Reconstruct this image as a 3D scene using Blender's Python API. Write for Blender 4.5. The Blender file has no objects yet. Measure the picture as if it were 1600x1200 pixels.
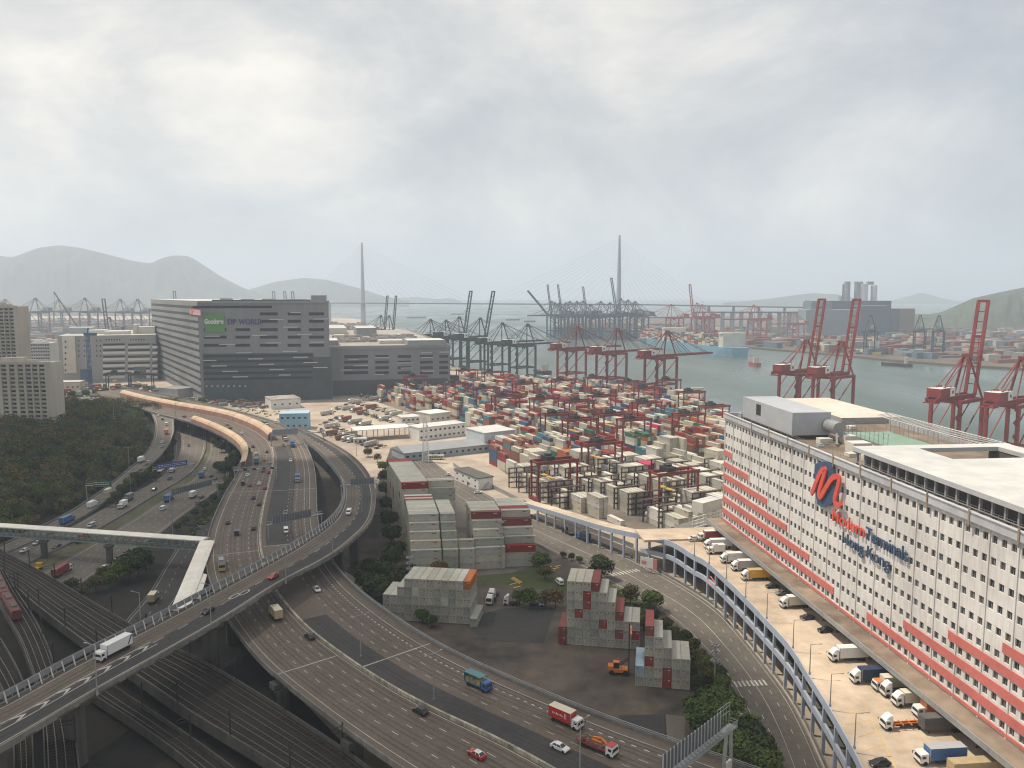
import bpy, math, random
import numpy as np
from mathutils import Vector, Matrix
R=math.radians
random.seed(7); rng=np.random.default_rng(7)
S=bpy.context.scene; COL=S.collection
# ---------------------------------------------------------------- camera
CAMH=110.0; FPX=1256.0; PITCH=R(6.4); CP,SP=math.cos(PITCH),math.sin(PITCH)
cd=bpy.data.cameras.new('camera'); cam=bpy.data.objects.new('camera',cd); COL.objects.link(cam)
cam.location=(0,0,CAMH); cam.rotation_euler=(R(90)-PITCH,0,0)
cd.sensor_width=36; cd.lens=36*FPX/1600; cd.clip_start=1; cd.clip_end=60000; S.camera=cam
# ---------------------------------------------------------------- light
SUN=Vector((-.95,.30,0)).normalized(); EL=R(63)
sunv=Vector((SUN.x*math.cos(EL),SUN.y*math.cos(EL),math.sin(EL)))
sl=bpy.data.lights.new('sun','SUN'); sl.energy=5.0; sl.angle=R(.5); sl.color=(1,.90,.76)
so=bpy.data.objects.new('sun',sl); COL.objects.link(so); so.rotation_euler=(-sunv).to_track_quat('-Z','Y').to_euler()
S.view_settings.view_transform='Standard'; S.view_settings.look='None'; S.view_settings.exposure=0; S.view_settings.gamma=1
S.cycles.use_denoising=True; S.cycles.max_bounces=5; S.cycles.diffuse_bounces=2; S.cycles.glossy_bounces=2
S.cycles.volume_bounces=2; S.cycles.filter_width=1.15; S.cycles.sample_clamp_indirect=4
W=bpy.data.worlds.new('World'); S.world=W; W.use_nodes=True
def world():
    nt=W.node_tree; n=nt.nodes; l=nt.links; n.clear()
    out=n.new('ShaderNodeOutputWorld'); mix=n.new('ShaderNodeMixShader')
    sky=n.new('ShaderNodeTexSky'); sky.sky_type='NISHITA'; sky.sun_disc=False; sky.sun_elevation=EL
    sky.sun_rotation=math.atan2(SUN.x,SUN.y)
    b1=n.new('ShaderNodeBackground'); b1.inputs[1].default_value=.09; l.new(sky.outputs[0],b1.inputs[0])
    tc=n.new('ShaderNodeTexCoord'); mp=n.new('ShaderNodeMapping'); mp.inputs['Scale'].default_value=(1.0,1.0,1.7); mp.inputs['Location'].default_value=(.35,0,.1)
    l.new(tc.outputs['Generated'],mp.inputs[0])
    n1=n.new('ShaderNodeTexNoise'); n1.inputs['Scale'].default_value=3.1; n1.inputs['Detail'].default_value=9; n1.inputs['Roughness'].default_value=.58; n1.inputs['Distortion'].default_value=.25
    l.new(mp.outputs[0],n1.inputs[0])
    cr=n.new('ShaderNodeValToRGB'); l.new(n1.outputs[0],cr.inputs[0])
    e=cr.color_ramp.elements; e[0].position=.36; e[0].color=(.60,.635,.68,1); e[1].position=.66; e[1].color=(1.2,1.15,1.08,1)
    k=e.new(.5); k.color=(.83,.835,.845,1)
    # broad warm brightening of the cloud towards the sun's side of the sky
    dt=n.new('ShaderNodeVectorMath'); dt.operation='DOT_PRODUCT'; dt.inputs[1].default_value=tuple(Vector((-.62,.62,.42)).normalized()); l.new(tc.outputs['Generated'],dt.inputs[0])
    mr=n.new('ShaderNodeMapRange'); mr.inputs[1].default_value=.62; mr.inputs[2].default_value=1.0; mr.inputs[3].default_value=.93; mr.inputs[4].default_value=1.22; l.new(dt.outputs['Value'],mr.inputs[0])
    mu=n.new('ShaderNodeMix'); mu.data_type='RGBA'; mu.blend_type='MULTIPLY'; mu.inputs['Factor'].default_value=1
    l.new(cr.outputs[0],mu.inputs['A']); l.new(mr.outputs[0],mu.inputs['B'])
    wt=n.new('ShaderNodeMapRange'); wt.inputs[1].default_value=.45; wt.inputs[2].default_value=.98; l.new(dt.outputs['Value'],wt.inputs[0])
    wc=n.new('ShaderNodeMix'); wc.data_type='RGBA'; wc.blend_type='MULTIPLY'; l.new(wt.outputs[0],wc.inputs['Factor']); l.new(mu.outputs['Result'],wc.inputs['A']); wc.inputs['B'].default_value=(1.0,.965,.905,1)
    b2=n.new('ShaderNodeBackground'); l.new(wc.outputs['Result'],b2.inputs[0]); b2.inputs[1].default_value=.86
    n2=n.new('ShaderNodeTexNoise'); n2.inputs['Scale'].default_value=1.7; n2.inputs['Detail'].default_value=4; l.new(mp.outputs[0],n2.inputs[0])
    m2=n.new('ShaderNodeMapRange'); m2.inputs[1].default_value=.30; m2.inputs[2].default_value=.46; m2.inputs[3].default_value=.55; m2.inputs[4].default_value=.96; l.new(n2.outputs[0],m2.inputs[0])
    l.new(m2.outputs[0],mix.inputs[0]); l.new(b1.outputs[0],mix.inputs[1]); l.new(b2.outputs[0],mix.inputs[2]); l.new(mix.outputs[0],out.inputs[0])
world()
# ---------------------------------------------------------------- pixels to points
def P(px,py,z=0.0):
    a=(px-800)/FPX; b=(600-py)/FPX
    d=(a,CP+b*SP,-SP+b*CP); t=(z-CAMH)/d[2]
    return Vector((a*t,d[1]*t,z))
def PD(px,py,D):   # point at a given depth
    a=(px-800)/FPX; b=(600-py)/FPX
    return Vector((a*D,(CP+b*SP)*D,CAMH+(-SP+b*CP)*D))
# ---------------------------------------------------------------- object helpers
def tag(o,label=None,cat=None,group=None,kind=None):
    if label: o['label']=label
    if cat: o['category']=cat
    if group: o['group']=group
    if kind: o['kind']=kind
    return o
def thing(name,label,cat,loc=(0,0,0),rz=0,group=None):
    o=bpy.data.objects.new(name,None); COL.objects.link(o); o.location=loc; o.rotation_euler=(0,0,rz); o.empty_display_size=.5
    return tag(o,label,cat,group)
def kids(o): return [c for c in bpy.data.objects if c.parent==o]
PROTO={}
def copy_tree(spec,loc,rz,scale=1.0,label=None,cat=None,group=None,parent=None):
    """spec: list (root_obj,[(child,[grandchildren])])"""
    root,ch=spec
    r=root.copy(); COL.objects.link(r); r.location=loc; r.rotation_euler=(0,0,rz)
    r.scale=(scale,)*3 if not isinstance(scale,tuple) else scale
    for k in ('label','category','group','kind'):
        if k in r: del r[k]
    tag(r,label,cat,group)
    for c,gs in ch:
        d=c.copy(); COL.objects.link(d); d.parent=r
        for g in gs:
            h=g.copy(); COL.objects.link(h); h.parent=d
    return r
class MB:
    def __init__(s): s.v=[]; s.f=[]; s.m=[]
    def face(s,pts,m=0):
        i=len(s.v); s.v.extend([tuple(p) for p in pts]); s.f.append(tuple(range(i,i+len(pts)))); s.m.append(m)
    def hexa(s,p,m=0,top=None):
        """p: 8 points, bottom 4 ccw then top 4"""
        i=len(s.v); s.v.extend([tuple(q) for q in p])
        for k,q in enumerate(((3,2,1,0),(4,5,6,7),(0,1,5,4),(1,2,6,5),(2,3,7,6),(3,0,4,7))):
            s.f.append(tuple(i+j for j in q)); s.m.append(top if (top is not None and k==1) else m)
        return s
    def box(s,c,d,rz=0,m=0,top=None):
        """c = centre of bottom face, d = full size"""
        x,y,z=c; a,b,h=d[0]/2,d[1]/2,d[2]; co,si=math.cos(rz),math.sin(rz)
        q=[(x+u*co-v*si,y+u*si+v*co) for u,v in ((-a,-b),(a,-b),(a,b),(-a,b))]
        return s.hexa([(X,Y,z) for X,Y in q]+[(X,Y,z+h) for X,Y in q],m,top)
    def fbox(s,o,ux,uy,x0,x1,y0,y1,z0,z1,m=0,top=None):
        """box in a horizontal frame o,ux,uy"""
        q=[(o[0]+ux[0]*a+uy[0]*b,o[1]+ux[1]*a+uy[1]*b) for a,b in ((x0,y0),(x1,y0),(x1,y1),(x0,y1))]
        if ux[0]*uy[1]-ux[1]*uy[0]<0: q=q[::-1]
        return s.hexa([(X,Y,z0) for X,Y in q]+[(X,Y,z1) for X,Y in q],m,top)
    def beam(s,a,b,w,h=None,m=0):
        a=Vector(a); b=Vector(b); h=h or w; d=(b-a)
        if d.length<1e-6: return s
        d.normalize(); up=Vector((0,0,1)) if abs(d.z)<.95 else Vector((0,1,0))
        x=d.cross(up).normalized(); y=x.cross(d).normalized()
        c=[(-w/2,-h/2),(w/2,-h/2),(w/2,h/2),(-w/2,h/2)]
        return s.hexa([a+x*u+y*v for u,v in c]+[b+x*u+y*v for u,v in c],m)
    def cyl(s,a,b,r0,r1=None,n=10,m=0,cap=True):
        a=Vector(a); b=Vector(b); r1=r0 if r1 is None else r1; d=(b-a).normalized(); up=Vector((0,0,1)) if abs(d.z)<.95 else Vector((0,1,0))
        x=d.cross(up).normalized(); y=x.cross(d).normalized(); i=len(s.v)
        for k in range(n):
            t=2*math.pi*k/n; e=x*math.cos(t)+y*math.sin(t); s.v.append(tuple(a+e*r0)); s.v.append(tuple(b+e*r1))
        for k in range(n):
            j=(k+1)%n; s.f.append((i+2*k,i+2*j,i+2*j+1,i+2*k+1)); s.m.append(m)
        if cap:
            s.f.append(tuple(i+2*k for k in range(n))[::-1]); s.m.append(m); s.f.append(tuple(i+2*k+1 for k in range(n))); s.m.append(m)
        return s
    def prism(s,pts,z0,z1,m=0,top=None):
        a=sum(pts[i][0]*pts[(i+1)%len(pts)][1]-pts[(i+1)%len(pts)][0]*pts[i][1] for i in range(len(pts)))
        if a<0: pts=pts[::-1]
        n=len(pts); i=len(s.v); s.v+= [(p[0],p[1],z0) for p in pts]+[(p[0],p[1],z1) for p in pts]
        s.f.append(tuple(i+k for k in range(n))[::-1]); s.m.append(m); s.f.append(tuple(i+n+k for k in range(n))); s.m.append(m if top is None else top)
        for k in range(n):
            j=(k+1)%n; s.f.append((i+k,i+j,i+n+j,i+n+k)); s.m.append(m)
        return s
    def loft(s,A,B,m=0):
        """quads between two equal point rows"""
        i=len(s.v); n=len(A); s.v+=[tuple(p) for p in A]+[tuple(p) for p in B]
        for k in range(n-1): s.f.append((i+k,i+k+1,i+n+k+1,i+n+k)); s.m.append(m)
        return s
    def tube4(s,rows,m=0):
        """closed sweep: rows = list of sections (each equal-length list of points, ring)"""
        i=len(s.v); n=len(rows[0])
        for r in rows: s.v+=[tuple(p) for p in r]
        for a in range(len(rows)-1):
            for k in range(n):
                j=(k+1)%n; s.f.append((i+a*n+k,i+a*n+j,i+(a+1)*n+j,i+(a+1)*n+k)); s.m.append(m)
        s.f.append(tuple(i+k for k in range(n))[::-1]); s.m.append(m)
        e=i+(len(rows)-1)*n; s.f.append(tuple(e+k for k in range(n))); s.m.append(m)
        return s
    def build(s,name,mats,parent=None,world=True,loc=None,smooth=False):
        me=bpy.data.meshes.new(name); v=np.array(s.v,dtype=float).reshape(-1,3) if s.v else np.zeros((0,3))
        if parent is not None and world:
            M=(Matrix.Translation(parent.location)@Matrix.Rotation(parent.rotation_euler[2],4,'Z')).inverted()
            M=np.array(M); v=v@M[:3,:3].T+M[:3,3]
        if loc is not None: v=v-np.array(loc)
        me.from_pydata(v.tolist(),[],s.f)
        if not isinstance(mats,(list,tuple)): mats=[mats]
        for q in mats: me.materials.append(q)
        if len(mats)>1: me.polygons.foreach_set('material_index',s.m)
        if smooth: me.polygons.foreach_set('use_smooth',[True]*len(me.polygons))
        me.update(); o=bpy.data.objects.new(name,me); COL.objects.link(o)
        if parent is not None: o.parent=parent
        if loc is not None: o.location=loc
        return o
# ---------------------------------------------------------------- materials
MATS={}
def mat(name,col,rough=.8,var=.25,scale=.25,metal=0,col2=None,bump=0,streak=False,scale2=None,spec=.3,rnd=0):
    if name in MATS: return MATS[name]
    m=bpy.data.materials.new(name); m.use_nodes=True; nt=m.node_tree; n=nt.nodes; l=nt.links; b=n['Principled BSDF']
    b.inputs['Roughness'].default_value=rough; b.inputs['Metallic'].default_value=metal; b.inputs['Specular IOR Level'].default_value=spec
    g=n.new('ShaderNodeNewGeometry'); mp=n.new('ShaderNodeMapping'); l.new(g.outputs['Position'],mp.inputs[0])
    if streak: mp.inputs['Scale'].default_value=(1,1,streak if streak is not True else .06)
    a=n.new('ShaderNodeTexNoise'); a.inputs['Scale'].default_value=scale; a.inputs['Detail'].default_value=6; a.inputs['Roughness'].default_value=.62; l.new(mp.outputs[0],a.inputs[0])
    b2=n.new('ShaderNodeTexNoise'); b2.inputs['Scale'].default_value=scale2 or scale*.11; b2.inputs['Detail'].default_value=3; l.new(g.outputs['Position'],b2.inputs[0])
    ad=n.new('ShaderNodeMath'); ad.operation='ADD'; l.new(a.outputs[0],ad.inputs[0]); l.new(b2.outputs[0],ad.inputs[1])
    mr=n.new('ShaderNodeMapRange'); mr.inputs[1].default_value=.72; mr.inputs[2].default_value=1.28; l.new(ad.outputs[0],mr.inputs[0])
    mx=n.new('ShaderNodeMix'); mx.data_type='RGBA'; l.new(mr.outputs[0],mx.inputs['Factor'])
    c2=col2 or tuple(min(1,c*(1+var)) for c in col); c1=col if col2 else tuple(c*(1-var) for c in col)
    mx.inputs['A'].default_value=(*c1,1); mx.inputs['B'].default_value=(*c2,1); l.new(mx.outputs['Result'],b.inputs['Base Color'])
    if rnd:   # every container its own age of paint
        oi=n.new('ShaderNodeObjectInfo'); rr_=n.new('ShaderNodeMapRange'); rr_.inputs[3].default_value=1-rnd; rr_.inputs[4].default_value=1+rnd; l.new(oi.outputs['Random'],rr_.inputs[0])
        hv=n.new('ShaderNodeHueSaturation'); l.new(rr_.outputs[0],hv.inputs['Value']); l.new(rr_.outputs[0],hv.inputs['Saturation']); l.new(mx.outputs['Result'],hv.inputs['Color']); l.new(hv.outputs[0],b.inputs['Base Color'])
    if bump:
        bp=n.new('ShaderNodeBump'); bp.inputs['Strength'].default_value=bump; bp.inputs['Distance'].default_value=.3; l.new(a.outputs[0],bp.inputs['Height']); l.new(bp.outputs[0],b.inputs['Normal'])
    MATS[name]=m; return m
def glass(name,col=(.02,.025,.03),rough=.12):
    m=mat(name,col,rough,.3,.6,spec=.6); return m
ASPH=mat('asphalt_brown',(.098,.079,.064),.85,.0,.8,col2=(.150,.122,.098),scale2=.05)
ASPD=mat('asphalt_dark',(.036,.035,.035),.85,.0,.8,col2=(.062,.058,.055),scale2=.05)
ASPM=mat('asphalt_grey',(.088,.078,.067),.88,.0,.6,col2=(.15,.13,.108),scale2=.04)
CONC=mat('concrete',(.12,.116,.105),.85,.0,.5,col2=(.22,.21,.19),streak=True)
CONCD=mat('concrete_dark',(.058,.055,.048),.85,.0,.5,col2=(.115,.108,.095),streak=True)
PAINT=mat('road_paint',(.42,.41,.38),.7,.3,1.2)
YPAINT=mat('yellow_paint',(.55,.36,.10),.7,.3,1.2)
GRND=mat('apron_concrete',(.26,.21,.165),.9,.0,.06,col2=(.50,.42,.335),scale2=.012)
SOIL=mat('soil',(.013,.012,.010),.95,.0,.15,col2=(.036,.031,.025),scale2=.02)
GRASS=mat('grass',(.035,.05,.018),.95,.0,.5,col2=(.075,.085,.032),scale2=.07)
WHITE=mat('white_paint',(.66,.65,.62),.5,.12,.5)
CREAM=mat('cream_paint',(.56,.53,.46),.55,.14,.6)
GREYP=mat('grey_paint',(.30,.31,.32),.55,.15,.4)
DARK=mat('dark_metal',(.03,.03,.032),.6,.3,1)
RUBBER=mat('rubber',(.018,.018,.018),.9,.2,2)
STEEL=mat('galvanised_steel',(.30,.31,.31),.45,.2,1,metal=.3)
GLASS=glass('dark_glass')
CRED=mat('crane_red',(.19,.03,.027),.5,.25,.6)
CDRK=mat('crane_dark',(.035,.055,.055),.5,.25,.6)
BLUEP=mat('parapet_blue_grey',(.36,.40,.47),.6,.12,.4,streak=True)
TRK=mat('track_ballast',(.014,.012,.010),.95,.0,1.0,col2=(.036,.028,.023),scale2=.08)
RAIL=mat('rail_steel',(.12,.10,.085),.4,.2,2,metal=.7)
# ---------------------------------------------------------------- curves
def crom(pts,n=12):
    pts=[Vector(p) for p in pts]; out=[]
    q=[pts[0]*2-pts[1]]+pts+[pts[-1]*2-pts[-2]]
    for i in range(1,len(q)-2):
        a,b,c,d=q[i-1],q[i],q[i+1],q[i+2]
        for k in range(n):
            t=k/n; out.append(.5*((2*b)+(c-a)*t+(2*a-5*b+4*c-d)*t*t+(3*b-a-3*c+d)*t**3))
    out.append(pts[-1]); return out
def resample(pts,n):
    a=np.array([tuple(p) for p in pts]); d=np.r_[0,np.cumsum(np.linalg.norm(np.diff(a,axis=0),axis=1))]
    s=np.linspace(0,d[-1],n); return np.stack([np.interp(s,d,a[:,i]) for i in range(3)],1)
def smooth(a,k=2):
    a=a.copy()
    for _ in range(k): a[1:-1]=(a[:-2]+2*a[1:-1]+a[2:])/4
    return a
class Road:
    def __init__(s,L,Rr,n=90,it=3,sm=3):
        """L,R: lists (px,py,z)"""
        L=np.array([tuple(p) for p in crom([P(*q) for q in L])]); Rr=np.array([tuple(p) for p in crom([P(*q) for q in Rr])])
        l=resample(L,n); r=resample(Rr,n)
        for _ in range(it):
            c=smooth((l+r)/2,4); t=np.gradient(c[:,:2],axis=0); t/=np.linalg.norm(t,axis=1)[:,None]
            def cut(poly,cur):
                out=cur.copy(); last=0
                for i in range(1,len(c)-1):
                    dd=(poly[:,:2]-c[i,:2])@t[i]
                    near=np.linalg.norm(poly[:,:2]-c[i,:2],axis=1)
                    sg=np.where((dd[:-1]<=0)&(dd[1:]>0))[0]
                    if len(sg)==0: continue
                    j=sg[np.argmin(near[sg])]
                    if near[j]>60: continue
                    w=dd[j]/(dd[j]-dd[j+1]+1e-9); out[i]=poly[j]*(1-w)+poly[j+1]*w
                return out
            l,r=cut(L,l),cut(Rr,r)
        s.l=smooth(l,sm); s.r=smooth(r,sm); s.n=n; s.c=(s.l+s.r)/2
        s.s=np.r_[0,np.cumsum(np.linalg.norm(np.diff(s.c[:,:2],axis=0),axis=1))]; s.len=s.s[-1]
        s.w=np.linalg.norm(s.r-s.l,axis=1)
    def idx(s,d): return np.interp(d,s.s,np.arange(s.n))
    def _lerp(s,A,i):
        k=int(min(max(i,0),s.n-1.001)); w=i-k; return A[k]*(1-w)+A[k+1]*w
    def at(s,d,off=0,side='L',dz=0,frac=None):
        i=s.idx(d); l=s._lerp(s.l,i); r=s._lerp(s.r,i); u=(r-l)/max(np.linalg.norm(r-l),1e-6)
        if frac is not None: p=l*(1-frac)+r*frac
        elif side=='L': p=l+u*off
        else: p=r-u*off
        return Vector((p[0],p[1],p[2]+dz))
    def tan(s,d):
        a=s.at(max(0,d-3),frac=.5); b=s.at(min(s.len,d+3),frac=.5); t=b-a; t.z=0; return t.normalized()
    def near(s,p):
        k=np.argmin(np.linalg.norm(s.c[:,:2]-np.array([p[0],p[1]]),axis=1)); return s.s[k]
    def steps(s,d0,d1,st=5):
        n=max(2,int(abs(d1-d0)/st)+1); return np.linspace(d0,d1,n)
    def strip(s,mb,o0,o1,side='L',d0=0,d1=None,dz=.03,m=0,st=5,frac=False):
        d1=s.len if d1 is None else min(d1,s.len)
        ds=s.steps(d0,d1,st)
        if frac: A=[s.at(d,dz=dz,frac=o0) for d in ds]; B=[s.at(d,dz=dz,frac=o1) for d in ds]
        else: A=[s.at(d,o0,side,dz) for d in ds]; B=[s.at(d,o1,side,dz) for d in ds]
        if side=='R' and not frac: A,B=B,A
        mb.loft(B,A,m)
    def dashes(s,mb,off,side='L',w=.15,on=2,gap=4,d0=0,d1=None,dz=.035,m=0,frac=None):
        d=d0; d1=s.len if d1 is None else d1
        while d+on<d1:
            if frac is None: a,b=s.at(d,off,side,dz),s.at(d+on,off,side,dz)
            else: a,b=s.at(d,dz=dz,frac=frac),s.at(d+on,dz=dz,frac=frac)
            t=(b-a); t.z=0; t.normalize(); x=Vector((-t.y,t.x,0))*w/2
            mb.face([a-x,b-x,b+x,a+x] if x.length else [a,b],m); 
            d+=on+gap
    def wall(s,mb,off,side='L',h=1.0,th=.35,d0=0,d1=None,z0=0,m=0,st=5):
        d1=s.len if d1 is None else d1; rows=[]
        for d in s.steps(d0,d1,st):
            a=s.at(d,off,side); b=s.at(d,off+th,side)
            rows.append([a+Vector((0,0,z0)),b+Vector((0,0,z0)),b+Vector((0,0,z0+h)),a+Vector((0,0,z0+h))])
        mb.tube4(rows,m)
    def girder(s,mb,depth=1.8,edge=.5,m=0,d0=0,d1=None,f=(.22,.78)):
        d1=s.len if d1 is None else d1; rows=[]
        for d in s.steps(d0,d1,6):
            l=s.at(d,frac=0); r=s.at(d,frac=1); z=Vector((0,0,1))
            g0=s.at(d,frac=f[0]); g1=s.at(d,frac=f[1])
            rows.append([l-z*.02,l-z*edge,g0-z*(edge+.25),g0.lerp(g1,.08)-z*depth,g0.lerp(g1,.92)-z*depth,g1-z*(edge+.25),r-z*edge,r-z*.02])
        mb.tube4(rows,m)
# ================================================================ SETTING
def sheet(name,pts,z,m,kind='structure',lab=None):
    mb=MB(); mb.face([(p[0],p[1],z) for p in pts],0)
    me=mb.build(name,m); 
    if me.data.polygons[0].normal.z<0: me.data.flip_normals()
    tag(me,kind=kind)
    if lab: me['label']=lab
    return me
land=[(-3500,-60),(350,-60),(350,250),(336,500),(300,700),(197,722),(196,852),(175,880),(130,938),(89,998),(30,1073),(-70,1202),(-115,1262),(-180,1380),(-220,1600),(-250,1900),(-300,2400),(-520,2900),(-640,3500),(-1500,4600),(-5200,4600)]
m=MB(); m.prism(land,-6,0,0)
g=m.build('ground',GRND); tag(g,kind='structure')
# water
wm=bpy.data.materials.new('harbour_water'); wm.use_nodes=True; nt=wm.node_tree; b=nt.nodes['Principled BSDF']
b.inputs['Base Color'].default_value=(.07,.10,.09,1); b.inputs['Roughness'].default_value=.3; b.inputs['IOR'].default_value=1.33
tn=nt.nodes.new('ShaderNodeTexNoise'); tn.inputs['Scale'].default_value=.12; tn.inputs['Detail'].default_value=5
gg=nt.nodes.new('ShaderNodeNewGeometry'); mpp=nt.nodes.new('ShaderNodeMapping'); mpp.inputs['Scale'].default_value=(1,.35,1)
nt.links.new(gg.outputs['Position'],mpp.inputs[0]); nt.links.new(mpp.outputs[0],tn.inputs[0])
wn=nt.nodes.new('ShaderNodeTexNoise'); wn.inputs['Scale'].default_value=.006; wn.inputs['Detail'].default_value=5; nt.links.new(mpp.outputs[0],wn.inputs[0])
wm_=nt.nodes.new('ShaderNodeMapRange'); wm_.inputs[1].default_value=.35; wm_.inputs[2].default_value=.65; wm_.inputs[3].default_value=.2; wm_.inputs[4].default_value=.5; nt.links.new(wn.outputs[0],wm_.inputs[0]); nt.links.new(wm_.outputs[0],b.inputs['Roughness'])
bp=nt.nodes.new('ShaderNodeBump'); bp.inputs['Strength'].default_value=.5; bp.inputs['Distance'].default_value=.8; nt.links.new(tn.outputs[0],bp.inputs['Height']); nt.links.new(bp.outputs[0],b.inputs['Normal'])
sheet('water',[(-14000,300),(14000,300),(14000,15500),(-14000,15500)],-3,wm)
far=[P(*q) for q in ((862,512),(1003,521),(1060,531),(1130,538),(1200,545),(1300,553),(1400,563),(1500,570),(1600,576),(1800,590))]
farp=[(p.x,p.y) for p in far]+[(3800,1300),(4600,3300),(2000,4300),(900,3900),(250,3300)]
m=MB(); m.prism(farp,-6,.5,0); tag(m.build('far_shore',mat('far_shore_ground',(.13,.10,.075),.95,.35,.01)),kind='structure')
HILLM=mat('hill_scrub',(.030,.042,.022),.95,.0,.02,col2=(.075,.085,.05),scale2=.003)
def hill(name,prof,D,front=.80,back=1.2,z0=0,rough=1.0,mm=None):
    px=np.arange(prof[0][0],prof[-1][0]+1,3 if D>3000 else 2.0); py=np.interp(px,[p[0] for p in prof],[p[1] for p in prof])
    k=np.ones(5)/5; py=np.convolve(np.pad(py,2,'edge'),k,'valid')
    rows=[]; N=14
    nz=rng.normal(size=(N,len(px)))
    for _ in range(2): nz=(np.roll(nz,1,1)+nz+np.roll(nz,-1,1))/2.0; nz=(np.roll(nz,1,0)+nz+np.roll(nz,-1,0))/2.4
    for j in range(N):
        u=j/(N-1); f=front+(1-front)*u; row=[]
        for i,(a,b2) in enumerate(zip(px,py)):
            c=PD(a,b2,D); hh=(c.z-z0); z=z0+hh*(u**.75)+ (nz[j,i]*hh*.075*rough*math.sin(math.pi*u))
            row.append(Vector((c.x*f,c.y*f,z)))
        rows.append(row)
    for u in (.33,.66,1):
        f=1+(back-1)*u; rows.append([Vector((PD(a,b2,D).x*f,PD(a,b2,D).y*f,z0+(PD(a,b2,D).z-z0)*(1-u))) for a,b2 in zip(px,py)])
    mb=MB()
    i=0; n=len(px)
    for r in rows: mb.v+=[tuple(p) for p in r]
    for a in range(len(rows)-1):
        for k2 in range(n-1): mb.f.append((a*n+k2,a*n+k2+1,(a+1)*n+k2+1,(a+1)*n+k2)); mb.m.append(0)
    return tag(mb.build(name,mm or HILLM,smooth=True),kind='structure')
hill('hill',[(-260,420),(-150,392),(-60,398),(0,400),(20,402),(60,387),(95,383),(130,388),(170,398),(200,406),(235,412),(250,404),(270,399),(295,400),(315,412),(345,432),(380,450),(420,462),(460,472)],6500,front=.93)
hill('hill',[(330,470),(380,455),(430,440),(475,434),(510,437),(560,450),(600,463),(640,471)],7500,front=.93)
hill('hill',[(560,472),(620,466),(650,464),(690,468),(702,465),(722,471)],9500,front=.95)
hill('hill',[(1130,473),(1170,470),(1200,467),(1235,462),(1270,458),(1310,460),(1360,472)],7500,front=.93)
hill('hill',[(1370,473),(1400,468),(1440,457),(1480,468),(1520,474)],9500,front=.95)
hill('hill',[(1380,503),(1440,493),(1470,488),(1500,475),(1520,466),(1560,457),(1600,449),(1700,428),(1850,405)],3000,front=.75,z0=0)
hill('hill',[(1230,488),(1275,484),(1330,487),(1400,489),(1480,492)],3300,front=.9)
hill('hill',[(-10,486),(20,483),(60,482),(100,476),(130,474),(165,476),(190,480),(240,487)],4300,front=.93)
def clutter(name,label,poly,n,sx,sy,sz,mats,ang,rg,z=0):
    m=MB(); xs=[p[0] for p in poly]; ys=[p[1] for p in poly]; k=0
    def ins(x,y):
        c=False; q=len(poly)
        for i in range(q):
            x1,y1=poly[i]; x2,y2=poly[(i+1)%q]
            if (y1>y)!=(y2>y) and x<(x2-x1)*(y-y1)/(y2-y1)+x1: c=not c
        return c
    while k<n:
        x=rg.uniform(min(xs),max(xs)); y=rg.uniform(min(ys),max(ys))
        if not ins(x,y): continue
        m.box((x,y,z),(rg.uniform(*sx),rg.uniform(*sy),rg.uniform(*sz)),ang+(math.pi/2 if rg.uniform()<.3 else 0),int(rg.integers(len(mats)))); k+=1
    tag(m.build(name,mats),label,None,None,'stuff')
_g=np.random.default_rng(9)
FMs=[mat('far_red',(.22,.08,.06),.8,.2,.02),mat('far_cream',(.42,.38,.31),.8,.2,.02),mat('far_brown',(.15,.10,.075),.8,.2,.02),mat('far_blue',(.10,.14,.18),.8,.2,.02),mat('far_grey',(.22,.22,.21),.8,.2,.02),mat('far_red',(.2,.1,.1))]
clutter('far_containers','distant container yards and sheds along the opposite shore',[(520,1680),(660,1400),(790,1260),(1300,1250),(1500,2300),(700,2500),(450,2150)],900,(12,50),(8,14),(3,14),FMs,.3,_g,.5)
clutter('far_containers','distant container yards behind the far blue ship',[(130,2090),(330,2130),(500,2200),(650,2700),(200,2700)],260,(12,50),(8,14),(5,15),FMs,.3,_g,.5)
clutter('far_containers','hazy port yards on the flat land at far left',[(-1400,1550),(-500,1500),(-330,1750),(-520,2800),(-1900,3300)],1100,(12,60),(9,18),(3,16),FMs,.5,_g)
clutter('scrap_yard','jumble of huts, tarpaulins and stored goods beyond the wooded hill',[(-560,830),(-430,800),(-380,860),(-420,950),(-560,980)],230,(3,12),(2.4,5),(1.5,5),FMs+[mat('tarp_green',(.02,.13,.08),.7,.2,.3)],.5,_g)
clutter('parked_goods','parked goods and vehicles on the open ground before the tall warehouse',[(-330,800),(-230,760),(-215,800),(-300,835)],70,(4,11),(2.3,2.6),(1.4,3.4),FMs,.9,_g)
# foreground ground sheets
def pz(l,z=0): return [P(a,b,z) for a,b in l]
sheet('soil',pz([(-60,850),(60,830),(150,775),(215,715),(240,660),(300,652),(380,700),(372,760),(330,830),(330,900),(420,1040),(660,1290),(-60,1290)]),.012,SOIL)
sheet('soil',pz([(478,680),(515,700),(545,722),(580,752),(602,790),(612,850),(560,905),(500,870),(488,780),(484,715)]),.007,mat('gravel_painted_shade',(.035,.032,.028),.95,.0,.2,col2=(.08,.072,.06)))  # dark sheet, shade of the gap between highway and flyover put into its colour
sheet('container_yard_asphalt',pz([(560,850),(610,700),(700,745),(800,830),(900,880),(1010,905),(1090,985),(1150,1075),(1190,1180),(1200,1290),(700,1290),(560,900)]),.012,mat('yard_asphalt',(.038,.034,.031),.85,.0,.13,col2=(.135,.108,.085),scale2=.035))
sheet('asphalt_patch',pz([(757,958),(790,950),(868,950),(850,1005),(770,1003),(735,985)]),.03,ASPD)
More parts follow.
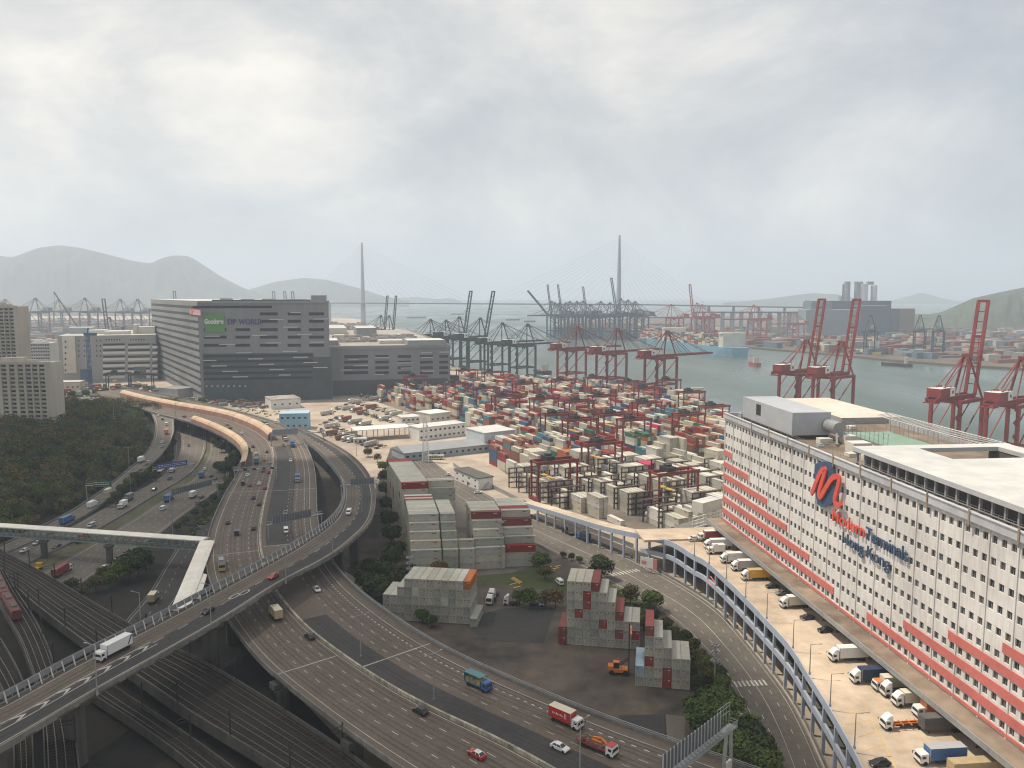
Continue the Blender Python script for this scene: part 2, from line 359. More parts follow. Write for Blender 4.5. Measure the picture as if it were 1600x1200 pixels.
sheet('asphalt_patch',pz([(968,1118),(1040,1116),(1042,1160),(968,1142)]),.03,ASPD)
sheet('concrete_patch',pz([(1040,1116),(1070,1120),(1070,1170),(1040,1160)]),.03,mat('patch_conc',(.15,.135,.11),.9,.15,.3))
sheet('grass',pz([(700,880),(740,900),(800,895),(845,880),(880,905),(900,900),(960,905),(1010,940),(1060,985),(1110,1050),(1080,1060),(1000,960),(950,930),(880,925),(800,915),(700,905)]),.03,GRASS)
sheet('grass',pz([(780,795),(815,815),(800,832),(760,805)]),.03,GRASS)
sheet('yard_road',pz([(640,760),(650,730),(700,745),(755,790),(835,850),(870,872),(850,888),(800,905),(720,905),(690,880)]),.02,ASPM)
sheet('port_yard_paving',pz([(1090,842),(1062,842),(1000,830),(905,804),(840,780),(770,724),(768,700),(735,672),(690,655),(640,645),(588,628),(575,606),(700,594),(850,602),(1000,611),(1070,622),(1134,652)])+[Vector((84,345,0))],.013,mat('port_paving',(.095,.08,.068),.9,.0,.08,col2=(.22,.185,.15),scale2=.02))
# roads on the ground
FPm=[ASPM,PAINT,CONC,GRASS,ASPD]
def ground_road(name,L,Rr,z=.06,mm=ASPM,lines=(),dash=(),kerb=True,edge=.4):
    r=Road([(a,b,z) for a,b in L],[(a,b,z) for a,b in Rr]); mb=MB(); r.strip(mb,0,1,frac=True,dz=0,m=0)
    o=tag(mb.build(name,mm),kind='structure')
    mb=MB()
    for f in lines: r.strip(mb,f-.08/r.w.mean(),f+.08/r.w.mean(),frac=True,dz=.02)
    for f in dash: r.dashes(mb,0,frac=f,w=.16,on=2.2,gap=4.5,dz=.02)
    if mb.f: tag(mb.build('lane_markings',PAINT),kind='structure')
    if kerb:
        mb=MB()
        for sd in ('L','R'): r.wall(mb,-.3 if sd=='L' else -.3,sd,h=.14,th=.25,z0=-.03)
        tag(mb.build('kerb',CONC),kind='structure')
    return r
HA=ground_road('road',[(-70,920),(0,872),(60,842),(110,825),(140,808),(180,786),(220,765),(250,747),(270,720),(273,700),(275,678),(285,655)],
   [(-70,945),(0,905),(50,878),(125,842),(175,815),(205,797),(237,777),(280,752),(305,732),(319,707),(321,685),(318,662)],lines=(.06,.95),dash=(.28,.5,.72))
HB=ground_road('road',[(0,930),(67,895),(100,876),(150,848),(185,826),(215,808),(240,791),(285,761),(310,740),(327,711),(329,690),(325,668)],
   [(40,960),(110,922),(150,896),(185,873),(222,850),(250,833),(275,813),(312,786),(340,765),(356,745),(357,715),(350,688)],lines=(.06,.94),dash=(.28,.5,.72))
m=MB()
ds=HB.steps(0,HB.len,5)
m.loft([HB.at(d,frac=0,dz=.02)+Vector((0,0,0)) for d in ds],[HA.at(min(HA.len,HA.near(HB.at(d,frac=0))),frac=1,dz=.02) for d in ds])
tag(m.build('grass_median',mat('median_scrub',(.05,.055,.025),.95,.0,.4,col2=(.13,.115,.075),scale2=.05)),kind='structure')
m=MB(); HA.wall(m,-.6,'R',h=.9,th=.4); tag(m.build('median_barrier',CONC),'low pale wall along the scrubby median of the lower highway','barrier')
HC=ground_road('road',[(330,805),(290,840),(262,880),(240,918),(215,950),(185,985),(150,1030)],[(362,800),(330,848),(300,885),(283,925),(262,955),(240,985),(205,1030)],z=.04,mm=ASPD,lines=(.08,.92),dash=(.5,))
R1=ground_road('road',[(640,715),(690,757),(740,792),(800,829),(840,850),(880,870),(925,895),(985,928),(1050,966),(1105,1018),(1145,1070),(1180,1140),(1205,1215)],
   [(655,705),(705,743),(760,773),(820,804),(865,824),(940,853),(1000,880),(1075,922),(1125,957),(1162,1000),(1205,1055),(1235,1097),(1262,1150),(1290,1215)],mm=ASPM,lines=(.06,.5,.94),dash=(.28,.73))
# zebra crossing, ripple lines
m=MB()
for (ax,ay,bx,by,n) in ((955,898,1000,890,9),(1128,1070,1200,1066,11)):
    for k in range(n):
        u=k/n; a=P(ax+(bx-ax)*u,ay+(by-ay)*u,.10); t=R1.tan(R1.near(a)); x=(P(bx,by,.1)-P(ax,ay,.1)).normalized()
        m.face([a-t*1.6,a-t*1.6+x*.6,a+t*1.6+x*.6,a+t*1.6])
tag(m.build('zebra_crossing',PAINT),kind='structure')
m=MB()
for (px,py) in ((868,888),(872,884),(862,892),(857,886),(802,912),(808,917)):
    a=P(px,py,.06); m.box((a.x,a.y,.055),(3.4,.55,.02),R(35))
for k in range(7):
    a=P(801+k*2,903+k*1.2,.06); m.box((a.x,a.y,.055),(.5,2.4,.02),R(-30))
tag(m.build('yellow_hatching',YPAINT),kind='structure')
# ================================================================ VIADUCTS
def viaduct(name,label,L,Rr,depth=1.9,surf=ASPH,n=110,piers=(),parL=1.0,parR=1.0,lines=(),dash=(),cat='viaduct',edge=.5,pw=(2.4,2.4),gf=(.22,.78),d0=0,d1=None):
    r=Road(L,Rr,n); loc=r.at(0,frac=.5); t=thing(name,label,cat,(loc.x,loc.y,0))
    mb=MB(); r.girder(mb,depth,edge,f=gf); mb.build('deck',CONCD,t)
    mb=MB(); r.strip(mb,0.001,.999,frac=True,dz=.03); mb.build('road_surface',surf,t)
    mb=MB(); W_=r.w
    for f in lines: r.strip(mb,f-.09/W_.mean(),f+.09/W_.mean(),frac=True,dz=.05)
    for f in dash: r.dashes(mb,0,frac=f,w=.17,on=2.2,gap=4.6,dz=.05)
    if mb.f: mb.build('lane_markings',PAINT,t)
    for sd,h in (('L',parL),('R',parR)):
        if h:
            mb=MB(); r.wall(mb,0,sd,h=h+edge,th=.35,z0=-edge); mb.build('parapet',CONC,t)
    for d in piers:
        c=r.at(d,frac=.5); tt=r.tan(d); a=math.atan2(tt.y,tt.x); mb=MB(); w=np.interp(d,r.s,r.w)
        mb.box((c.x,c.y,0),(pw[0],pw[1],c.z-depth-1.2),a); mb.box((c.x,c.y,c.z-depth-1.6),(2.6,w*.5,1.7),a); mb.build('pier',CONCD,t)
    return r,t
ZM=11
def zz(l,z): return [(a,b,z) for a,b in l]
Med=[(915,1235),(870,1204),(800,1168),(725,1135),(675,1112),(625,1085),(575,1055),(535,1027),(482,987),(450,952),(427,920),(412,885),(405,850),(406,825),(411,795),(418,765),(424,738),(427,715),(422,694),(410,681),(392,670),(356,656),(316,647),(275,640),(222,629),(184,619),(150,612)]
ML=[(690,1250),(640,1213),(575,1170),(510,1122),(465,1086),(427,1057),(400,1030),(370,992),(342,945),(325,905),(321,880),(322,855),(328,825),(338,800),(350,775),(364,752),(374,733),(378,715),(372,701),(356,688),(330,674),(300,662),(271,654),(240,646),(200,632),(160,620)]
MR=[(1260,1235),(1175,1197),(1125,1182),(1065,1165),(975,1137),(900,1107),(800,1065),(725,1032),(675,1005),(635,980),(595,952),(560,925),(535,900),(514,870),(502,838),(496,805),(495,775),(493,742),(487,717),(475,693),(462,680),(435,662),(382,646),(333,634),(280,622),(200,607)]
MA,tMA=viaduct('highway_viaduct','outbound carriageway of the wide brown elevated highway, nearest the railway tracks',zz(ML,ZM),zz(Med,ZM),piers=(),lines=(.14,.97),dash=(.39,.59,.79),parR=0,gf=(.3,.95))
MBv,tMB=viaduct('highway_viaduct','inbound carriageway of the wide brown elevated highway, beside the container yard',zz(Med,ZM),zz(MR,ZM),lines=(.03,),dash=(.45,.60),parL=0,parR=.7,gf=(.05,.75))
def add_piers(r,t,ds,depth=1.9,w2=5,zb=0,cap=1.6,off=.5,pw=2.6):
    for d in ds:
        c=r.at(d,frac=off); tt=r.tan(d); a=math.atan2(tt.y,tt.x); mb=MB()
        mb.box((c.x,c.y,zb),(pw,pw,c.z-depth-cap-zb),a); mb.box((c.x,c.y,c.z-depth-cap),(3.2,w2,cap-.03),a); mb.build('pier',CONCD,t)
sA=lambda px,py: MA.near(P(px,py,ZM))
add_piers(MA,tMA,[sA(520,1150),sA(425,1055),sA(342,955),sA(330,840),sA(350,775),sA(372,720),sA(345,683),sA(290,660),sA(240,647)],off=.12,w2=6)
add_piers(MBv,tMB,[MBv.near(P(*q,ZM)) for q in ((560,925),(505,850),(494,770),(480,700),(800,1065),(980,1140))],off=.85,w2=6)
# markings special to MB: dark hatched inner strip, short dashes, cross joints
m=MB(); MBv.strip(m,.035,.36,frac=True,dz=.045,d0=0,d1=MBv.near(P(480,960,ZM))); MBv.strip(m,.10,.55,frac=True,dz=.045,d0=MBv.near(P(425,850,ZM)),d1=MBv.near(P(432,700,ZM)))
m.build('dark_surfacing',ASPD,tMB)
m=MB(); MBv.dashes(m,0,frac=.76,w=.35,on=1,gap=1.4,dz=.06); MBv.strip(m,.857,.864,frac=True,dz=.05)
m.build('edge_markings',PAINT,tMB)
for r,t,pts in ((MA,tMA,((432,1048),(390,862),(415,765))),(MBv,tMB,((560,1040),(430,850),(455,765)))):
    for q in pts:
        d=r.near(P(*q,ZM)); mb=MB(); r.strip(mb,.05,.97,frac=True,d0=d,d1=d+.5,dz=.055,st=.5); mb.build('expansion_joint',mat('joint_pale',(.34,.32,.28),.8,.3,1),t)
# median barrier (its own thing, broken white edge)
t=thing('median_barrier','pale concrete barrier wall between the two highway carriageways','barrier',tuple(MA.at(0,frac=1)))
m=MB(); MA.wall(m,-.5,'R',h=.95,th=.6,d1=MA.near(P(424,700,ZM))); m.build('wall',mat('weathered_concrete',(.13,.12,.10),.9,.0,1.4,col2=(.50,.46,.36),scale2=.3,streak=True),t)
# right parapet rails on MB
t2=tMB
m=MB()
for h in (.95,1.35): MBv.wall(m,.05,'R',h=.12,th=.18,z0=h)
d=0
while d<MBv.len:
    p=MBv.at(d,.14,'R'); m.box((p.x,p.y,p.z+.5),(.14,.14,.9),0); d+=3
m.build('parapet_railing',STEEL,t2)
# flyover
FL=[(-90,1140,19),(0,1104,19),(75,1060,19),(150,1021,19),(250,971,19),(330,928,19),(400,891,18.6),(450,863,18.2),(487,840,17.8),(517,817,17.3),(531,798,16.8),(537,775,16),(534,755,15),(525,740,14.2),(510,722,13.3),(495,705,12.4),(475,690,11.4),(455,674,11)]
FR=[(-90,1225,19),(0,1176,19),(75,1129,19),(150,1084,19),(250,1028,19),(360,964,19),(440,912,18.6),(520,870,18),(560,838,17.6),(580,816,17),(587,790,16.4),(585,762,15.5),(575,740,14.6),(560,722,13.8),(540,706,12.8),(512,690,12),(482,675,11.4),(462,666,11)]
F,tF=viaduct('curving_flyover','curving two lane concrete flyover crossing over the railway and the brown highway',FL,FR,depth=2.3,lines=(.10,),dash=(),gf=(.25,.75),parL=0,parR=1.0,cat='flyover')
m=MB(); F.strip(m,.50,.86,frac=True,dz=.04); m.build('dark_surfacing',ASPD,tF)
m=MB(); F.dashes(m,0,frac=.52,w=.2,on=4,gap=5,dz=.05,d0=F.near(P(240,1000,19))); F.strip(m,.856,.868,frac=True,dz=.05); F.strip(m,.45,.463,frac=True,dz=.05,d1=F.near(P(240,1000,19))); F.strip(m,.60,.613,frac=True,dz=.05,d1=F.near(P(240,1000,19)))
d=2
while d<F.near(P(215,1010,19)):     # chevrons: one mesh each would be marks; kept as one painted part
    a=F.at(d,frac=.47,dz=.06); b=F.at(d+2.2,frac=.53,dz=.06); c=F.at(d,frac=.59,dz=.06); tt=F.tan(d)*1.3
    m.face([a,b,b+tt,a+tt][::-1]); m.face([b,c,c+tt,b+tt][::-1]); d+=6
m.build('chevrons',PAINT,tF)
# flyover outer parapet: posts under a solid grey band
m=MB(); F.wall(m,0,'L',h=1.0,th=.35,z0=-.5); m.build('parapet',CONC,tF)
m=MB(); F.wall(m,-.15,'L',h=1.5,th=.2,z0=1.25); m.m=[1]*len(m.m); d=0
while d<F.len:
    p=F.at(d,.05,'L'); q=F.at(d,.75,'L'); m.beam((p.x,p.y,p.z+2.6),(q.x,q.y,q.z+.05),.22,.22); d+=3.2
m.build('parapet_railing',[WHITE,mat('panel_grey',(.23,.235,.24),.6,.12,.4)],tF)
add_piers(F,tF,[F.near(P(140,1085,19)),F.near(P(345,965,19)),F.near(P(532,838,17.6)),F.near(P(565,818,17)),F.near(P(578,748,15)),F.near(P(520,700,13)),F.near(P(20,1160,19))],depth=2.3,w2=7,off=.55,pw=3.2)
# worn, oil darkened lane centres
WORN=mat('worn_lane',(.066,.053,.044),.8,.0,1.6,col2=(.105,.086,.07),scale2=.2); WORD=mat('worn_lane_dark',(.026,.025,.025),.8,.0,1.6,col2=(.045,.042,.04),scale2=.2)
def worn(r,t,fr,mm,w=1.1,d0=0,d1=None):
    m=MB()
    for f in fr:
        for o_ in (-.75,.75): r.strip(m,f+(o_-w/4)/r.w.mean(),f+(o_+w/4)/r.w.mean(),frac=True,dz=.047,d0=d0,d1=d1)
    m.build('tyre_tracks',mm,t)
worn(MA,tMA,(.265,.49,.69,.88),WORN); worn(MBv,tMB,(.525,.68,.81),WORN); worn(MBv,tMB,(.2,),WORD,d0=0,d1=MBv.near(P(480,960,ZM))); worn(F,tF,(.30,),WORN); worn(F,tF,(.70,),WORD); worn(SV,tS,(.3,.72),WORN) if 'SV' in globals() else None
# word-like turn symbols painted near the crossing
m=MB()
for q in ((366,932),(382,926)):
    c=P(*q,19); tt=F.tan(F.near(c)); nn=Vector((-tt.y,tt.x,0)); n=20
    A=[c+Vector((0,0,.07))+tt*(2.6*math.cos(k/n*6.28))+nn*(1.0*math.sin(k/n*6.28)) for k in range(n+1)]
    B=[c+Vector((0,0,.07))+tt*(2.0*math.cos(k/n*6.28))+nn*(.65*math.sin(k/n*6.28)) for k in range(n+1)]
    m.loft(A,B)
m.build('road_symbols',PAINT,tF)
# slip viaduct on the left
SL=[(236,646,11),(242,662,10.6),(241,683,10),(233,702,9),(215,722,7),(190,743,4.5),(160,767,2.2),(125,791,.8),(100,806,.3),(60,826,.15),(20,845,.12),(-60,880,.12)]
SR=[(271,655,11),(272,673,10.6),(265,693,10),(251,712,9),(233,729,7),(209,750,4.5),(178,775,2.2),(143,800,.8),(117,816,.3),(72,838,.15),(30,857,.12),(-60,898,.12)]
SV,tS=viaduct('slip_road_ramp','curving slip road ramp descending beside the wooded hill',SL,SR,depth=1.3,surf=ASPM,lines=(.1,.93),dash=(.5,),gf=(.25,.75),cat='ramp',parR=.9)
add_piers(SV,tS,[SV.near(P(*q,9)) for q in ((241,690),(228,712))],depth=1.3,cap=1.2,w2=4,pw=1.8)
# noise barriers
NBM=mat('noise_barrier_cream',(.40,.28,.18),.6,.0,.5,col2=(.56,.42,.28),scale2=.06)
NBR=mat('noise_barrier_red',(.30,.17,.13),.55,.0,.5,col2=(.46,.24,.19),scale2=.06)
def noise_barrier(r,side,d0,d1,lab,flip=1,h=5.2,w=4.0,off=.3):
    st=r.steps(d0,d1,4); t=thing('noise_barrier',lab,'noise barrier',tuple(r.at(d0,off,side)),group=None)
    prof=[(0,0),(0,h*.62),(.25*w,h*.86),(.6*w,h*.98),(w,h)]
    rows=[]
    for d in st:
        a=r.at(d,off,side); b=r.at(d,off+1,side); u=(b-a).normalized()*flip; rows.append([a+u*x+Vector((0,0,z)) for x,z in prof])
    mb=MB()
    def shell(k0,k1,name,mm):
        mb=MB(); R_=[]
        for rw in rows:
            s_=rw[k0:k1+1]; n_=[p+Vector((0,0,-.18)) if k0 else p-(rw[-1]-rw[0]).normalized().cross(Vector((0,0,0)))+Vector((.0,0,0)) for p in s_]
            u=(rw[-1]-rw[0]); u.z=0; u.normalize()
            n_=[p+u*.16-Vector((0,0,.16)) for p in s_]
            R_.append(s_+n_[::-1])
        mb.tube4(R_); mb.build(name,mm,t)
    
    for i in range(0,len(st),8):
        mb=MB()
        for a,b in zip(rows[i][:-1],rows[i][1:]): mb.beam(a+Vector((0,0,.05)),b+Vector((0,0,.05)),.28,.22)
        mb.build('rib',GREYP,t)
    shell(0,1,'upright_panels',NBR); shell(1,4,'curved_canopy',NBM)
    return t
noise_barrier(MA,'L',MA.near(P(374,735,ZM)),MA.near(P(298,662,ZM)),'shorter curved noise barrier on the near edge of the bend, cream top and reddish side',1,h=5.6,w=3.6)
noise_barrier(MA,'R',MA.near(P(417,690,ZM)),MA.near(P(186,620,ZM)),'longer cream topped noise barrier sweeping along the highway centre into the distance',-1,h=6.0,w=4.6,off=-.4)
# ================================================================ RAILWAY
def railway(lab,L,Rr,z,tracks,girder=2.2,par=1.1,pier=()):
    r=Road(zz(L,z),zz(Rr,z),80); loc=r.at(0,frac=.5); t=thing('railway_viaduct',lab,'railway viaduct',(loc.x,loc.y,0))
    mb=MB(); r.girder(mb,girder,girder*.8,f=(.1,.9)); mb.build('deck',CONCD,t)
    mb=MB(); r.strip(mb,.001,.999,frac=True,dz=.02); mb.build('ballast',TRK,t)
    mb=MB(); W_=r.w.mean()
    for k in range(tracks):
        c=(k+.5)/tracks
        for s_ in (-.75,.75): r.strip(mb,c+(s_-.1)/W_,c+(s_+.1)/W_,frac=True,dz=.2)
    mb.build('rails',RAIL,t)
    mb=MB()
    for k in range(tracks):
        c=(k+.5)/tracks; d=0
        while d<r.len:
            a=r.at(d,frac=c-1.25/W_,dz=.08); b=r.at(d,frac=c+1.25/W_,dz=.08); mb.beam(a,b,.28,.12); d+=1.4
    mb.build('sleepers',mat('sleeper',(.034,.03,.026),.9,.25,2),t)
    for sd in 'LR':
        mb=MB(); r.wall(mb,0,sd,h=par,th=.3); mb.build('parapet',CONCD,t)
    for d in pier:
        c=r.at(d,frac=.5); tt=r.tan(d); mb=MB(); mb.box((c.x,c.y,0),(2,min(6,W_*.5),max(.5,z-girder*.95)),math.atan2(tt.y,tt.x)); mb.build('pier',CONCD,t)
    return r,t
T2,tT2=railway('broad four track railway viaduct running diagonally beneath the flyover',[(-60,880),(10,910),(45,940),(97,981),(145,1016),(207,1056),(285,1110),(340,1144),(400,1180),(470,1225)],[(-20,850),(45,885),(90,911),(135,938),(210,982),(270,1014),(325,1040),(400,1085),(470,1130),(560,1190),(610,1230)],5.5,4,girder=2.4,pier=(30,60,90,120,150))
T1,tT1=railway('curved railway viaduct carrying the maroon train at lower left',[(-25,880),(0,945),(15,972),(32,1006),(45,1041),(55,1070),(66,1130),(70,1240)],[(5,890),(25,925),(50,962),(70,1000),(85,1040),(98,1080),(118,1150),(128,1240)],7,2,girder=1.8,pier=(40,80,110))
T0,tT0=railway('single curved railway viaduct in the bottom left corner',[(-60,1000),(-30,1030),(0,1075),(12,1110),(20,1160),(22,1240)],[(-30,960),(0,1000),(25,1042),(40,1078),(50,1130),(55,1240)],7,1,girder=1.8,pier=(30,60))
T3,tT3=railway('lower single track railway viaduct emerging under the flyover',[(95,1055),(150,1095),(212,1135),(280,1185),(330,1228)],[(130,1045),(190,1085),(262,1132),(330,1180),(390,1225)],2.6,1,girder=1.6,par=1.3,pier=(30,))
def mast_proto():
    t=thing('catenary_mast','x','mast',(0,0,0)); m=MB(); m.box((0,0,0),(.28,.28,7.2)); m.build('post',DARK,t)
    m=MB(); m.beam((0,0,6.4),(3.2,0,6.6),.14); m.beam((0,0,5.3),(3.0,0,5.9),.1); m.build('bracket_arm',DARK,t); return t
pm=mast_proto(); first=True; spec=(pm,[(c,[]) for c in kids(pm)])
mi=0; NUM=["first",'second','third','fourth','fifth','sixth','seventh','eighth','ninth','tenth','eleventh','twelfth','thirteenth','fourteenth','fifteenth','sixteenth','seventeenth','eighteenth','nineteenth','twentieth','twenty-first','twenty-second','twenty-third','twenty-fourth','twenty-fifth','twenty-sixth','twenty-seventh','twenty-eighth','twenty-ninth','thirtieth']
for (r,nm,sd) in ((T2,'broad four track viaduct','L'),(T2,'broad four track viaduct','R'),(T1,'curved train viaduct','R'),(T3,'lower single track','R')):
    d=12; k=0
    while d<r.len-5:
        p=r.at(d,.2,sd); tt=r.tan(d); q=r.at(d,3,sd)-p; lab=f"dark line mast, {NUM[k]} from the far end, {'left' if sd=='L' else 'right'} edge of {nm}"
        lab=lab.replace(' along the left edge',', left edge').replace(' along the right edge',', right edge')
        if mi==0: pm.location=p; pm.rotation_euler=(0,0,math.atan2(q.y,q.x)); tag(pm,lab,'mast','masts beside the railway tracks')
        else: copy_tree(spec,p,math.atan2(q.y,q.x),1,lab,'mast','masts beside the railway tracks')
        mi+=1; d+=24; k+=1
# train
def train():
    t=thing('train','long maroon train with grey roof on the curved viaduct at lower left','train',tuple(T1.at(5,frac=.35)))
    BODY=mat('train_maroon',(.12,.035,.03),.5,.2,1); ROOF=mat('train_roof',(.12,.10,.09),.7,.25,1)
    d=2; k=0
    while k<3:
        a=T1.at(d,frac=.3,dz=.9); b=T1.at(d+21,frac=.3,dz=.9); u=(b-a).normalized(); v=Vector((-u.y,u.x,0))
        mb=MB()
        def ring(c,s=1): return [c-v*1.5*s,c+v*1.5*s,c+v*1.5*s+Vector((0,0,2.3)),c+v*1.1*s+Vector((0,0,2.85)),c-v*1.1*s+Vector((0,0,2.85)),c-v*1.5*s+Vector((0,0,2.3))]
        mb.tube4([ring(a,.94),ring(a+u*.4),ring(b-u*.4),ring(b,.94)]); car=mb.build('carriage',BODY,t)
        mb=MB(); mb.fbox((a.x,a.y),(u.x,u.y),(v.x,v.y),4,8,-.8,.8,a.z+2.8,a.z+3.2); mb.fbox((a.x,a.y),(u.x,u.y),(v.x,v.y),13,17,-.8,.8,a.z+2.8,a.z+3.2); mb.build('roof_unit',ROOF,t)
        mb=MB()
        for s_ in (-1.53,1.5):
            for j in range(6): mb.fbox((a.x,a.y),(u.x,u.y),(v.x,v.y),1.5+j*3.2,3.3+j*3.2,s_,s_+.03,a.z+1.0,a.z+1.9)
        mb.build('window_band',GLASS,t)
        d+=21.6; k+=1
train()
# ================================================================ FOOTBRIDGE
def footbridge():
    a=P(-30,818,12.3); b=P(322,842,12.3); c=P(281,952,12.3)
    t=thing('covered_footbridge','long covered footbridge with cream roof and green steel truss crossing the lower highway','footbridge',(a.x,a.y,0))
    RF=mat('footbridge_roof',(.64,.60,.53),.6,.0,.6,col2=(.82,.78,.70),scale2=.08); TR=mat('truss_green',(.19,.24,.22),.5,.2,.8)
    def span(p,q,w,ext=0):
        u=(q-p); u.z=0; L=u.length; u.normalize(); v=Vector((-u.y,u.x,0)); m=MB()
        pr=[(-w/2,0),(-w/2,-.35),(w/2,-.35),(w/2,0),(w*.25,.4),(-w*.25,.4)]
        m.tube4([[p+v*x+Vector((0,0,z)) for x,z in pr],[q+v*x+Vector((0,0,z)) for x,z in pr]]); m.build('roof',RF,t)
        m=MB(); m.fbox((p.x,p.y),(u.x,u.y),(v.x,v.y),0,L,-w/2+.3,w/2-.3,p.z-4.3,p.z-3.9); m.build('walkway',CONC,t)
        m=MB(); n=int(L/3.0)
        for s_ in (-w/2+.3,w/2-.3):
            A=lambda d,z:p+u*d+v*s_+Vector((0,0,z))
            m.beam(A(0,-4.1),A(L,-4.1),.3,.45); m.beam(A(0,-.6),A(L,-.6),.25,.3); m.beam(A(0,-2.9),A(L,-2.9),.12)
            for k in range(n):
                d0,d1=L*k/n,L*(k+1)/n; m.beam(A(d0,-4.1),A((d0+d1)/2,-.6),.2); m.beam(A((d0+d1)/2,-.6),A(d1,-4.1),.2)
        m.build('truss',TR,t)
    span(a,b,5.0); span(b+Vector((1.5,-3,0)),c,5.6)
    e=P(312,897,11.6); f2=P(300,935,11.6); span(e+Vector((0,0,-.3)),f2,5)
    for q in ((70,872),(172,880),(318,893)):
        p=P(q[0],q[1],0); m=MB(); m.box((p.x,p.y,0),(2.2,1.6,7.9),R(10)); m.box((p.x,p.y,6.9),(3.4,3,1),R(10)); m.build('pier',CONCD,t)
footbridge()
# ================================================================ BUILDINGS
class Fac:
    """vertical facade plane from A to B (left to right as seen), inward normal points away from the camera"""
    def __init__(s,A,B,length=None):
        s.A=Vector((A[0],A[1],0)); B=Vector((B[0],B[1],0)); s.e=(B-s.A); s.L=s.e.length if length is None else length; s.e.normalize(); s.n=Vector((-s.e.y,s.e.x,0))
        if s.n.dot(s.A+s.e*s.L/2)<0: s.n=-s.n
    def hit(s,px,py):
        d=PD(px,py,1.0)-Vector((0,0,CAMH)); t=(s.A.dot(s.n))/(d.x*s.n.x+d.y*s.n.y); p=d*t
        return (p-s.A).dot(s.e), p.z+CAMH
    def box(s,mb,s0,s1,z0,z1,w0,w1,m=0,top=None):
        """w measured inwards (negative = proud of the wall)"""
        mb.fbox(s.A,s.e,s.n,s0,s1,w0,w1,z0,z1,m,top); return mb
    def pt(s,a,w,z): return s.A+s.e*a+s.n*w+Vector((0,0,z))
    def pbox(s,mb,x0,y0,x1,y1,w0=-.3,w1=0,m=0):
        a,z1=s.hit(x0,y0); b,_=s.hit(x1,y0); _,z0=s.hit((x0+x1)/2,y1); s.box(mb,min(a,b),max(a,b),min(z0,z1),max(z0,z1),w0,w1,m)
def text_mesh(txt,fac,s0,zb,height,length,proud=.3,th=.25,m=None,name='lettering',parent=None,bold=0.0):
    c=bpy.data.curves.new('t','FONT'); c.body=txt; c.size=1; c.extrude=.5; c.offset=bold
    o=bpy.data.objects.new('t',c); COL.objects.link(o); bpy.context.view_layer.update()
    me=bpy.data.meshes.new_from_object(o.evaluated_get(bpy.context.evaluated_depsgraph_get())); bpy.data.objects.remove(o)
    v=np.array([tuple(q.co) for q in me.vertices]); x0,x1=v[:,0].min(),v[:,0].max(); y0,y1=v[:,1].min(),v[:,1].max()
    mb=MB(); mb.f=[tuple(p.vertices) for p in me.polygons]; mb.m=[0]*len(mb.f)
    for q in v:
        mb.v.append(tuple(fac.pt(s0+(q[0]-x0)/(x1-x0)*length,-proud-th*(q[2]+.5),zb+(q[1]-y0)/(y1-y0)*height)))
    return mb.build(name,m,parent)
WV=[]
def window_set(fac,t,specs,m,depth=.12,w=0.0,name='window',limit=100,frame=True,fm=None):
    """specs (s0,s1,z0,z1); largest 100 in the picture as parts, the rest as one part"""
    def key(q): c=fac.pt((q[0]+q[1])/2,0,(q[2]+q[3])/2); return c.length
    sp=sorted(specs,key=key); fm=fm or GREYP
    if not WV: WV.extend([glass('pane_dark',(.02,.022,.024),.2),glass('pane_grey',(.07,.075,.08),.3),glass('pane_brown',(.075,.06,.05),.4),mat('pane_curtain',(.30,.29,.27),.7,.15,1)])
    vs=[m,m,WV[0],WV[1],WV[2],WV[1]]+([WV[3]] if frame else [])
    for i,q in enumerate(sp[:limit]):
        mb=MB(); fac.box(mb,q[0],q[1],q[2],q[3],w-depth,w)
        if frame:
            c=(q[0]+q[1])/2; h=(q[2]+q[3])/2
            fac.box(mb,c-.05,c+.05,q[2],q[3],w-depth-.05,w-depth,1); fac.box(mb,q[0],q[1],h+.2,h+.28,w-depth-.05,w-depth,1)
        mb.build(name,[random.choice(vs),fm],t)
    if len(sp)>limit:
        mb=MB()
        for q in sp[limit:]: fac.box(mb,q[0],q[1],q[2],q[3],w-depth,w,random.randrange(4)); c=(q[0]+q[1])/2; fac.box(mb,c-.05,c+.05,q[2],q[3],w-depth-.05,w-depth-.001,4)
        tag(mb.build('distant_windows',[m,WV[0],WV[1],WV[2],fm],t),kind='stuff')
WALLW=mat('warehouse_white',(.50,.478,.45),.75,.0,1.1,col2=(.73,.705,.67),streak=.2,scale2=.06)
REDB=mat('band_red',(.52,.15,.125),.7,.15,.5)
ROOFW=mat('roof_pale',(.42,.42,.41),.7,.0,.15,col2=(.60,.60,.57),scale2=.02)
ROOFB=mat('roof_brown',(.10,.075,.055),.9,.0,.12,col2=(.26,.20,.15),scale2=.03)
WIN=glass('warehouse_glass',(.035,.038,.04),.25)
ZT,ZB=62.6,19.0
mt=Fac(P(1134,645,ZT),P(1600,832,ZT),length=206)
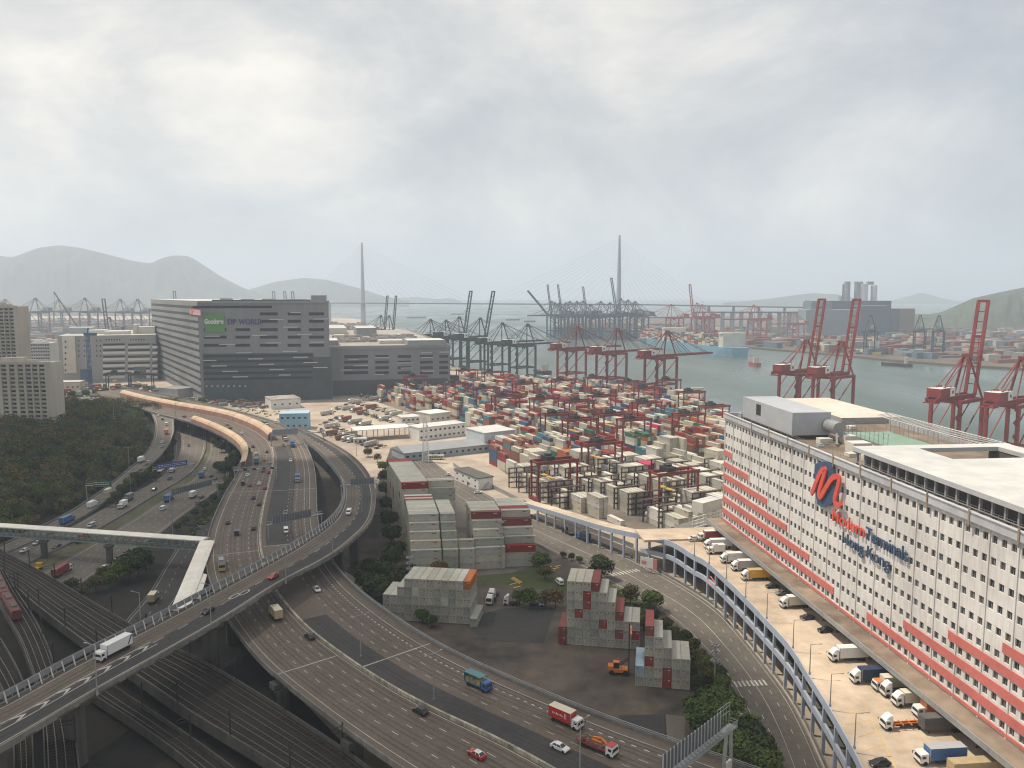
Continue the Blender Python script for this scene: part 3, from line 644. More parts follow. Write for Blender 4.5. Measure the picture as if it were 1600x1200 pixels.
def modern():
    t=thing('warehouse','long white warehouse with red stepped bands, small square windows and big rooftop sheds','warehouse',tuple(mt.A))
    m=MB(); mt.box(m,.4,mt.L,0,ZT-1.4,.45,54.5,0,1); m.build('core_wall',[WALLW,ROOFB],t)
    zc=lambda k:58.6-4.74*k
    wh=.86; m=MB(); r=MB()
    # spandrels between the rows
    edges=[ZT-.6]+[z for k in range(9) for z in (zc(k)+wh,zc(k)-wh)]+[13.0]
    for i in range(0,len(edges),2): mt.box(m,0,mt.L,edges[i+1],edges[i],0,.5)
    step=2.85; nb=int(mt.L/(3*step)); specs=[]
    for k in range(9):
        for b in range(nb+1):
            o=b*3*step+.15
            for j in range(3):
                s0=o+.62+j*step; mt.box(m,s0-(.62+.0 if j==0 else step-1.55),s0,zc(k)-wh,zc(k)+wh,.03,.46)
                specs.append((s0+.0,s0+1.55,zc(k)-wh+.02,zc(k)+wh-.02))
            mt.box(m,o+.62+2*step+1.55,o+3*step+.02,zc(k)-wh,zc(k)+wh,.03,.46)
    m.build('facade_wall',WALLW,t)
    m=MB()
    for b in range(nb+1): mt.box(m,b*3*step-.1,b*3*step+.35,13,ZT-1,-.22,0)
    m.build('pilasters',WALLW,t)
    window_set(mt,t,[q for q in specs if q[1]<mt.L-.2],WIN,depth=.1,w=.44)
    ends=[8.7,25.4,42.3,58.4,74.7,90.7]; starts={8:109.0,7:125.7,6:142.9,5:160.1}
    for i,e_ in enumerate(ends):
        k=i+3; b=MB(); mt.box(b,.0,e_,zc(k)+wh+.3,zc(k)+wh+2.4,-.26,-.02); b.build('red_band',REDB,t)
    for k,s_ in starts.items():
        b=MB(); mt.box(b,s_,mt.L,zc(k)+wh+.3,zc(k)+wh+2.4,-.26,-.02); b.build('red_band',REDB,t)
    b=MB(); mt.box(b,0,mt.L,18.9,19.6,-.3,-.02); b.build('red_band',REDB,t)
    # parapet and ledge
    m=MB(); mt.box(m,-.5,mt.L,ZT-1.9,ZT,-.8,-.24); mt.box(m,-.5,mt.L,ZT-.5,ZT+.12,-.8,.3); mt.box(m,-.5,.1,ZT-1.9,ZT,.3,54.5); mt.box(m,-.5,mt.L,ZT-1.9,ZT,54.51,55.0); m.build('roof_parapet',mat('parapet_lavender',(.36,.37,.40),.7,.0,.3,col2=(.52,.52,.53),scale2=.05),t)
    for k in range(12): m=MB(); mt.box(m,28+k*15,28.5+k*15,ZT-3.2,ZT+.9,-1.0,-.82); m.build('rain_pipe',mat('rust',(.30,.24,.18),.8,.3,1),t)
    # roof structures
    ZR=ZT-1.35
    m=MB(); mt.box(m,9,52,ZR+1.2,ZR+9,3.4,17); mt.box(m,9.5,51.5,ZR,ZR+1.2,3.8,16.6,1); mt.box(m,22,26,ZR+4,ZR+8,3.3,3.45,1)
    m.build('plant_room',[mat('plant_grey',(.33,.345,.37),.6,.0,.2,col2=(.42,.43,.45)),DARK],t)
    m=MB(); mt.box(m,-33,24,40,ZR+2.4,36,60,0,1); m.build('rear_wing',[GREYP,mat('roof_sand',(.44,.40,.34),.8,.0,.1,col2=(.60,.55,.48))],t)
    m=MB()
    for q in ((92,97,2.8,50),(112,mt.L,2.8,50),(97,112,2.8,20),(97,112,44,50)): mt.box(m,q[0],q[1]-.002,ZR+4.0,ZR+5.2,q[2],q[3]-.002,0,1)
    m.build('shed_roof',[mat('shed_fascia',(.42,.425,.43),.6,.1,.4),ROOFW],t)
    m=MB(); mt.box(m,93,mt.L,ZR,ZR+4.0-.01,6.5,19.8); mt.box(m,112.3,mt.L,ZR,ZR+3.98,19.9,49.5); mt.box(m,93,112.2,ZR,ZR+3.97,44.2,49.5)
    m.build('shed_wall',mat('shed_dark',(.10,.09,.08),.8,.3,.4),t)
    m=MB(); mt.box(m,93,mt.L,ZR+.8,ZR+1.0,3.3,3.5)
    for k in range(28): mt.box(m,93+k*4,93.5+k*4,ZR,ZR+4,3.6,4.2)
    m.build('shed_colonnade',GREYP,t)
    m=MB(); mt.box(m,94,111.8,ZR+.0,ZR+.05,21,43,0,0); m.build('light_well_floor',mat('court_wall',(.07,.07,.045),.9,.2,.4),t)
    for (a,w_,d_,h_) in ((128,30,4,1.6),(134,31,3,1.2),(140,28,8,3.2),(152,33,5,2),(150,24,3,1),(165,26,5,1.8)): m=MB(); mt.box(m,a,a+d_,ZR+5.2,ZR+5.2+h_,w_,w_+d_*.7,0,1); m.build('roof_unit',[GREYP,ROOFW],t)
    for (a,w_) in ((28,26),(33,33),(24,30),(38,24),(60,8),(80,7),(86,9),(56,12)): m=MB(); mt.box(m,a,a+3,ZR,ZR+random.uniform(.8,2),w_,w_+2.4,0,1); m.build('roof_unit',[CREAM,ROOFW],t)
    m=MB(); mt.box(m,58,62,ZR,ZR+2.5,17,21,0,1); m.build('roof_hut',[CREAM,ROOFW],t); m=MB(); mt.box(m,73,78,ZR,ZR+3.2,11,17,0,1); m.build('roof_hut',[CREAM,ROOFW],t)
    m=MB(); m.cyl(mt.pt(52.5,16,ZR+4.6),mt.pt(60,16,ZR+4.6),2.2,n=16); m.beam(mt.pt(58,16,ZR+4),mt.pt(66,12,ZR+.5),.6); m.build('air_duct',STEEL,t)
    m=MB(); mt.box(m,42,70,ZR+.02,ZR+.2,27,44); m.build('games_court',mat('court_green',(.20,.30,.235),.8,.15,.5),t)
    m=MB()
    for k in range(12):
        for w_ in (26.5,43.5): m.beam(mt.pt(41+k*2.7,w_,ZR),mt.pt(41+k*2.7,w_,ZR+4.6),.12)
    for w_ in (26.5,43.5):
        for z_ in (1.4,3,4.5): m.beam(mt.pt(41,w_,ZR+z_),mt.pt(71,w_,ZR+z_),.08)
    m.build('court_fence',STEEL,t)
    m=MB()
    for k in range(34): m.beam(mt.pt(24+k*1.9,50,ZR+3.2),mt.pt(25+k*1.9,54,ZR+4.2),.28)
    m.beam(mt.pt(24,50,ZR+3.1),mt.pt(88,50,ZR+3.1),.2); m.beam(mt.pt(25,54,ZR+4.2),mt.pt(89,54,ZR+4.2),.2)
    m.build('trellis',WHITE,t)
    m=MB()
    for k in range(46): m.beam(mt.pt(1+k*4.4,.9,ZT),mt.pt(1+k*4.4,.9,ZT+1.1),.07)
    for z_ in (.6,1.1): m.beam(mt.pt(1,.9,ZT+z_),mt.pt(203,.9,ZT+z_),.05)
    m.build('roof_railing',STEEL,t)
    for (a,w_,d_,z_) in ((3,4,3,1.8),(7,5,2,1.5),(66,5,2,.8),(70,18,3,1.4),(84,14,2,1.2)):
        m=MB(); mt.box(m,a,a+d_,ZR,ZR+z_,w_,w_+d_); m.cyl(mt.pt(a+d_/2,w_+d_/2,ZR+z_),mt.pt(a+d_/2,w_+d_/2,ZR+z_+.5),d_*.3); m.build('air_conditioner',GREYP,t)
    # canopy
    ce=P(1300,970,18.4); cw=abs((ce-mt.A).dot(mt.n)); 
    m=MB(); mt.box(m,-3,mt.L,17.8,18.5,-cw,0,0,1); m.build('loading_canopy',[GREYP,mat('canopy_top',(.13,.10,.075),.9,.0,.16,col2=(.30,.24,.18),scale2=.04)],t)
    m=MB(); mt.box(m,-3,mt.L,17.5,18.9,-cw-.35,-cw-.01); m.build('canopy_edge',STEEL,t)
    m=MB()
    for k in range(24): mt.box(m,3+k*8.5,3.7+k*8.5,13,17.8,-2.0,-1.2)
    m.build('canopy_columns',CONC,t)
    m=MB(); mt.box(m,0,mt.L,13.02,14.2,-1.1,-.05); m.build('loading_dock',CONCD,t)
    # logo and lettering
    LB=mat('logo_blue',(.045,.085,.16),.5,.15,.5); LR=mat('logo_red',(.66,.10,.07),.5,.12,.5)
    q=[(313,500),(345,488),(388,486),(420,510),(432,560),(446,722),(408,758),(352,766),(330,750),(320,705),(310,560)]
    pts=[mt.hit(1200+a/4,600+b/4) for a,b in q]; m=MB(); F0=[mt.pt(a,-1.1,z) for a,z in pts]; F1=[mt.pt(a,-.5,z) for a,z in pts]
    m.face(F0); m.face(F1[::-1])
    for i in range(len(pts)): j=(i+1)%len(pts); m.face([F0[i],F1[i],F1[j],F0[j]])
    lg=m.build('logo_panel',LB,t)
    q=[(300,688),(316,655),(335,605),(355,560),(372,536),(387,536),(384,560),(366,620),(350,672),(352,700),(364,698),(395,645),(425,598),(450,578),(470,580),(476,600),(466,650),(450,710),(452,742),(468,758),(492,744)]
    pts=crom([Vector((*mt.hit(1200+a/4,600+b/4),0)) for a,b in q],5); m=MB()
    rows=[]
    for i,p in enumerate(pts):
        a=pts[max(0,i-1)]; b=pts[min(len(pts)-1,i+1)]; d=(b-a).normalized(); nn=Vector((-d.y,d.x,0))*.82*(1 if 2<i<len(pts)-3 else .75)
        c1=p+nn; c2=p-nn; rows.append([mt.pt(c1.x,-1.75,c1.y),mt.pt(c2.x,-1.75,c2.y),mt.pt(c2.x,-1.2,c2.y),mt.pt(c1.x,-1.2,c1.y)])
    m.tube4(rows); m.build('logo_stroke',LR,t)
    s0,z0=mt.hit(1304,812); s1,z1=mt.hit(1354.5,836); s2,z2=mt.hit(1420,871)
    zb=(z0+z1)/2-.6
    text_mesh('Modern',mt,s0,zb,3.6,s1-s0-.2,.5,.3,LR,parent=t,bold=.005)
    text_mesh('Terminals',mt,s1+.6,zb,3.6,s2-s1,.5,.3,LB,parent=t,bold=.005)
    s0,z0=mt.hit(1320,843); s1,z1=mt.hit(1393,890); text_mesh('Hong',mt,s0,(z0+z1)/2-1.6,4.3,(s1-s0)*.47,.5,.3,LB,parent=t,bold=.005); text_mesh('Kong',mt,s0+(s1-s0)*.55,(z0+z1)/2-1.6,4.3,(s1-s0)*.45,.5,.3,LB,parent=t,bold=.005)
    return cw
CW=modern()
# ---------------------------------------------------------------- raised truck deck
def truck_deck():
    outer=[(1050,846,13.4),(1082,865,14),(1107,879,14),(1150,918,14),(1197,966,14),(1235,1008,14),(1262,1050,14),(1295,1101,14),(1332,1165,14),(1352,1205,14),(1385,1280,14)]
    ramp=[(812,783,7.2),(840,791,7.8),(867,799,8.5),(900,809,9.4),(937,820,10.4),(975,829,11.6),(1015,837,12.8)]
    edge=crom([P(*q) for q in ramp+outer],6)
    zt=lambda z:z-1.0     # deck surface is 1 m under the parapet top
    t=thing('truck_deck','raised two level concrete truck deck with blue grey parapets beside the white warehouse','deck',(edge[0].x,edge[0].y,0))
    split=len(ramp)*6
    inner=[]
    for i,p in enumerate(edge):
        a=edge[max(0,i-1)]; b=edge[min(len(edge)-1,i+1)]; d=(b-a); d.z=0; d.normalize(); n=Vector((-d.y,d.x,0)); 
        if n.y<0 and n.x<0: n=-n
        if n.x<0 and i>split: n=-n
        inner.append((p,d,n))
    # deck slab
    SURF=mat('deck_surface',(.34,.27,.20),.85,.0,.2,col2=(.58,.47,.355),scale2=.035)
    A=[p+Vector((0,0,-1.0)) for p,_,_ in inner]; B=[]
    for i,(p,d,n) in enumerate(inner):
        if i<split: B.append(p+n*8+Vector((0,0,-1.0)))
        else:
            s_=(p-mt.A).dot(mt.e); w0=(p-mt.A).dot(mt.n)
            B.append(mt.pt(max(s_,-8 if i<split+10 else s_),-.6,p.z-1.0))
    m=MB(); rows=[[a,b,b-Vector((0,0,.9)),a-Vector((0,0,.9))] for a,b in zip(A,B)]; m.tube4(rows); m.build('deck_slab',SURF,t)
    m=MB(); mt.box(m,-9,6,12.1,13.0-.01,-34,-.6); m.build('deck_end',SURF,t)
    def band(z0,z1,off,th,name,mm):
        m=MB(); m.tube4([[p-n*off+Vector((0,0,z0)),p-n*(off-th)+Vector((0,0,z0)),p-n*(off-th)+Vector((0,0,z1)),p-n*off+Vector((0,0,z1))] for p,d,n in inner]); m.build(name,mm,t)
    band(-2.1,0,.35,.34,'parapet',BLUEP)
    # columns and the lower level
    d=0; last=None; k=0; cols=[]
    acc=0
    for i in range(1,len(inner)):
        seg=(inner[i][0]-inner[i-1][0]).length; acc+=seg
        if acc>6.4: acc=0; cols.append(i)
    for i in cols:
        p,dd,n=inner[i]; a=math.atan2(dd.y,dd.x); zt_=p.z-2.1; m=MB(); m.box((p.x,p.y,0),(.75,.8,zt_),a); m.build('column',BLUEP,t)
        if i>split: q=p+n*8; m=MB(); m.box((q.x,q.y,0),(.8,.8,zt_),a); m.build('column',BLUEP,t)
    L=[x for x in inner[split-8:]]
    m=MB(); m.tube4([[p+n*(-.35)+Vector((0,0,-7.6)),p+n*.3+Vector((0,0,-7.6)),p+n*.3+Vector((0,0,-5.9)),p+n*(-.35)+Vector((0,0,-5.9))] for p,d_,n in L]); m.build('lower_parapet',BLUEP,t)
    m=MB(); m.tube4([[p+n*.3+Vector((0,0,-7.5)),p+n*26+Vector((0,0,-7.5)),p+n*26+Vector((0,0,-7.0)),p+n*.3+Vector((0,0,-7.0))] for p,d_,n in L[:-1]]); m.build('lower_deck',CONCD,t)
    # yellow bay lines
    m=MB(); Z=13.03
    for q in ((1322,1115,1352,1107),(1352,1107,1400,1200),(1320,1132,1360,1125),(1340,1152,1368,1143),(1352,1173,1378,1163),(1445,1085,1480,1084),(1420,1068,1470,1110),(1447,1110,1500,1150),(1330,960,1360,990),(1290,1022,1318,1050),(1455,1130,1510,1165)):
        a=P(q[0],q[1],Z); b=P(q[2],q[3],Z); u=(b-a).normalized(); x=Vector((-u.y,u.x,0))*.09; m.face([a-x,b-x,b+x,a+x])
    m.build('bay_lines',YPAINT,t)
    m=MB(); 
    for q in ((1104,906,1112,915),(1110,900,1118,912)):
        a=P(q[0],q[1],Z); b=P(q[2],q[3],Z); m.beam(a,b,.4,.02)
    m.build('red_arrows',REDB,t)
    return inner
DECK=truck_deck()
# white fenced ramp + kiosk at the left end of the deck
t=thing('open_ramp','small white framed ramp structure at the far end of the truck deck','ramp',tuple(P(1085,830,8)))
f=Fac(P(1083,829,9),P(1131,815,9)); m=MB()
for k in range(5): f.box(m,-.5,f.L,8.2+k*1.5,8.7+k*1.5,-.2,.2)
for k in range(7): f.box(m,k*f.L/6-.2,k*f.L/6+.2,0,14.8,-.25,.25)
m.build('railings',WHITE,t); m=MB(); f.box(m,0,f.L,7.4,8,.3,12); m.build('slab',CONC,t)
m=MB(); f.box(m,f.L*.35,f.L*.95,14.9,19.5,1,7,0,1); m.build('kiosk',[CREAM,ROOFW],t)
# ---------------------------------------------------------------- tall grey warehouse
GC=mat('cladding_grey',(.165,.172,.18),.6,.0,.15,col2=(.235,.24,.247),streak=True,scale2=.02)
GD=mat('cladding_dark',(.045,.058,.06),.6,.0,.1,col2=(.09,.102,.105),scale2=.02)
GL=mat('cladding_light',(.19,.195,.195),.6,.0,.15,col2=(.27,.275,.275),scale2=.02)
SLIT=mat('slit_dark',(.018,.02,.024),.5,.3,.5); STRIPW=mat('strip_white',(.5,.5,.49),.5,.08,1)
def grey_tower():
    c0=P(316,628,0); cr=P(517,624,0); cl=P(242,586,0); H=103.5
    t=thing('warehouse','very tall grey multi storey warehouse with white light strips and a green sign','warehouse',(c0.x,c0.y,0))
    fr=Fac(c0,cr); fl=Fac(cl,c0)
    back=cr+(cl-c0)
    m=MB(); m.prism([(c0.x,c0.y),(cr.x,cr.y),(back.x,back.y),(cl.x,cl.y)],0,H-3,0,1); m.build('wall',[GC,ROOFW],t)
    cc=(c0+cr+back+cl)/4
    m=MB(); m.prism([tuple((cc+(p-cc)*1.008)[:2]) for p in (c0,cr,back,cl)],H-3.0,H-.6,0,1); m.build('roof_edge',[GL,ROOFW],t)
    S=lambda x:300+x/7.06; Y=lambda y:470+y/7.06
    m=MB(); fr.pbox(m,S(118),Y(585),S(1340),Y(1120),-.4,-.02); m.build('dark_cladding',GD,t)
    m=MB(); fr.pbox(m,S(1340),Y(620),S(1535),Y(1110),-.3,-.02); m.build('dark_cladding',GD,t)
    for (a,b) in ((130,380),(480,640),(750,945),(1055,1200),(1290,1455)):
        for y in (128,210,303,385,475):
            if y<250 and a<500: continue
            m=MB(); fr.pbox(m,S(a),Y(y),S(b),Y(y+32),-.25,-.02); m.build('window_strip',SLIT,t)
    m=MB(); fr.pbox(m,S(0+5),Y(55),S(880),Y(82),-.25,-.02); m.build('window_strip',SLIT,t)
    for (x0,x1,y) in ((140,310,390),(665,830,380),(1005,1165,290),(1160,1320,370),(300,475,480),(820,985,465),(1300,1460,455),(490,660,573),(1000,1160,558),(125,270,658),(620,785,640),(1115,1280,622),(215,385,718),(738,905,700),(1230,1385,680),(335,505,778),(855,1020,758),(1340,1495,735),(450,620,838),(960,1090,818),(850,1010,205),(1085,1200,130),(1340,1500,200)):
        m=MB(); fr.pbox(m,S(x0),Y(y-4),S(x1),Y(y+5),-.8,-.42 if y>570 else -.02); m.build('light_strip',STRIPW,t)
    m=MB()
    for y in (600,660,725,790,850): fr.pbox(m,S(130),Y(y),S(1330),Y(y+18),-.5,-.4)
    m.build('floor_slots',SLIT,t)
    m=MB()
    for k in range(8): fr.pbox(m,S(150+k*61),Y(930),S(172+k*61),Y(952),-.55,-.4)
    fr.pbox(m,S(140),Y(968),S(620),Y(1010),-.5,-.41,1); m.build('low_windows',[STEEL,mat('green_glass',(.05,.09,.075),.4,.2,.2)],t)
    sg=MB(); fr.pbox(sg,S(140),Y(140),S(358),Y(345),-1.2,-.3); o=sg.build('green_sign',mat('sign_green',(.10,.28,.075),.6,.06,.3),t)
    a,z=fr.hit(S(142),Y(248)); b,_=fr.hit(S(350),Y(248)); text_mesh('Goodman',fr,a,z-.8,5.4,b-a,1.25,.3,WHITE,parent=t,bold=.05)
    SPU=mat('sign_purple',(.06,.05,.17),.5,.1,1); a,z=fr.hit(S(395),Y(262)); b,_=fr.hit(S(490),Y(262)); text_mesh('DP',fr,a,z,5.6,b-a,.1,.5,SPU,parent=t,bold=.03); a,z=fr.hit(S(515),Y(262)); b,_=fr.hit(S(775),Y(262)); text_mesh('WORLD',fr,a,z,5.6,b-a,.1,.5,SPU,parent=t,bold=.03)
    # left face: stacked floor bands
    n=13
    for k in range(n):
        z0=H-9-k*7.3; hh=4.2 if k<4 else 3.2
        if z0<4: break
        m=MB(); fl.box(m,0,fl.L,z0,z0+2.6,-.02,.1) ; m=MB(); fl.box(m,1,fl.L-2,z0,z0+2.8,-.3,-.02); m.build('window_strip',SLIT,t)
        if k>=3:
            m=MB()
            for j in range(46): fl.box(m,2+j*fl.L/46,2.8+j*fl.L/46,z0,z0+2.8,-.45,-.3)
            m.build('mullions',GL,t)
        m=MB(); fl.box(m,0,fl.L,z0+2.9,z0+7.1,-.7,-.02); m.build('floor_band',GL,t)
    m=MB(); fl.pbox(m,298,483,315,492,-1.4,-.8); m.build('red_white_sign',mat('sign_pink',(.6,.35,.34),.6,.2,1),t)
    a,z=fl.hit(299,491.5); text_mesh('DP',fl,a,z,7,22,1.42,.2,REDB,parent=t)
    # rooftop
    rf=[(489,508,461,483,28),(383,402,459.5,467,30)]
    fr2=Fac(c0,cr)
    m=MB(); a,_=fr2.hit(486,480); b,_=fr2.hit(508,480); fr2.box(m,a,b,H-4,H+5,2,26,0,1); m.build('stair_tower',[GC,ROOFW],t)
    m=MB()
    for (x0,x1,h,w) in ((340,352,1.5,30),(360,380,1.2,60),(400,420,1.6,40),(440,470,1.0,50),(300,318,2,140)):
        a,_=fr2.hit(x0,470); b,_=fr2.hit(x1,470); fr2.box(m,a,b,H-3,H-.3+h,w,w+14)
    m.build('roof_plant',GREYP,t)
    m=MB(); A_=c0.lerp(cr,.3); m.beam(fr2.pt(fr2.L*.1,3,H),fr2.pt(fr2.L*.86,3,H),.5,1.2); m.build('roof_rail',DARK,t)
grey_tower()
def low_terminal():
    a=P(512,544,52); b=P(703,541,52); t=thing('warehouse','lower grey warehouse with rooftop lorry park, right of the very tall one','warehouse',(a.x,a.y,0))
    f=Fac(a,b); m=MB(); f.box(m,0,f.L,0,52,0,430,0,1); m.build('wall',[GC,mat('roof_deck',(.24,.22,.19),.9,.0,.02,col2=(.42,.39,.35))],t)
    m=MB(); f.box(m,-.5,f.L+.5,50.5,54,-1,-.02); f.box(m,f.L+.01,f.L+.7,50.5,54,0,430); m.build('roof_parapet',GL,t)
    S=lambda x:400+x/4; Y=lambda y:360+y/4
    for (x0,x1) in ((550,700),(745,830),(885,970),(1025,1105),(1145,1200)):
        for y in (780,815,850,882):
            m=MB(); f.pbox(m,S(x0),Y(y),S(x1),Y(y+16),-.3,-.02); m.build('window_strip',SLIT,t)
    for (x0,x1,y) in ((740,830,795),(880,970,828),(905,970,860),(1030,1105,795),(1145,1210,760),(1030,1100,765),(575,640,808),(610,700,845),(530,600,872),(740,800,900),(1040,1110,880)):
        m=MB(); f.pbox(m,S(x0),Y(y-2),S(x1),Y(y+3),-.9,-.32); m.build('light_strip',STRIPW,t)
    m=MB(); f.pbox(m,S(480),Y(940),S(1200),Y(1060),-.35,-.02); m.build('dark_cladding',GD,t)
    for k,(x0,x1,w0,w1,h) in enumerate(((514,560,300,420,9),(576,616,250,330,11),(530,548,180,200,5),(640,700,20,60,6),(600,640,60,90,4),(515,530,40,90,6))):
        s0,_=f.hit(x0,540); s1,_=f.hit(x1,540); m=MB(); f.box(m,max(0,s0*1.0),min(f.L,s1),52,52+h,w0,w1,0,1); m.build('roof_building',[GL if k%2 else CREAM,ROOFW],t)
    m=MB()
    for k in range(150):
        s_=random.uniform(8,f.L*.85); w=random.choice((100,112,128,140,160,175,210,225))+random.uniform(0,3); 
        f.box(m,s_,s_+random.uniform(4,11),52,52+random.uniform(1.5,3.6),w,w+2.5)
    tag(m.build('rooftop_vehicles',mat('roof_clutter',(.12,.11,.10),.8,.0,.2,col2=(.55,.50,.44)),t),kind='stuff')
low_terminal()
def left_warehouse():
    a=P(94,599,0); b=P(246,594,0); f=Fac(a,b); t=thing('warehouse','older pale grey warehouse with white bands, left of the tall grey one','warehouse',(a.x,a.y,0))
    _,zt=f.hit(165,524)
    m=MB(); f.box(m,0,f.L,0,zt,0,160,0,1); m.build('wall',[mat('old_grey',(.27,.27,.26),.8,.0,.1,col2=(.36,.36,.35),streak=True),mat('old_roof',(.28,.28,.27),.8,.0,.03,col2=(.5,.49,.47))],t)
    m=MB(); f.pbox(m,97,526,117,583,-2,-.02); m.build('stair_tower',CREAM,t)
    for y in (532,541,550,559,568,577):
        m=MB(); f.pbox(m,101.5,y,104,y+3,-2.3,-2.05); m.build('window',SLIT,t)
    for (x0,x1) in ((161,195),(200,234),(238,246)):
        for y in (537,546,556,566,575,584):
            m=MB(); f.pbox(m,x0,y,x1,y+3.2,-.5,-.05); m.build('window_strip',SLIT,t)
            m=MB(); f.pbox(m,x0,y+3.4,x1,y+7,-.9,-.05); m.build('white_band',WHITE,t)
    for (x0,x1) in ((165,190),(203,228)):
        for k in range(6): m=MB(); f.pbox(m,x0+k*4.2,529.5,x0+k*4.2+2,532,-.3,-.02); m.build('vent_opening',SLIT,t)
    for x in (122,131,150,156):
        for y in (531,539,547,555): m=MB(); f.pbox(m,x,y,x+2,y+2.4,-.3,-.02); m.build('round_vent',SLIT,t)
    m=MB(); f.pbox(m,125,577,143,596,-.6,-.02); m.build('blue_panel',mat('panel_blue',(.07,.13,.21),.6,.15,.3),t)
    m=MB(); f.pbox(m,209,573,228,591,-.9,-.02); m.build('grey_door',mat('panel_slate',(.10,.13,.15),.6,.15,.3),t)
    for (x0,x1,w0,h) in ((94,135,60,8),(160,200,20,4),(206,240,30,9),(205,212,28,12),(130,160,40,5)):
        s0,_=f.hit(x0,540); s1,_=f.hit(x1,540); m=MB(); f.box(m,max(s0,.2),s1,zt,zt+h,w0,w0+25,0,1); m.build('roof_building',[mat('pale_blue_wall',(.32,.38,.40),.7,.12,.2) if x0==94 else CREAM,ROOFW],t)
left_warehouse()
AW=mat('apartment_cream',(.42,.38,.31),.8,.0,.2,col2=(.56,.51,.43),streak=True); AB=mat('apartment_blue_grey',(.34,.37,.41),.8,.12,.2)
def apartment(lab,x0,x1,ytop,D,depth,cols,side=None,rows=14,sp=3.05,w=2.2,base=8,AWm=AW):
    A=PD(x0,ytop,D); B=PD(x1,ytop,D+2); f=Fac(A,B); H=A.z; t=thing('apartment_block',lab,'apartment block',(A.x,A.y,base))
    m=MB(); f.box(m,0,f.L,base,H,.6,depth,0,1); m.build('wall',[AWm,ROOFW],t)
    m=MB(); edges=[]; specs=[]
    for k in range(rows):
        zc=H-2.3-k*sp
        if zc<base+1: break
        f.box(m,0,f.L,zc-1.75,zc-.75,.0,.62)
        for c in cols:
            s_=c*f.L; specs.append((s_-w/2,s_+w/2,zc-.72,zc+.75))
    for c in cols[:-1]:
        c2=cols[cols.index(c)+1]; f.box(m,c*f.L+w/2+.2,c2*f.L-w/2-.2,base,H,-.5,.62)
    f.box(m,0,cols[0]*f.L-w/2-.2,base,H,-.3,.62); f.box(m,cols[-1]*f.L+w/2+.2,f.L,base,H,-.3,.62); f.box(m,0,f.L,H-1.2,H+.8,-.6,.62)
    m.build('facade_wall',AWm,t)
    window_set(f,t,specs,GLASS,depth=.1,w=.58,frame=False)
    m=MB()
    for q in specs:
        if random.random()<.55: s_=q[0]+random.uniform(.1,1.1); f.box(m,s_,s_+.8,q[2]+.05,q[2]+.6,-.1,.5)
    m.build('air_conditioners',GREYP,t)
    m=MB(); f.box(m,f.L*.3,f.L*.6,H,H+3.5,4,10,0,1); f.box(m,f.L*.65,f.L*.78,H,H+2,3,7); m.build('roof_tank_room',[AWm,ROOFW],t)
    for z_ in range(0):pass
    return f,t
apartment('nearest cream apartment block with blue grey strips at the left edge by the wood',-40,79,567,575,16,[.05,.15,.26,.378,.487,.597,.70,.79,.88],rows=16,w=3.3)
apartment('tall cream apartment tower behind the nearer block, at the far left edge',-40,26,479,660,18,[.1,.25,.4,.50,.62,.74,.86],rows=20,sp=3.0,w=2.9)
apartment('small white office block with rows of square windows, right of the apartment blocks',39,77,536,860,20,[.06+i*.0985 for i in range(10)],rows=9,sp=3.6,w=1.9,base=0,AWm=WHITE)
# yard sheds and offices
def simple_block(name,lab,cat,p0,p1,h,depth,wall,roof,wins=0,z=0,gable=False,wh=1.4,floors=1,open_=False,door=False):
    A=P(*p0,z); B=P(*p1,z); f=Fac(A,B); t=thing(name,lab,cat,(A.x,A.y,z)); m=MB()
    if open_:
        for k in range(6):
            for w_ in (1,depth-1): f.box(m,k*(f.L-.6)/5,k*(f.L-.6)/5+.5,z,z+h-.6,w_,w_+.5)
        m.build('posts',wall,t)
    else: f.box(m,0,f.L,z,z+h,0,depth); m.build('wall',wall,t)
    m=MB()
    if gable:
        rows=[[f.pt(s_,-.6,z+h),f.pt(s_,depth+.6,z+h),f.pt(s_,depth/2,z+h+depth*.14)] for s_ in (-.6,f.L+.6)]
        m.tube4([r[::-1] for r in rows])
    else: f.box(m,-.4,f.L+.4,z+h+.01,z+h+.5,-.4,depth+.4)
    m.build('roof',roof,t)
    if wins:
        for k in range(wins):
            for q in range(floors):
                c=(k+.5)*f.L/wins; zc=z+h*(q+.5)/floors; m=MB(); f.box(m,c-.9,c+.9,zc-wh/2,zc+wh/2,-.1,-.01); m.build('window',GLASS,t)
    if door: m=MB(); f.box(m,f.L*.55,f.L*.55+1.4,z,z+2.4,-.1,-.01); m.build('door',DARK,t)
    return f,t
simple_block('canopy_shed','long open shed with bright white roof over the lorry lanes','shed',(556,690),(642,684),8,17,GREYP,WHITE,open_=True)
simple_block('office_block','two storey white office with rows of windows beside the open shed','office',(655,689),(727,680),9.5,16,WHITE,ROOFW,wins=10,floors=2)
simple_block('office_annex','small cream flat roofed annex behind the open shed','annex',(628,668),(656,666),8,14,CREAM,ROOFW,wins=4,floors=2)
simple_block('pavilion','cream flat roofed block with bright roof behind the two storey office','annex',(672,664),(704,660),9,20,CREAM,WHITE,wins=4)
simple_block('long_shed','long grey gable roofed shed with blue grey walls beside the lattice mast','shed',(632,721),(764,706),5.5,22,mat('shed_blue',(.30,.34,.36),.7,.12,.3),mat('shed_roof_grey',(.28,.29,.30),.7,.1,.1),wins=14,gable=True)
simple_block('boxy_shed','tall pale blue shed with dark open end beside the container stacks','shed',(728,697),(757,706),13,26,mat('pale_metal',(.46,.50,.52),.6,.1,.3),ROOFW)
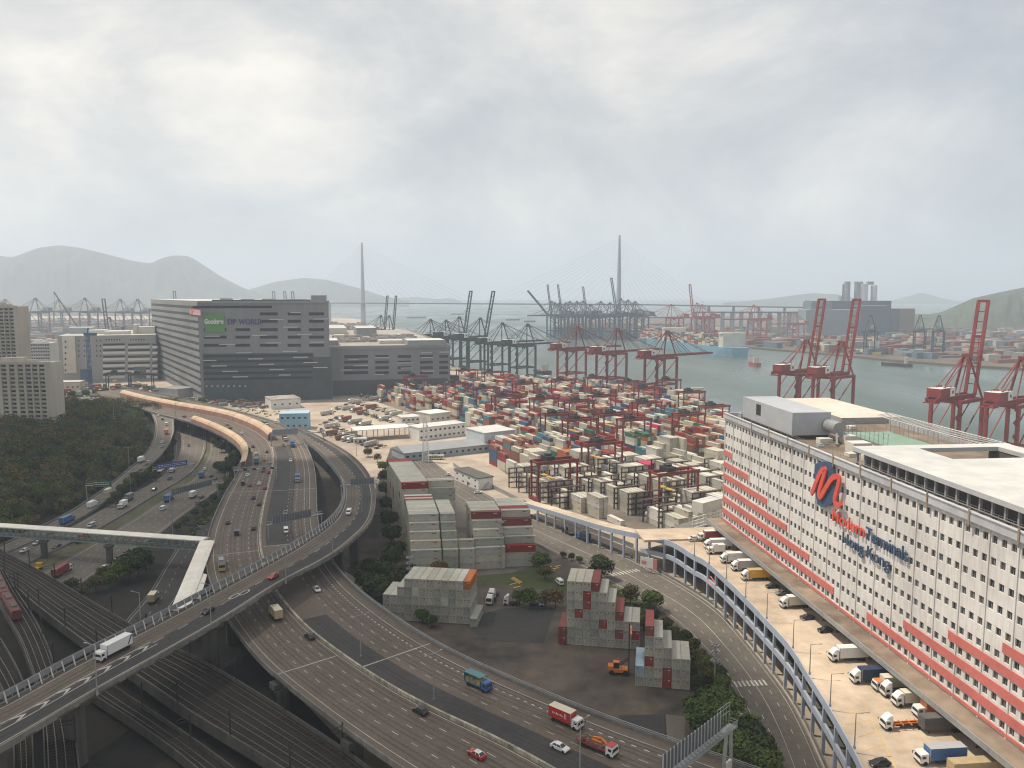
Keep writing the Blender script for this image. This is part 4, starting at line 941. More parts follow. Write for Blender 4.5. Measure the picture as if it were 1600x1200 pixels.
f_,t_=simple_block('cabin','white two storey cabin with flat brown roof and outside stairs','cabin',(710,750),(747.5,766),6.5,9.5,WHITE,mat('roof_brown_flat',(.10,.095,.085),.9,.2,.2),wins=4,floors=2,door=True,wh=.7)
m=MB()
for k in range(8): f_.box(m,f_.L+.5+k*.0,f_.L+1.6,.5*k,.5*k+.15,1.5+k*.6,2.1+k*.6)
m.beam(f_.pt(f_.L+1.6,1.2,1),f_.pt(f_.L+1.6,6.5,5),.1); m.build('stairs',STEEL,t_)
simple_block('gatehouse','tiny white gatehouse in front of the open shed','gatehouse',(553,693),(573,692),3,5,WHITE,ROOFW,wins=3)
simple_block('blue_building','pale blue boxy building beside the highway bend','building',(437,672),(482,671),13,16,mat('sky_blue_wall',(.25,.42,.54),.6,.12,.3),mat('sky_blue_roof',(.35,.50,.60),.6,.1,.3),wins=5,floors=2)
simple_block('open_roof_hall','white framed hall with striped open roof in front of the tall grey warehouse','hall',(424,640),(470,637),9,30,WHITE,mat('striped_roof',(.16,.12,.10),.8,.0,.5,col2=(.50,.47,.42)),wins=4)
simple_block('long_grey_shed','low pale grey shed at the foot of the tall grey warehouse','shed',(248,619),(278,622),9,22,GREYP,STEEL)
simple_block('flat_roof_station','low grey flat roofed building beyond the wooded hill, below the old warehouse','building',(88,662),(158,641),12,24,mat('station_wall',(.18,.18,.165),.8,.15,.3),mat('station_roof',(.22,.22,.20),.85,.2,.2),wins=8)
simple_block('grey_white_building','small cream building beside the apartment block','building',(86,613),(126,612),11,18,CREAM,ROOFW,wins=5)
# far side: dark industrial complex, chimneys
def complex_():
    D=2050; t=thing('industrial_complex','dark blue grey industrial complex with pale chimney tower across the harbour','factory',tuple(PD(1270,470,D)*1.0))
    def blk(x0,x1,y0,y1,dd,mm,dep=60,z0=0,nm='block'):
        A=PD(x0,y0,D+dd); B=PD(x1,y0,D+dd); f=Fac(A,B); z1=PD(x0,y1,D+dd).z; m=MB(); f.box(m,0,f.L,max(z0,z1),A.z,0,dep,0,1); m.build(nm,[mm,GREYP],t); return f
    NB=mat('navy_cladding',(.06,.085,.12),.7,.1,.02); blk(1270,1393,470,545,60,NB); blk(1268,1300,472,500,20,mat('slate',(.12,.16,.20),.7,.1,.02)); blk(1260,1345,484,540,0,mat('pale_slate',(.20,.23,.26),.7,.15,.05))
    blk(1393,1406,482,540,70,NB); blk(1406,1430,482,545,90,mat('brown_clad',(.16,.13,.12),.8,.1,.02)); blk(1345,1392,478,540,-10,NB)
    for (x,y0,y1,r,mm) in ((1324,440,470,8,mat('silo_grey',(.25,.28,.31),.7,.1,.05)),(1340,442,470,8,mat('silo_grey',(.2,.2,.2))),(1349,444,470,12,mat('silo_white',(.50,.51,.52),.7,.08,.05)),(1366,446,470,8,mat('silo_white',(.5,.5,.5))),(1317.5,444,470,1.6,DARK),(1313,463,470,6,GREYP)):
        a=PD(x,y0,D+80); b=PD(x,y1,D+80); m=MB(); m.cyl((b.x,b.y,0 if r>5 else 0),(a.x,a.y,a.z),r,n=14); m.build('chimney',mm,t)
    m=MB()
    for x in (1338,1345,1357,1362): a=PD(x,440,D+80); m.box((a.x,a.y,a.z-8),(9,9,8)); 
    m.build('chimney_top',GREYP,t)
complex_()
# ---------------------------------------------------------------- the great bridge
def bridge():
    T=[Vector((-555,3009,0)),Vector((348,2636,0))]; u=(T[1]-T[0]); span=u.length; u.normalize(); v=Vector((-u.y,u.x,0))
    BC=mat('bridge_pale',(.30,.33,.36),.6,.1,.02); BD=mat('bridge_dark',(.10,.11,.12),.7,.1,.02)
    t=thing('cable_stayed_bridge','great cable stayed bridge with two needle towers across the hazy harbour','bridge',tuple(T[0]))
    for p in T: m=MB(); m.cyl(p,p+Vector((0,0,175)),10,6.2,n=16); m.cyl(p+Vector((0,0,175)),p+Vector((0,0,298)),6.2,3.2,n=16); m.build('tower',BC,t)
    def zd(s_): return 77 - (0 if -300<s_<1050 else (.012*(s_-1050) if s_>0 else 0))
    m=MB(); N=60; s0,s1=-700,1720; rows=[]
    for i in range(N+1):
        s_=s0+(s1-s0)*i/N; c=T[0]+u*s_+v*(0 if s_<span+200 else 0); z=zd(s_) - (10 if s_>1900 else 0)*0
        rows.append([c+v*-24+Vector((0,0,z)),c+v*-24+Vector((0,0,z-3.5)),c+v*24+Vector((0,0,z-3.5)),c+v*24+Vector((0,0,z))])
    m.tube4(rows); m.build('deck',BD,t)
    for s_ in [-600,-450,-290,-150]+[span+290+k*75 for k in range(6)]:
        c=T[0]+u*s_; m=MB(); m.box((c.x,c.y,0),(7,12,zd(s_)-3.5),math.atan2(u.y,u.x)); m.build('pier',BC,t)
    m=MB()
    for p,sg in ((T[0],1),(T[0],-1),(T[1],-1),(T[1],1)):
        for k in range(1,15):
            L=k*(34 if (sg==1)==(p is T[0]) else 20); a=p+Vector((0,0,190+k*7)); b=p+u*sg*L+Vector((0,0,77)); m.beam(a,b,.35)
    m.build('stay_cables',BC,t)
    # lower parallel viaduct
    t=thing('approach_viaduct','lower multi pier approach viaduct below the great bridge at right','viaduct',tuple(PD(1085,489,2150)))
    A=PD(1082,488,2250); B=PD(1290,488,2150); m=MB(); m.beam(A,B,18,4); m.build('deck',BD,t)
    for k in range(14): c=A.lerp(B,(k+.3)/14); m=MB(); m.box((c.x,c.y,0),(9,9,c.z-2)); m.build('pier',BC,t)
bridge()
# ================================================================ CRANES
def crane_parts(boom_up=None,red=True,detail=True,hs=1.0):
    """local frame: x towards the water. returns dict name -> list of MB"""
    M={}
    def add(n): M.setdefault(n,[]).append(MB()); return M[n][-1]
    G=43*hs; lw=2.3
    for x in (-15,15):
        for y in (-9,9):
            m=add('leg'); m.beam((x,y,1.5),(x,y,G),lw,lw*.8)
            for k in (-2.5,2.5): m.box((x,y+k,0),(1.1,3.6,1.6))
    m=add('portal_frame')
    for y in (-9,9): m.beam((-15,y,14*hs),(15,y,14*hs),1.4,1.8); m.beam((-15,y,G-1),(15,y,G-1),1.4,2.2); m.beam((-15,y,15*hs),(15,y,G-2),.7); m.beam((-15,y,G*.72),(-2,y,G-1),.6)
    for x in (-15,15): m.beam((x,-9,3),(x,9,3),1.3,1.8); m.beam((x,-9,G-1),(x,9,G-1),1.3,2)
    m.beam((15,-9,14*hs),(15,9,14*hs),1.2,1.6); m.beam((-15,-9,14*hs),(-15,9,14*hs),1.2,1.6)
    m=add('girder')
    for y in (-3.2,3.2): m.beam((-34,y,G+1.2),(17,y,G+1.2),1.1,2.4)
    for x in (-34,-22,-10,4,17): m.beam((x,-3.2,G+1.2),(x,3.2,G+1.2),.8,1)
    m.box((-33,0,G-.8),(6,8,.5))
    m=add('a_frame'); ap=(9,0,G+27)
    for y in (-1,1): m.beam((14,9*y,G),(9,1.6*y,G+27),1.2); m.beam((-12,6*y,G+2),(8,1.6*y,G+26),.7)
    m.beam((9,-2.6,G+27),(9,2.6,G+27),1.8,2.2)
    for y in (-3,3): m.beam((9,y*.5,G+27),(-32,y,G+2.4),.4)
    m.beam((-24,-3,G+9),(-24,3,G+9),.5); 
    for y in (-3,3): m.beam((-32,y,G+2),(-24,y,G+9),.5); m.beam((-24,y,G+9),(-16,y,G+9),.5); m.beam((-16,y,G+9),(-10,y,G+2),.5)
    m=add('boom'); L=62; a=R(boom_up) if boom_up else 0; c,s=math.cos(a),math.sin(a)
    def bp(d,y,h=0): return (17+d*c-h*s,y,G+1.2+d*s+h*c)
    for y in (-3,3): m.beam(bp(0,y),bp(L,y),1.0,2.1)
    n=9 if detail else 4
    for k in range(n+1): m.beam(bp(L*k/n,-3),bp(L*k/n,3),.6)
    m.beam(bp(L,-3.6),bp(L,3.6),1.3,1.8); m.beam(bp(L*.62,-3.4),bp(L*.62,3.4),1.2,1.8)
    m=add('stay')
    if boom_up:
        for y in (-2,2): m.beam((9,y,G+27),bp(20,y,1.5),.35); m.beam(bp(20,y,1.5),bp(36,y,3),.3)
    else:
        for y in (-2.4,2.4): m.beam((9,y*.5,G+27),bp(28,y,1),.4); m.beam((9,y*.5,G+27),bp(54,y,1),.4)
        for y in (-2.4,2.4): m.beam((9,y*.5,G+26),bp(14,y,1),.3)
    m=add('machinery_house'); m.fbox((0,0),(1,0),(0,1),-31,-19,-4.4,4.4,G+2.6,G+8.2,0,1); m.fbox((0,0),(1,0),(0,1),-19,-12.5,-4.4,4.4,G+2.6,G+8.2,1); m.fbox((0,0),(1,0),(0,1),-16.6,-14.8,-4.5,-4.41,G+4.4,G+6.2,2)
    m=add('operator_cab'); m.box((2,0,G-4.5),(3,2.6,3)); m.box((2,0,G-1.5),(6,5,1))
    if detail:
        m=add('zigzag_stairs')
        for k in range(9): z=3+k*4.2*hs; m.beam((-16.8,-9+(1.5 if k%2 else -1.5),z),(-16.8,-9-(1.5 if k%2 else -1.5),z+4.2*hs),.5,.9)
    return M
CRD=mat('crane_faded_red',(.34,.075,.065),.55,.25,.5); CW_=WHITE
crane_specs={}
def crane(px,py,D,yaw,label,red=True,up=None,scale=1.0,single=False,hs=1.0,mm=None,group='quay cranes'):
    g=PD(px,py,D); loc=Vector((g.x,g.y,0)); key=(red,up,single,hs,mm.name if mm else '')
    lab=label; m0=mm or (CRED if red else CDRK)
    if key in crane_specs: return copy_tree(crane_specs[key],loc,yaw,scale,lab,'quay crane',group)
    M=crane_parts(up,red,not single,hs)
    if single:
        mb=MB()
        for n,l in M.items():
            for q in l:
                i=len(mb.v); mb.v+=q.v; mb.f+=[tuple(a+i for a in f) for f in q.f]; mb.m+=[(a if n=='machinery_house' else 0) for a in q.m]
        o=mb.build('quay_crane',[m0,CW_ if red else GREYP,DARK]); o.location=loc; o.rotation_euler=(0,0,yaw); o.scale=(scale,)*3
        tag(o,lab,'quay crane',group); crane_specs[key]=(o,[]); return o
    t=thing('quay_crane',lab,'quay crane',loc,yaw,group); t.scale=(scale,)*3; ch=[]
    for n,l in M.items():
        for q in l: o=q.build(n,[m0,CW_,DARK] if n=='machinery_house' else (DARK if n=='operator_cab' and not red else m0),t,world=False); ch.append((o,[]))
    crane_specs[key]=(t,ch); return t
Y=R(36)
crane(893,600,985,Y,'red quay crane with lowered boom, leftmost of the three in a row')
crane(955,600,925,Y,'red quay crane with lowered boom, middle of the three in a row')
crane(1032,600,863,Y,'red quay crane with lowered boom, rightmost of the three, reaching over the moored ship stern')
crane(1248,600,692,Y,'red quay crane with raised twin boom, left of the pair behind the white warehouse',up=79)
crane(1302,600,668,Y,'red quay crane with raised twin boom, right of the pair behind the white warehouse',up=79)
crane(1497,600,520,Y,'red quay crane with raised boom near the right edge, behind the warehouse roof sheds',up=80)
crane(1586,600,500,Y,'red quay crane with lowered boom cut off by the right edge')
for px,D,up,l in ((816,1062,None,'dark quay crane with lowered boom, rightmost of the dark row before the channel'),(777,1105,None,'dark quay crane with lowered boom, second from the right of the dark row'),(742,1140,78,'dark quay crane with raised boom, nearer of the two raised dark booms'),(710,1190,80,'dark quay crane with raised boom, farther left of the two raised dark booms'),(690,1225,None,'dark quay crane with lowered boom, second from the left of the dark row'),(666,1262,None,'dark quay crane with lowered boom, leftmost of the dark row')):
    crane(px,600,D,Y,l,red=False,up=up,scale=1.0 if up is None else 1.08)
crane(590,600,1500,Y,'dark crane boom raised behind the lower grey warehouse, left of two',red=False,up=84,single=True,scale=1.0)
crane(603,600,1470,Y,'dark crane boom raised behind the lower grey warehouse, right of two',red=False,up=84,single=True,scale=1.0)
CF=mat('crane_far_blue',(.05,.06,.09),.6,.2,.1)
for i,(px,up,sc,D) in enumerate(((868,48,1.3,2050),(873,82,1.25,2045),(880,None,1.25,2080),(889,82,1.25,2040),(896,None,1.3,2030),(907,None,1.3,2035),(916,None,1.3,2100),(927,82,1.2,2020),(944,None,1.3,2010),(958,None,1.25,2070),(975,80,1.4,1995),(986,None,1.35,1990),(997,None,1.3,1985))):
    crane(px,600,D,R(200),f'blue grey crane in the far cluster above the blue ship, {NUM[i]} from the left',red=False,up=up,scale=sc,single=True,mm=CF,group='far cluster of cranes')
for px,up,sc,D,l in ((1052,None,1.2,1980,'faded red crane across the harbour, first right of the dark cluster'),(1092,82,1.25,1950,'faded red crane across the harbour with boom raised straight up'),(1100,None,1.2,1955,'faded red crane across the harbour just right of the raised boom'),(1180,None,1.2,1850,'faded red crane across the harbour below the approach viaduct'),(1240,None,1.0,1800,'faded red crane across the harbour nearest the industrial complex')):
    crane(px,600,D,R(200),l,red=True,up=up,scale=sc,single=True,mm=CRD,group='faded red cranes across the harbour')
for px,D,l in ((1357,1480,'dark crane in front of the industrial complex'),(1433,1500,'dark crane across the harbour right of the industrial complex, left of two'),(1462,1480,'dark crane across the harbour right of the industrial complex, right of two')):
    crane(px,600,D,R(238),l,red=False,up=None,scale=1.0,single=True)
for i,(px,D,sc,up) in enumerate(((22,2300,1.35,None),(69,2200,1.4,None),(103,2500,1.3,None),(145,2250,1.4,None),(181,1500,.95,84),(199,2300,1.35,None),(226,2250,1.35,None),(287,2200,1.1,84),(438,2400,1.1,84),(455,2400,1.1,84),(468,2300,1.1,80))):
    crane(px,600,D,R(262),f'hazy crane on the far left skyline, {NUM[i]} from the left',red=False,up=up,scale=sc,single=True,mm=CF,group='hazy cranes on the left skyline')
# rubber tyred yard gantries
def rtg(CRED=CRED):
    t=thing('yard_gantry','x','yard crane',(0,0,0)); H=21; W2=11.8
    for x in (-W2,W2):
        for y in (-4,4): m=MB(); m.beam((x,y,1.2),(x,y,H),.9,.8); m.build('leg',CRED,t,world=False)
        m=MB(); m.beam((x,-6,1.3),(x,6,1.3),1.2,1.3); m.beam((x,-4,1.5),(x,4,10),.3); m.build('sill_beam',CRED,t,world=False)
        for y in (-5,5): m=MB(); m.cyl((x-.5,y,.8),(x+.5,y,.8),.8,n=10); m.build('wheel',RUBBER,t,world=False)
    m=MB()
    for y in (-4,4): m.beam((-W2-1,y,H),(W2+1,y,H),.9,1.6)
    for x in (-W2,W2): m.beam((x,-4,H),(x,4,H),.7,1)
    m.build('top_girder',CRED,t,world=False)
    m=MB(); m.box((-4,0,H+.9),(5,7.5,2.2)); m.box((-4,0,H+3.1),(3,3,1)); m.build('trolley',DARK,t,world=False)
    m=MB(); m.box((-8,-2.8,H-4),(2,1.8,2.4)); m.build('operator_cab',GREYP,t,world=False)
    m=MB(); m.box((-4,0,12.4),(12.2,2.2,.5),R(90)); 
    for a in (-1,1):
        for b_ in (-3,3): m.beam((-4+a,b_,12.8),(-4+a*.7,b_*.6,H),.1)
    m.build('spreader',YPAINT,t,world=False)
    return t
YU=Vector((.423,-.906,0)); YV=Vector((.906,.423,0)); YAW=math.atan2(YV.y,YV.x)
RT=[((866,779),'nearest red yard gantry at left, standing over the reefer racks by the wall'),((1052,800),'nearest red yard gantry at right, standing over the white container rows'),((940,745),'red yard gantry in the second line, above the orange stacks'),((905,700),'red yard gantry over mixed stacks, left of centre'),((990,700),'red yard gantry in the middle of the coloured stacks'),((1075,690),'red yard gantry near the tall cream stacks, with dark trolley'),((850,660),'red yard gantry beyond the warehouse sheds'),((940,655),'red yard gantry in the far middle rows'),((1080,648),'red yard gantry at the far right end of the yard by the quay'),((760,640),'red yard gantry right of the pale blue shed'),((712,632),'red yard gantry left of the pale blue shed'),((650,618),'red yard gantry before the lower grey warehouse, left cluster'),((600,612),'red yard gantry left of the colourful block of stacks'),((530,612),'lone red yard gantry beside the tall grey warehouse'),((1010,640),'red yard gantry below the row of three quay cranes'),((820,632),'red yard gantry in the far left rows'),((880,625),'red yard gantry in the farthest row below the first quay crane')]
RT+=[((q[0],q[1]),'red yard gantry among the dense stacks, '+l) for q,l in (((960,690),'just left of the middle one'),((1010,668),'between the middle and the quay'),((905,665),'left middle distance'),((985,628),'at the foot of the second quay crane'),((1045,625),'at the foot of the third quay crane'),((930,620),'below the second quay crane, farther'),((870,690),'above the left near gantry'),((1115,675),'close to the white warehouse corner'),((790,655),'right of the annex buildings'),((730,606),'near the dark quay cranes'),((680,604),'below the lower grey warehouse right end'),((770,610),'behind the dark crane legs'),((570,606),'left of the lone corner'))]
rt0=rtg(); spec=(rt0,[(c,[]) for c in kids(rt0)])
for i,((px,py),l) in enumerate(RT):
    p=P(px,py,0); yw=YAW
    if i==0: rt0.location=p; rt0.rotation_euler=(0,0,yw); tag(rt0,l,'yard crane','red yard gantries')
    else: copy_tree(spec,p,yw,1,l,'yard crane','red yard gantries')
rd=rtg(CDRK); rd.location=P(186,612,0); rd.rotation_euler=(0,0,R(10)); tag(rd,'dark yard gantry before the old warehouse, left of two','yard crane','dark yard gantries')
copy_tree((rd,[(c,[]) for c in kids(rd)]),P(222,614,0),R(10),1,'dark yard gantry before the old warehouse, right of two','yard crane','dark yard gantries')
# blue tower crane, luffing crane
t=thing('tower_crane','blue lattice tower crane standing before the old warehouse','tower crane',tuple(P(142,612,0)))
p=P(142,612,0); m=MB(); hh=65
for k in range(22):
    for a,b_ in ((-1,-1),(1,-1),(1,1),(-1,1)): m.beam(p+Vector((a*1.4,b_*1.4,k*hh/22)),p+Vector((-a*1.4 if k%2 else a*1.4,b_*1.4,(k+1)*hh/22)),.35)
for a,b_ in ((-1,-1),(1,-1),(1,1),(-1,1)): m.beam(p+Vector((a*1.4,b_*1.4,0)),p+Vector((a*1.4,b_*1.4,hh)),.5)
BLC=mat('crane_blue',(.03,.11,.22),.6,.15,.4); m.build('mast',BLC,t)
m=MB(); m.beam(p+Vector((-4,0,hh)),p+Vector((10,0,hh)),2,3); m.beam(p+Vector((0,0,hh)),p+Vector((1,0,hh+7)),1.2); m.build('jib',BLC,t)
t=thing('luffing_crane','slender crane with a long slanting jib above the old warehouse roof','crane',tuple(PD(122,512,1080)))
m=MB(); a=PD(124,515,1080); b_=PD(84,456,1080)
for dy in (-.9,.9): m.beam(a+Vector((0,dy,0)),b_+Vector((0,dy,0)),.6)
for k in range(24): m.beam(a.lerp(b_,k/24)+Vector((0,-.9 if k%2 else .9,0)),a.lerp(b_,(k+1)/24)+Vector((0,.9 if k%2 else -.9,0)),.4)
m.build('jib',mat('jib_grey',(.16,.17,.18),.6,.2,1),t); m=MB(); m.box((a.x,a.y,a.z-12),(5,4,12)); m.beam(b_,b_-Vector((0,0,22)),.2); m.build('machinery',DARK,t)
# ================================================================ SHIPS
def ship(p0,p1,beam,free,label,hull,cargo=0,bridge_at=(.2,),cat='ship',name='ship',tiers=5,bh=16):
    a=Vector((p0.x,p0.y,0)); b=Vector((p1.x,p1.y,0)); u=(b-a); L=u.length; u.normalize(); v=Vector((-u.y,u.x,0))
    t=thing(name,label,cat,(a.x,a.y,-3)); rows=[]
    for f_,w,dz,bt in ((0,.72,0,.6),(.04,.92,0,.8),(.12,1,0,.95),(.8,1,0,.95),(.9,.72,.1,.5),(.96,.38,.25,.16),(1.0,.04,.42,.02)):
        c=a+u*(L*f_); h=free*(1+dz*.6); w2=beam/2
        rows.append([c+v*w2*w+Vector((0,0,h-3)),c-v*w2*w+Vector((0,0,h-3)),c-v*w2*bt+Vector((0,0,-3.6)),c+v*w2*bt+Vector((0,0,-3.6))])
    m=MB(); m.tube4([r[::-1] for r in rows]); m.build('hull',hull,t)
    for q in bridge_at:
        c=a+u*L*q; m=MB(); m.fbox((c.x,c.y),(u.x,u.y),(v.x,v.y),-beam*.16,beam*.16,-beam*.46,beam*.46,free-3,free-3+bh); m.fbox((c.x,c.y),(u.x,u.y),(v.x,v.y),-beam*.12,beam*.12,-beam*.5,beam*.5,free-3+bh,free+bh); m.build('bridge',CREAM,t)
        m=MB(); m.fbox((c.x,c.y),(u.x,u.y),(v.x,v.y),beam*.121,beam*.13,-beam*.4,beam*.4,free-1.6+bh,free-.6+bh); m.build('bridge_windows',GLASS,t)
    if cargo:
        CM=[CT[k] for k in ('cream','maroon','grey','blue','orange','green')]; m=MB(); n=int(L*.84/14)
        for k in range(n):
            f_=.06+.84*k/n
            if any(abs(f_-q)<.035 for q in bridge_at): continue
            base=random.randint(max(0,tiers-3),tiers)
            for j in range(int(beam/2.6)):
                hgt=max(0,base-random.choice((0,0,0,1,2)))
                for q in range(hgt):
                    c=a+u*(L*f_); s_=-beam/2+1.3+j*2.6; m.fbox((c.x,c.y),(u.x,u.y),(v.x,v.y),0,12.2,s_-1.2,s_+1.2,free-3+q*2.6,free-3+q*2.6+2.5,random.choice((0,0,1,1,2,3,4,5,2)))
        if m.f: tag(m.build('deck_cargo',CM,t),kind='stuff')
    return t
CT={}
for k,c in dict(white=(.53,.51,.46),cream=(.43,.40,.325),grey=(.42,.405,.35),sage=(.345,.35,.295),maroon=(.205,.045,.038),red=(.27,.05,.042),orange=(.42,.14,.05),blue=(.055,.09,.16),teal=(.07,.15,.18),green=(.04,.13,.08),pink=(.40,.06,.11),navy=(.03,.045,.09),skyblue=(.36,.50,.60),brown=(.20,.10,.07),yellow=(.50,.33,.06)).items():
    CT[k]=mat('container_'+k,c,.6,.16,.7,rnd=.14)
SHB=mat('hull_light_blue',(.16,.33,.42),.5,.12,.02); SHD=mat('hull_dark',(.05,.045,.045),.6,.2,.1); SHR=mat('hull_red',(.30,.05,.04),.6,.2,.1)
ship(PD(1001,0,1900),PD(859,0,2010),36,17,'light blue container ship berthed under the far cluster of cranes',SHB,1,(.55,),tiers=6)
ship(PD(1174,0,1385),PD(1012,0,1755),50,16,'huge light blue container ship with its stern bridge towards the camera, right of centre',SHB,1,(.07,.62),tiers=8,bh=24)
ship(PD(1205,0,1200),PD(1190,0,1230),10,5,'small red boat on the water left of the pair of raised cranes',SHR,0,(.3,),bh=6,name='boat',cat='boat')
ship(PD(1457,0,1190),PD(1406,0,1215),13,5,'dark low barge on the water right of the pair of raised cranes',SHD,0,(.2,),bh=7,name='barge',cat='barge')
ship(PD(1398,0,1385),PD(1386,0,1440),18,8,'small cream and yellow ship moored before the industrial complex',mat('hull_yellow',(.5,.42,.12),.6,.2,.1),0,(.4,),bh=16,name='ship')
ship(PD(1111,0,800),PD(1086,0,850),13,5,'dark moored barge beside the quay at the right end of the yard',SHD,0,(.2,),bh=6,name='barge',cat='barge')
ship(PD(862,0,1075),PD(836,0,1100),12,5,'dark barge moored beyond the first red quay crane',SHD,0,(.3,),bh=6,name='barge',cat='barge')
for (x,D,L,l) in ((790,3300,60,'small hazy vessel in mid channel below the bridge deck'),(628,3600,90,'hazy vessel in the channel beside the left bridge tower'),(820,3100,45,'hazy vessel in mid channel left of the crane cluster'),(700,4200,70,'farthest hazy vessel below the small island')):
    a=PD(x,0,D); ship(a,a+Vector((L,L*.2,0)),12,6,l,SHD,0,(.25,),bh=8,name='boat',cat='boat')
# ================================================================ CONTAINERS
HCT=2.9; WD=2.44
ALL=[]   # (centre x,y,z, len, yaw, colour, label, group, near)
def cadd(o,ux,uy,a,b,tier,ln,lng,col,label,group,near,h=HCT):
    """frame o; ux=row direction, uy=depth direction; (a,b) centre offsets; lng: long axis vector"""
    c=o+ux*a+uy*b; ALL.append([c.x,c.y,tier*(h+.06)+.02,ln,math.atan2(lng.y,lng.x),col,label,group,near,h])
TI=['bottom tier','second tier','third tier','fourth tier','fifth tier','sixth tier','seventh tier','eighth tier']
ORD=NUM
def greyish(): return random.choices(('grey','sage','cream','white'),(6,5,1.2,.4))[0]
def stack_front(o,u,v,heights,special,name,group,y0=0,seed=1,topw=True):
    rr=random.Random(seed)
    for i,h in enumerate(heights):
        n,dy=(h if isinstance(h,tuple) else (h,0))
        for k in range(n):
            c=special.get((i,k)) or rr.choices(('grey','sage','cream'),(6,5,1.6))[0]
            cadd(o,u,v,(i+.5)*(WD+.09),12.19/2+dy,k,12.19,v,c,f"{c} container end, {TI[k]}, {ORD[i]} column of the {name}",group,True)
U10=Vector((math.cos(R(-10)),math.sin(R(-10)),0)); V10=Vector((-U10.y,U10.x,0))
oB=P(885,1006.5,0)-U10*(WD+.09)
stack_front(oB,U10,V10,[(2,-.6),7,7,7,7,6,5,4,3,3],{(0,0):'maroon',(0,1):'maroon',(1,6):'cream',(2,6):'cream',(3,6):'cream',(3,4):'red',(3,5):'red',(2,3):'red',(4,6):'maroon',(5,2):'red',(5,5):'grey',(6,4):'grey',(7,3):'red',(7,1):'red',(9,1):'red',(8,2):'grey',(9,2):'grey'},'middle stepped stack','containers in the middle stepped stack',seed=3)
oC=P(992,1071,0)
stack_front(oC,U10,V10,[2,6,5,4,3,3],{(0,1):'skyblue',(1,5):'red',(1,2):'red',(3,0):'red',(3,1):'red',(2,4):'grey',(3,3):'grey',(4,2):'grey',(5,2):'grey'},'right stepped stack by trees','containers in the right stepped stack',seed=5)
U8=Vector((math.cos(R(-8)),math.sin(R(-8)),0)); V8=Vector((-U8.y,U8.x,0))
oA=P(747,976.5,0)-U8*(13*(WD+.09))+V8*.2
stack_front(oA,U8,V8,[3,3,4,5,5,5,5,5,5,5,5,5,(1,-2.0)],{(11,4):'orange',(3,4):'grey',(6,4):'cream',(9,4):'cream',(10,4):'white'},'left flat topped stack','containers in the left flat topped stack',seed=8)
# big stepped long-side stacks
Ld=Vector((math.cos(R(6)),math.sin(R(6)),0)); Bd=Vector((-math.sin(R(11)),math.cos(R(11)),0))
def stepped(o,ln,lvl,rows,name,group,special=None,start=3,cap=7,r0=0,seed=1,ld=Ld,bd=Bd,step=1):
    rr=random.Random(seed)
    for r in range(r0,rows):
        n=min(cap,start+r*step)
        for k in range(n):
            hidden=(k<min(cap,start+(r-1)*step)-0 and r>0 and k<n-1)
            c=(special or {}).get((r,k)) or rr.choices(('grey','sage','cream','maroon'),(7,5,2,.5))[0]
            if False and not (special or {}).get((r,k)): c=rr.choice(('white','cream','white','grey'))
            lab=f"{'long' if ln>8 else 'short'} {c} container, {TI[k]}, row {WORDS[r]} of the {name}"
            ALL.append([(o+ld*(ln/2)+bd*((r+.5)*(WD+.12))).x,(o+ld*(ln/2)+bd*((r+.5)*(WD+.12))).y,k*(HCT+.06)+.02,ln,math.atan2(ld.y,ld.x),c,lab,group,False,HCT])
WORDS=['one','two','three','four','five','six','seven','eight','nine','ten','eleven','twelve','thirteen','fourteen','fifteen','sixteen','seventeen','eighteen','nineteen','twenty','twenty-one','twenty-two','twenty-three','twenty-four','twenty-five']
oD=P(743,889.5,0)
stepped(oD,12.19,0,11,'staircase stack fourth from left','containers in the fourth staircase stack',{(4,6):'maroon'},seed=2)
stepped(oD+Ld*-6.35-Bd*1.2,6.06,0,2,'small staircase stack third from left','containers in the third staircase stack',seed=4)
stepped(oD+Ld*-12.9-Bd*1.0,6.06,0,13,'twenty foot staircase stack','containers in the twenty foot staircase stack',seed=6)
stepped(oD+Ld*-25.7-Bd*.8,12.19,0,17,'wide left staircase stack','containers in the wide left staircase stack',{(15,6):'maroon',(16,6):'white'},seed=9)
stepped(oD+Ld*12.6+Bd*1.5,12.19,0,12,'rightmost staircase stack','containers in the rightmost staircase stack',{(0,2):'maroon',(5,6):'maroon'},start=3,seed=11,cap=7)
b15=Vector((-math.sin(R(16)),math.cos(R(16)),0)); l15=Vector((math.cos(R(10)),math.sin(R(10)),0))
oE=P(628,756,8*2.92)
stepped(Vector((oE.x,oE.y,0)),12.19,0,22,'long back wall stack','containers in the long back wall stack',{(0,7):'maroon',(20,7):'red',(19,7):'red',(21,7):'maroon'},start=8,cap=8,seed=12,ld=l15,bd=b15)
stepped(Vector((oE.x,oE.y,0))+l15*12.5+b15*0,12.19,0,3,'short wing of the back wall stack','containers in the short wing stack',start=7,cap=8,seed=14,ld=l15,bd=b15)
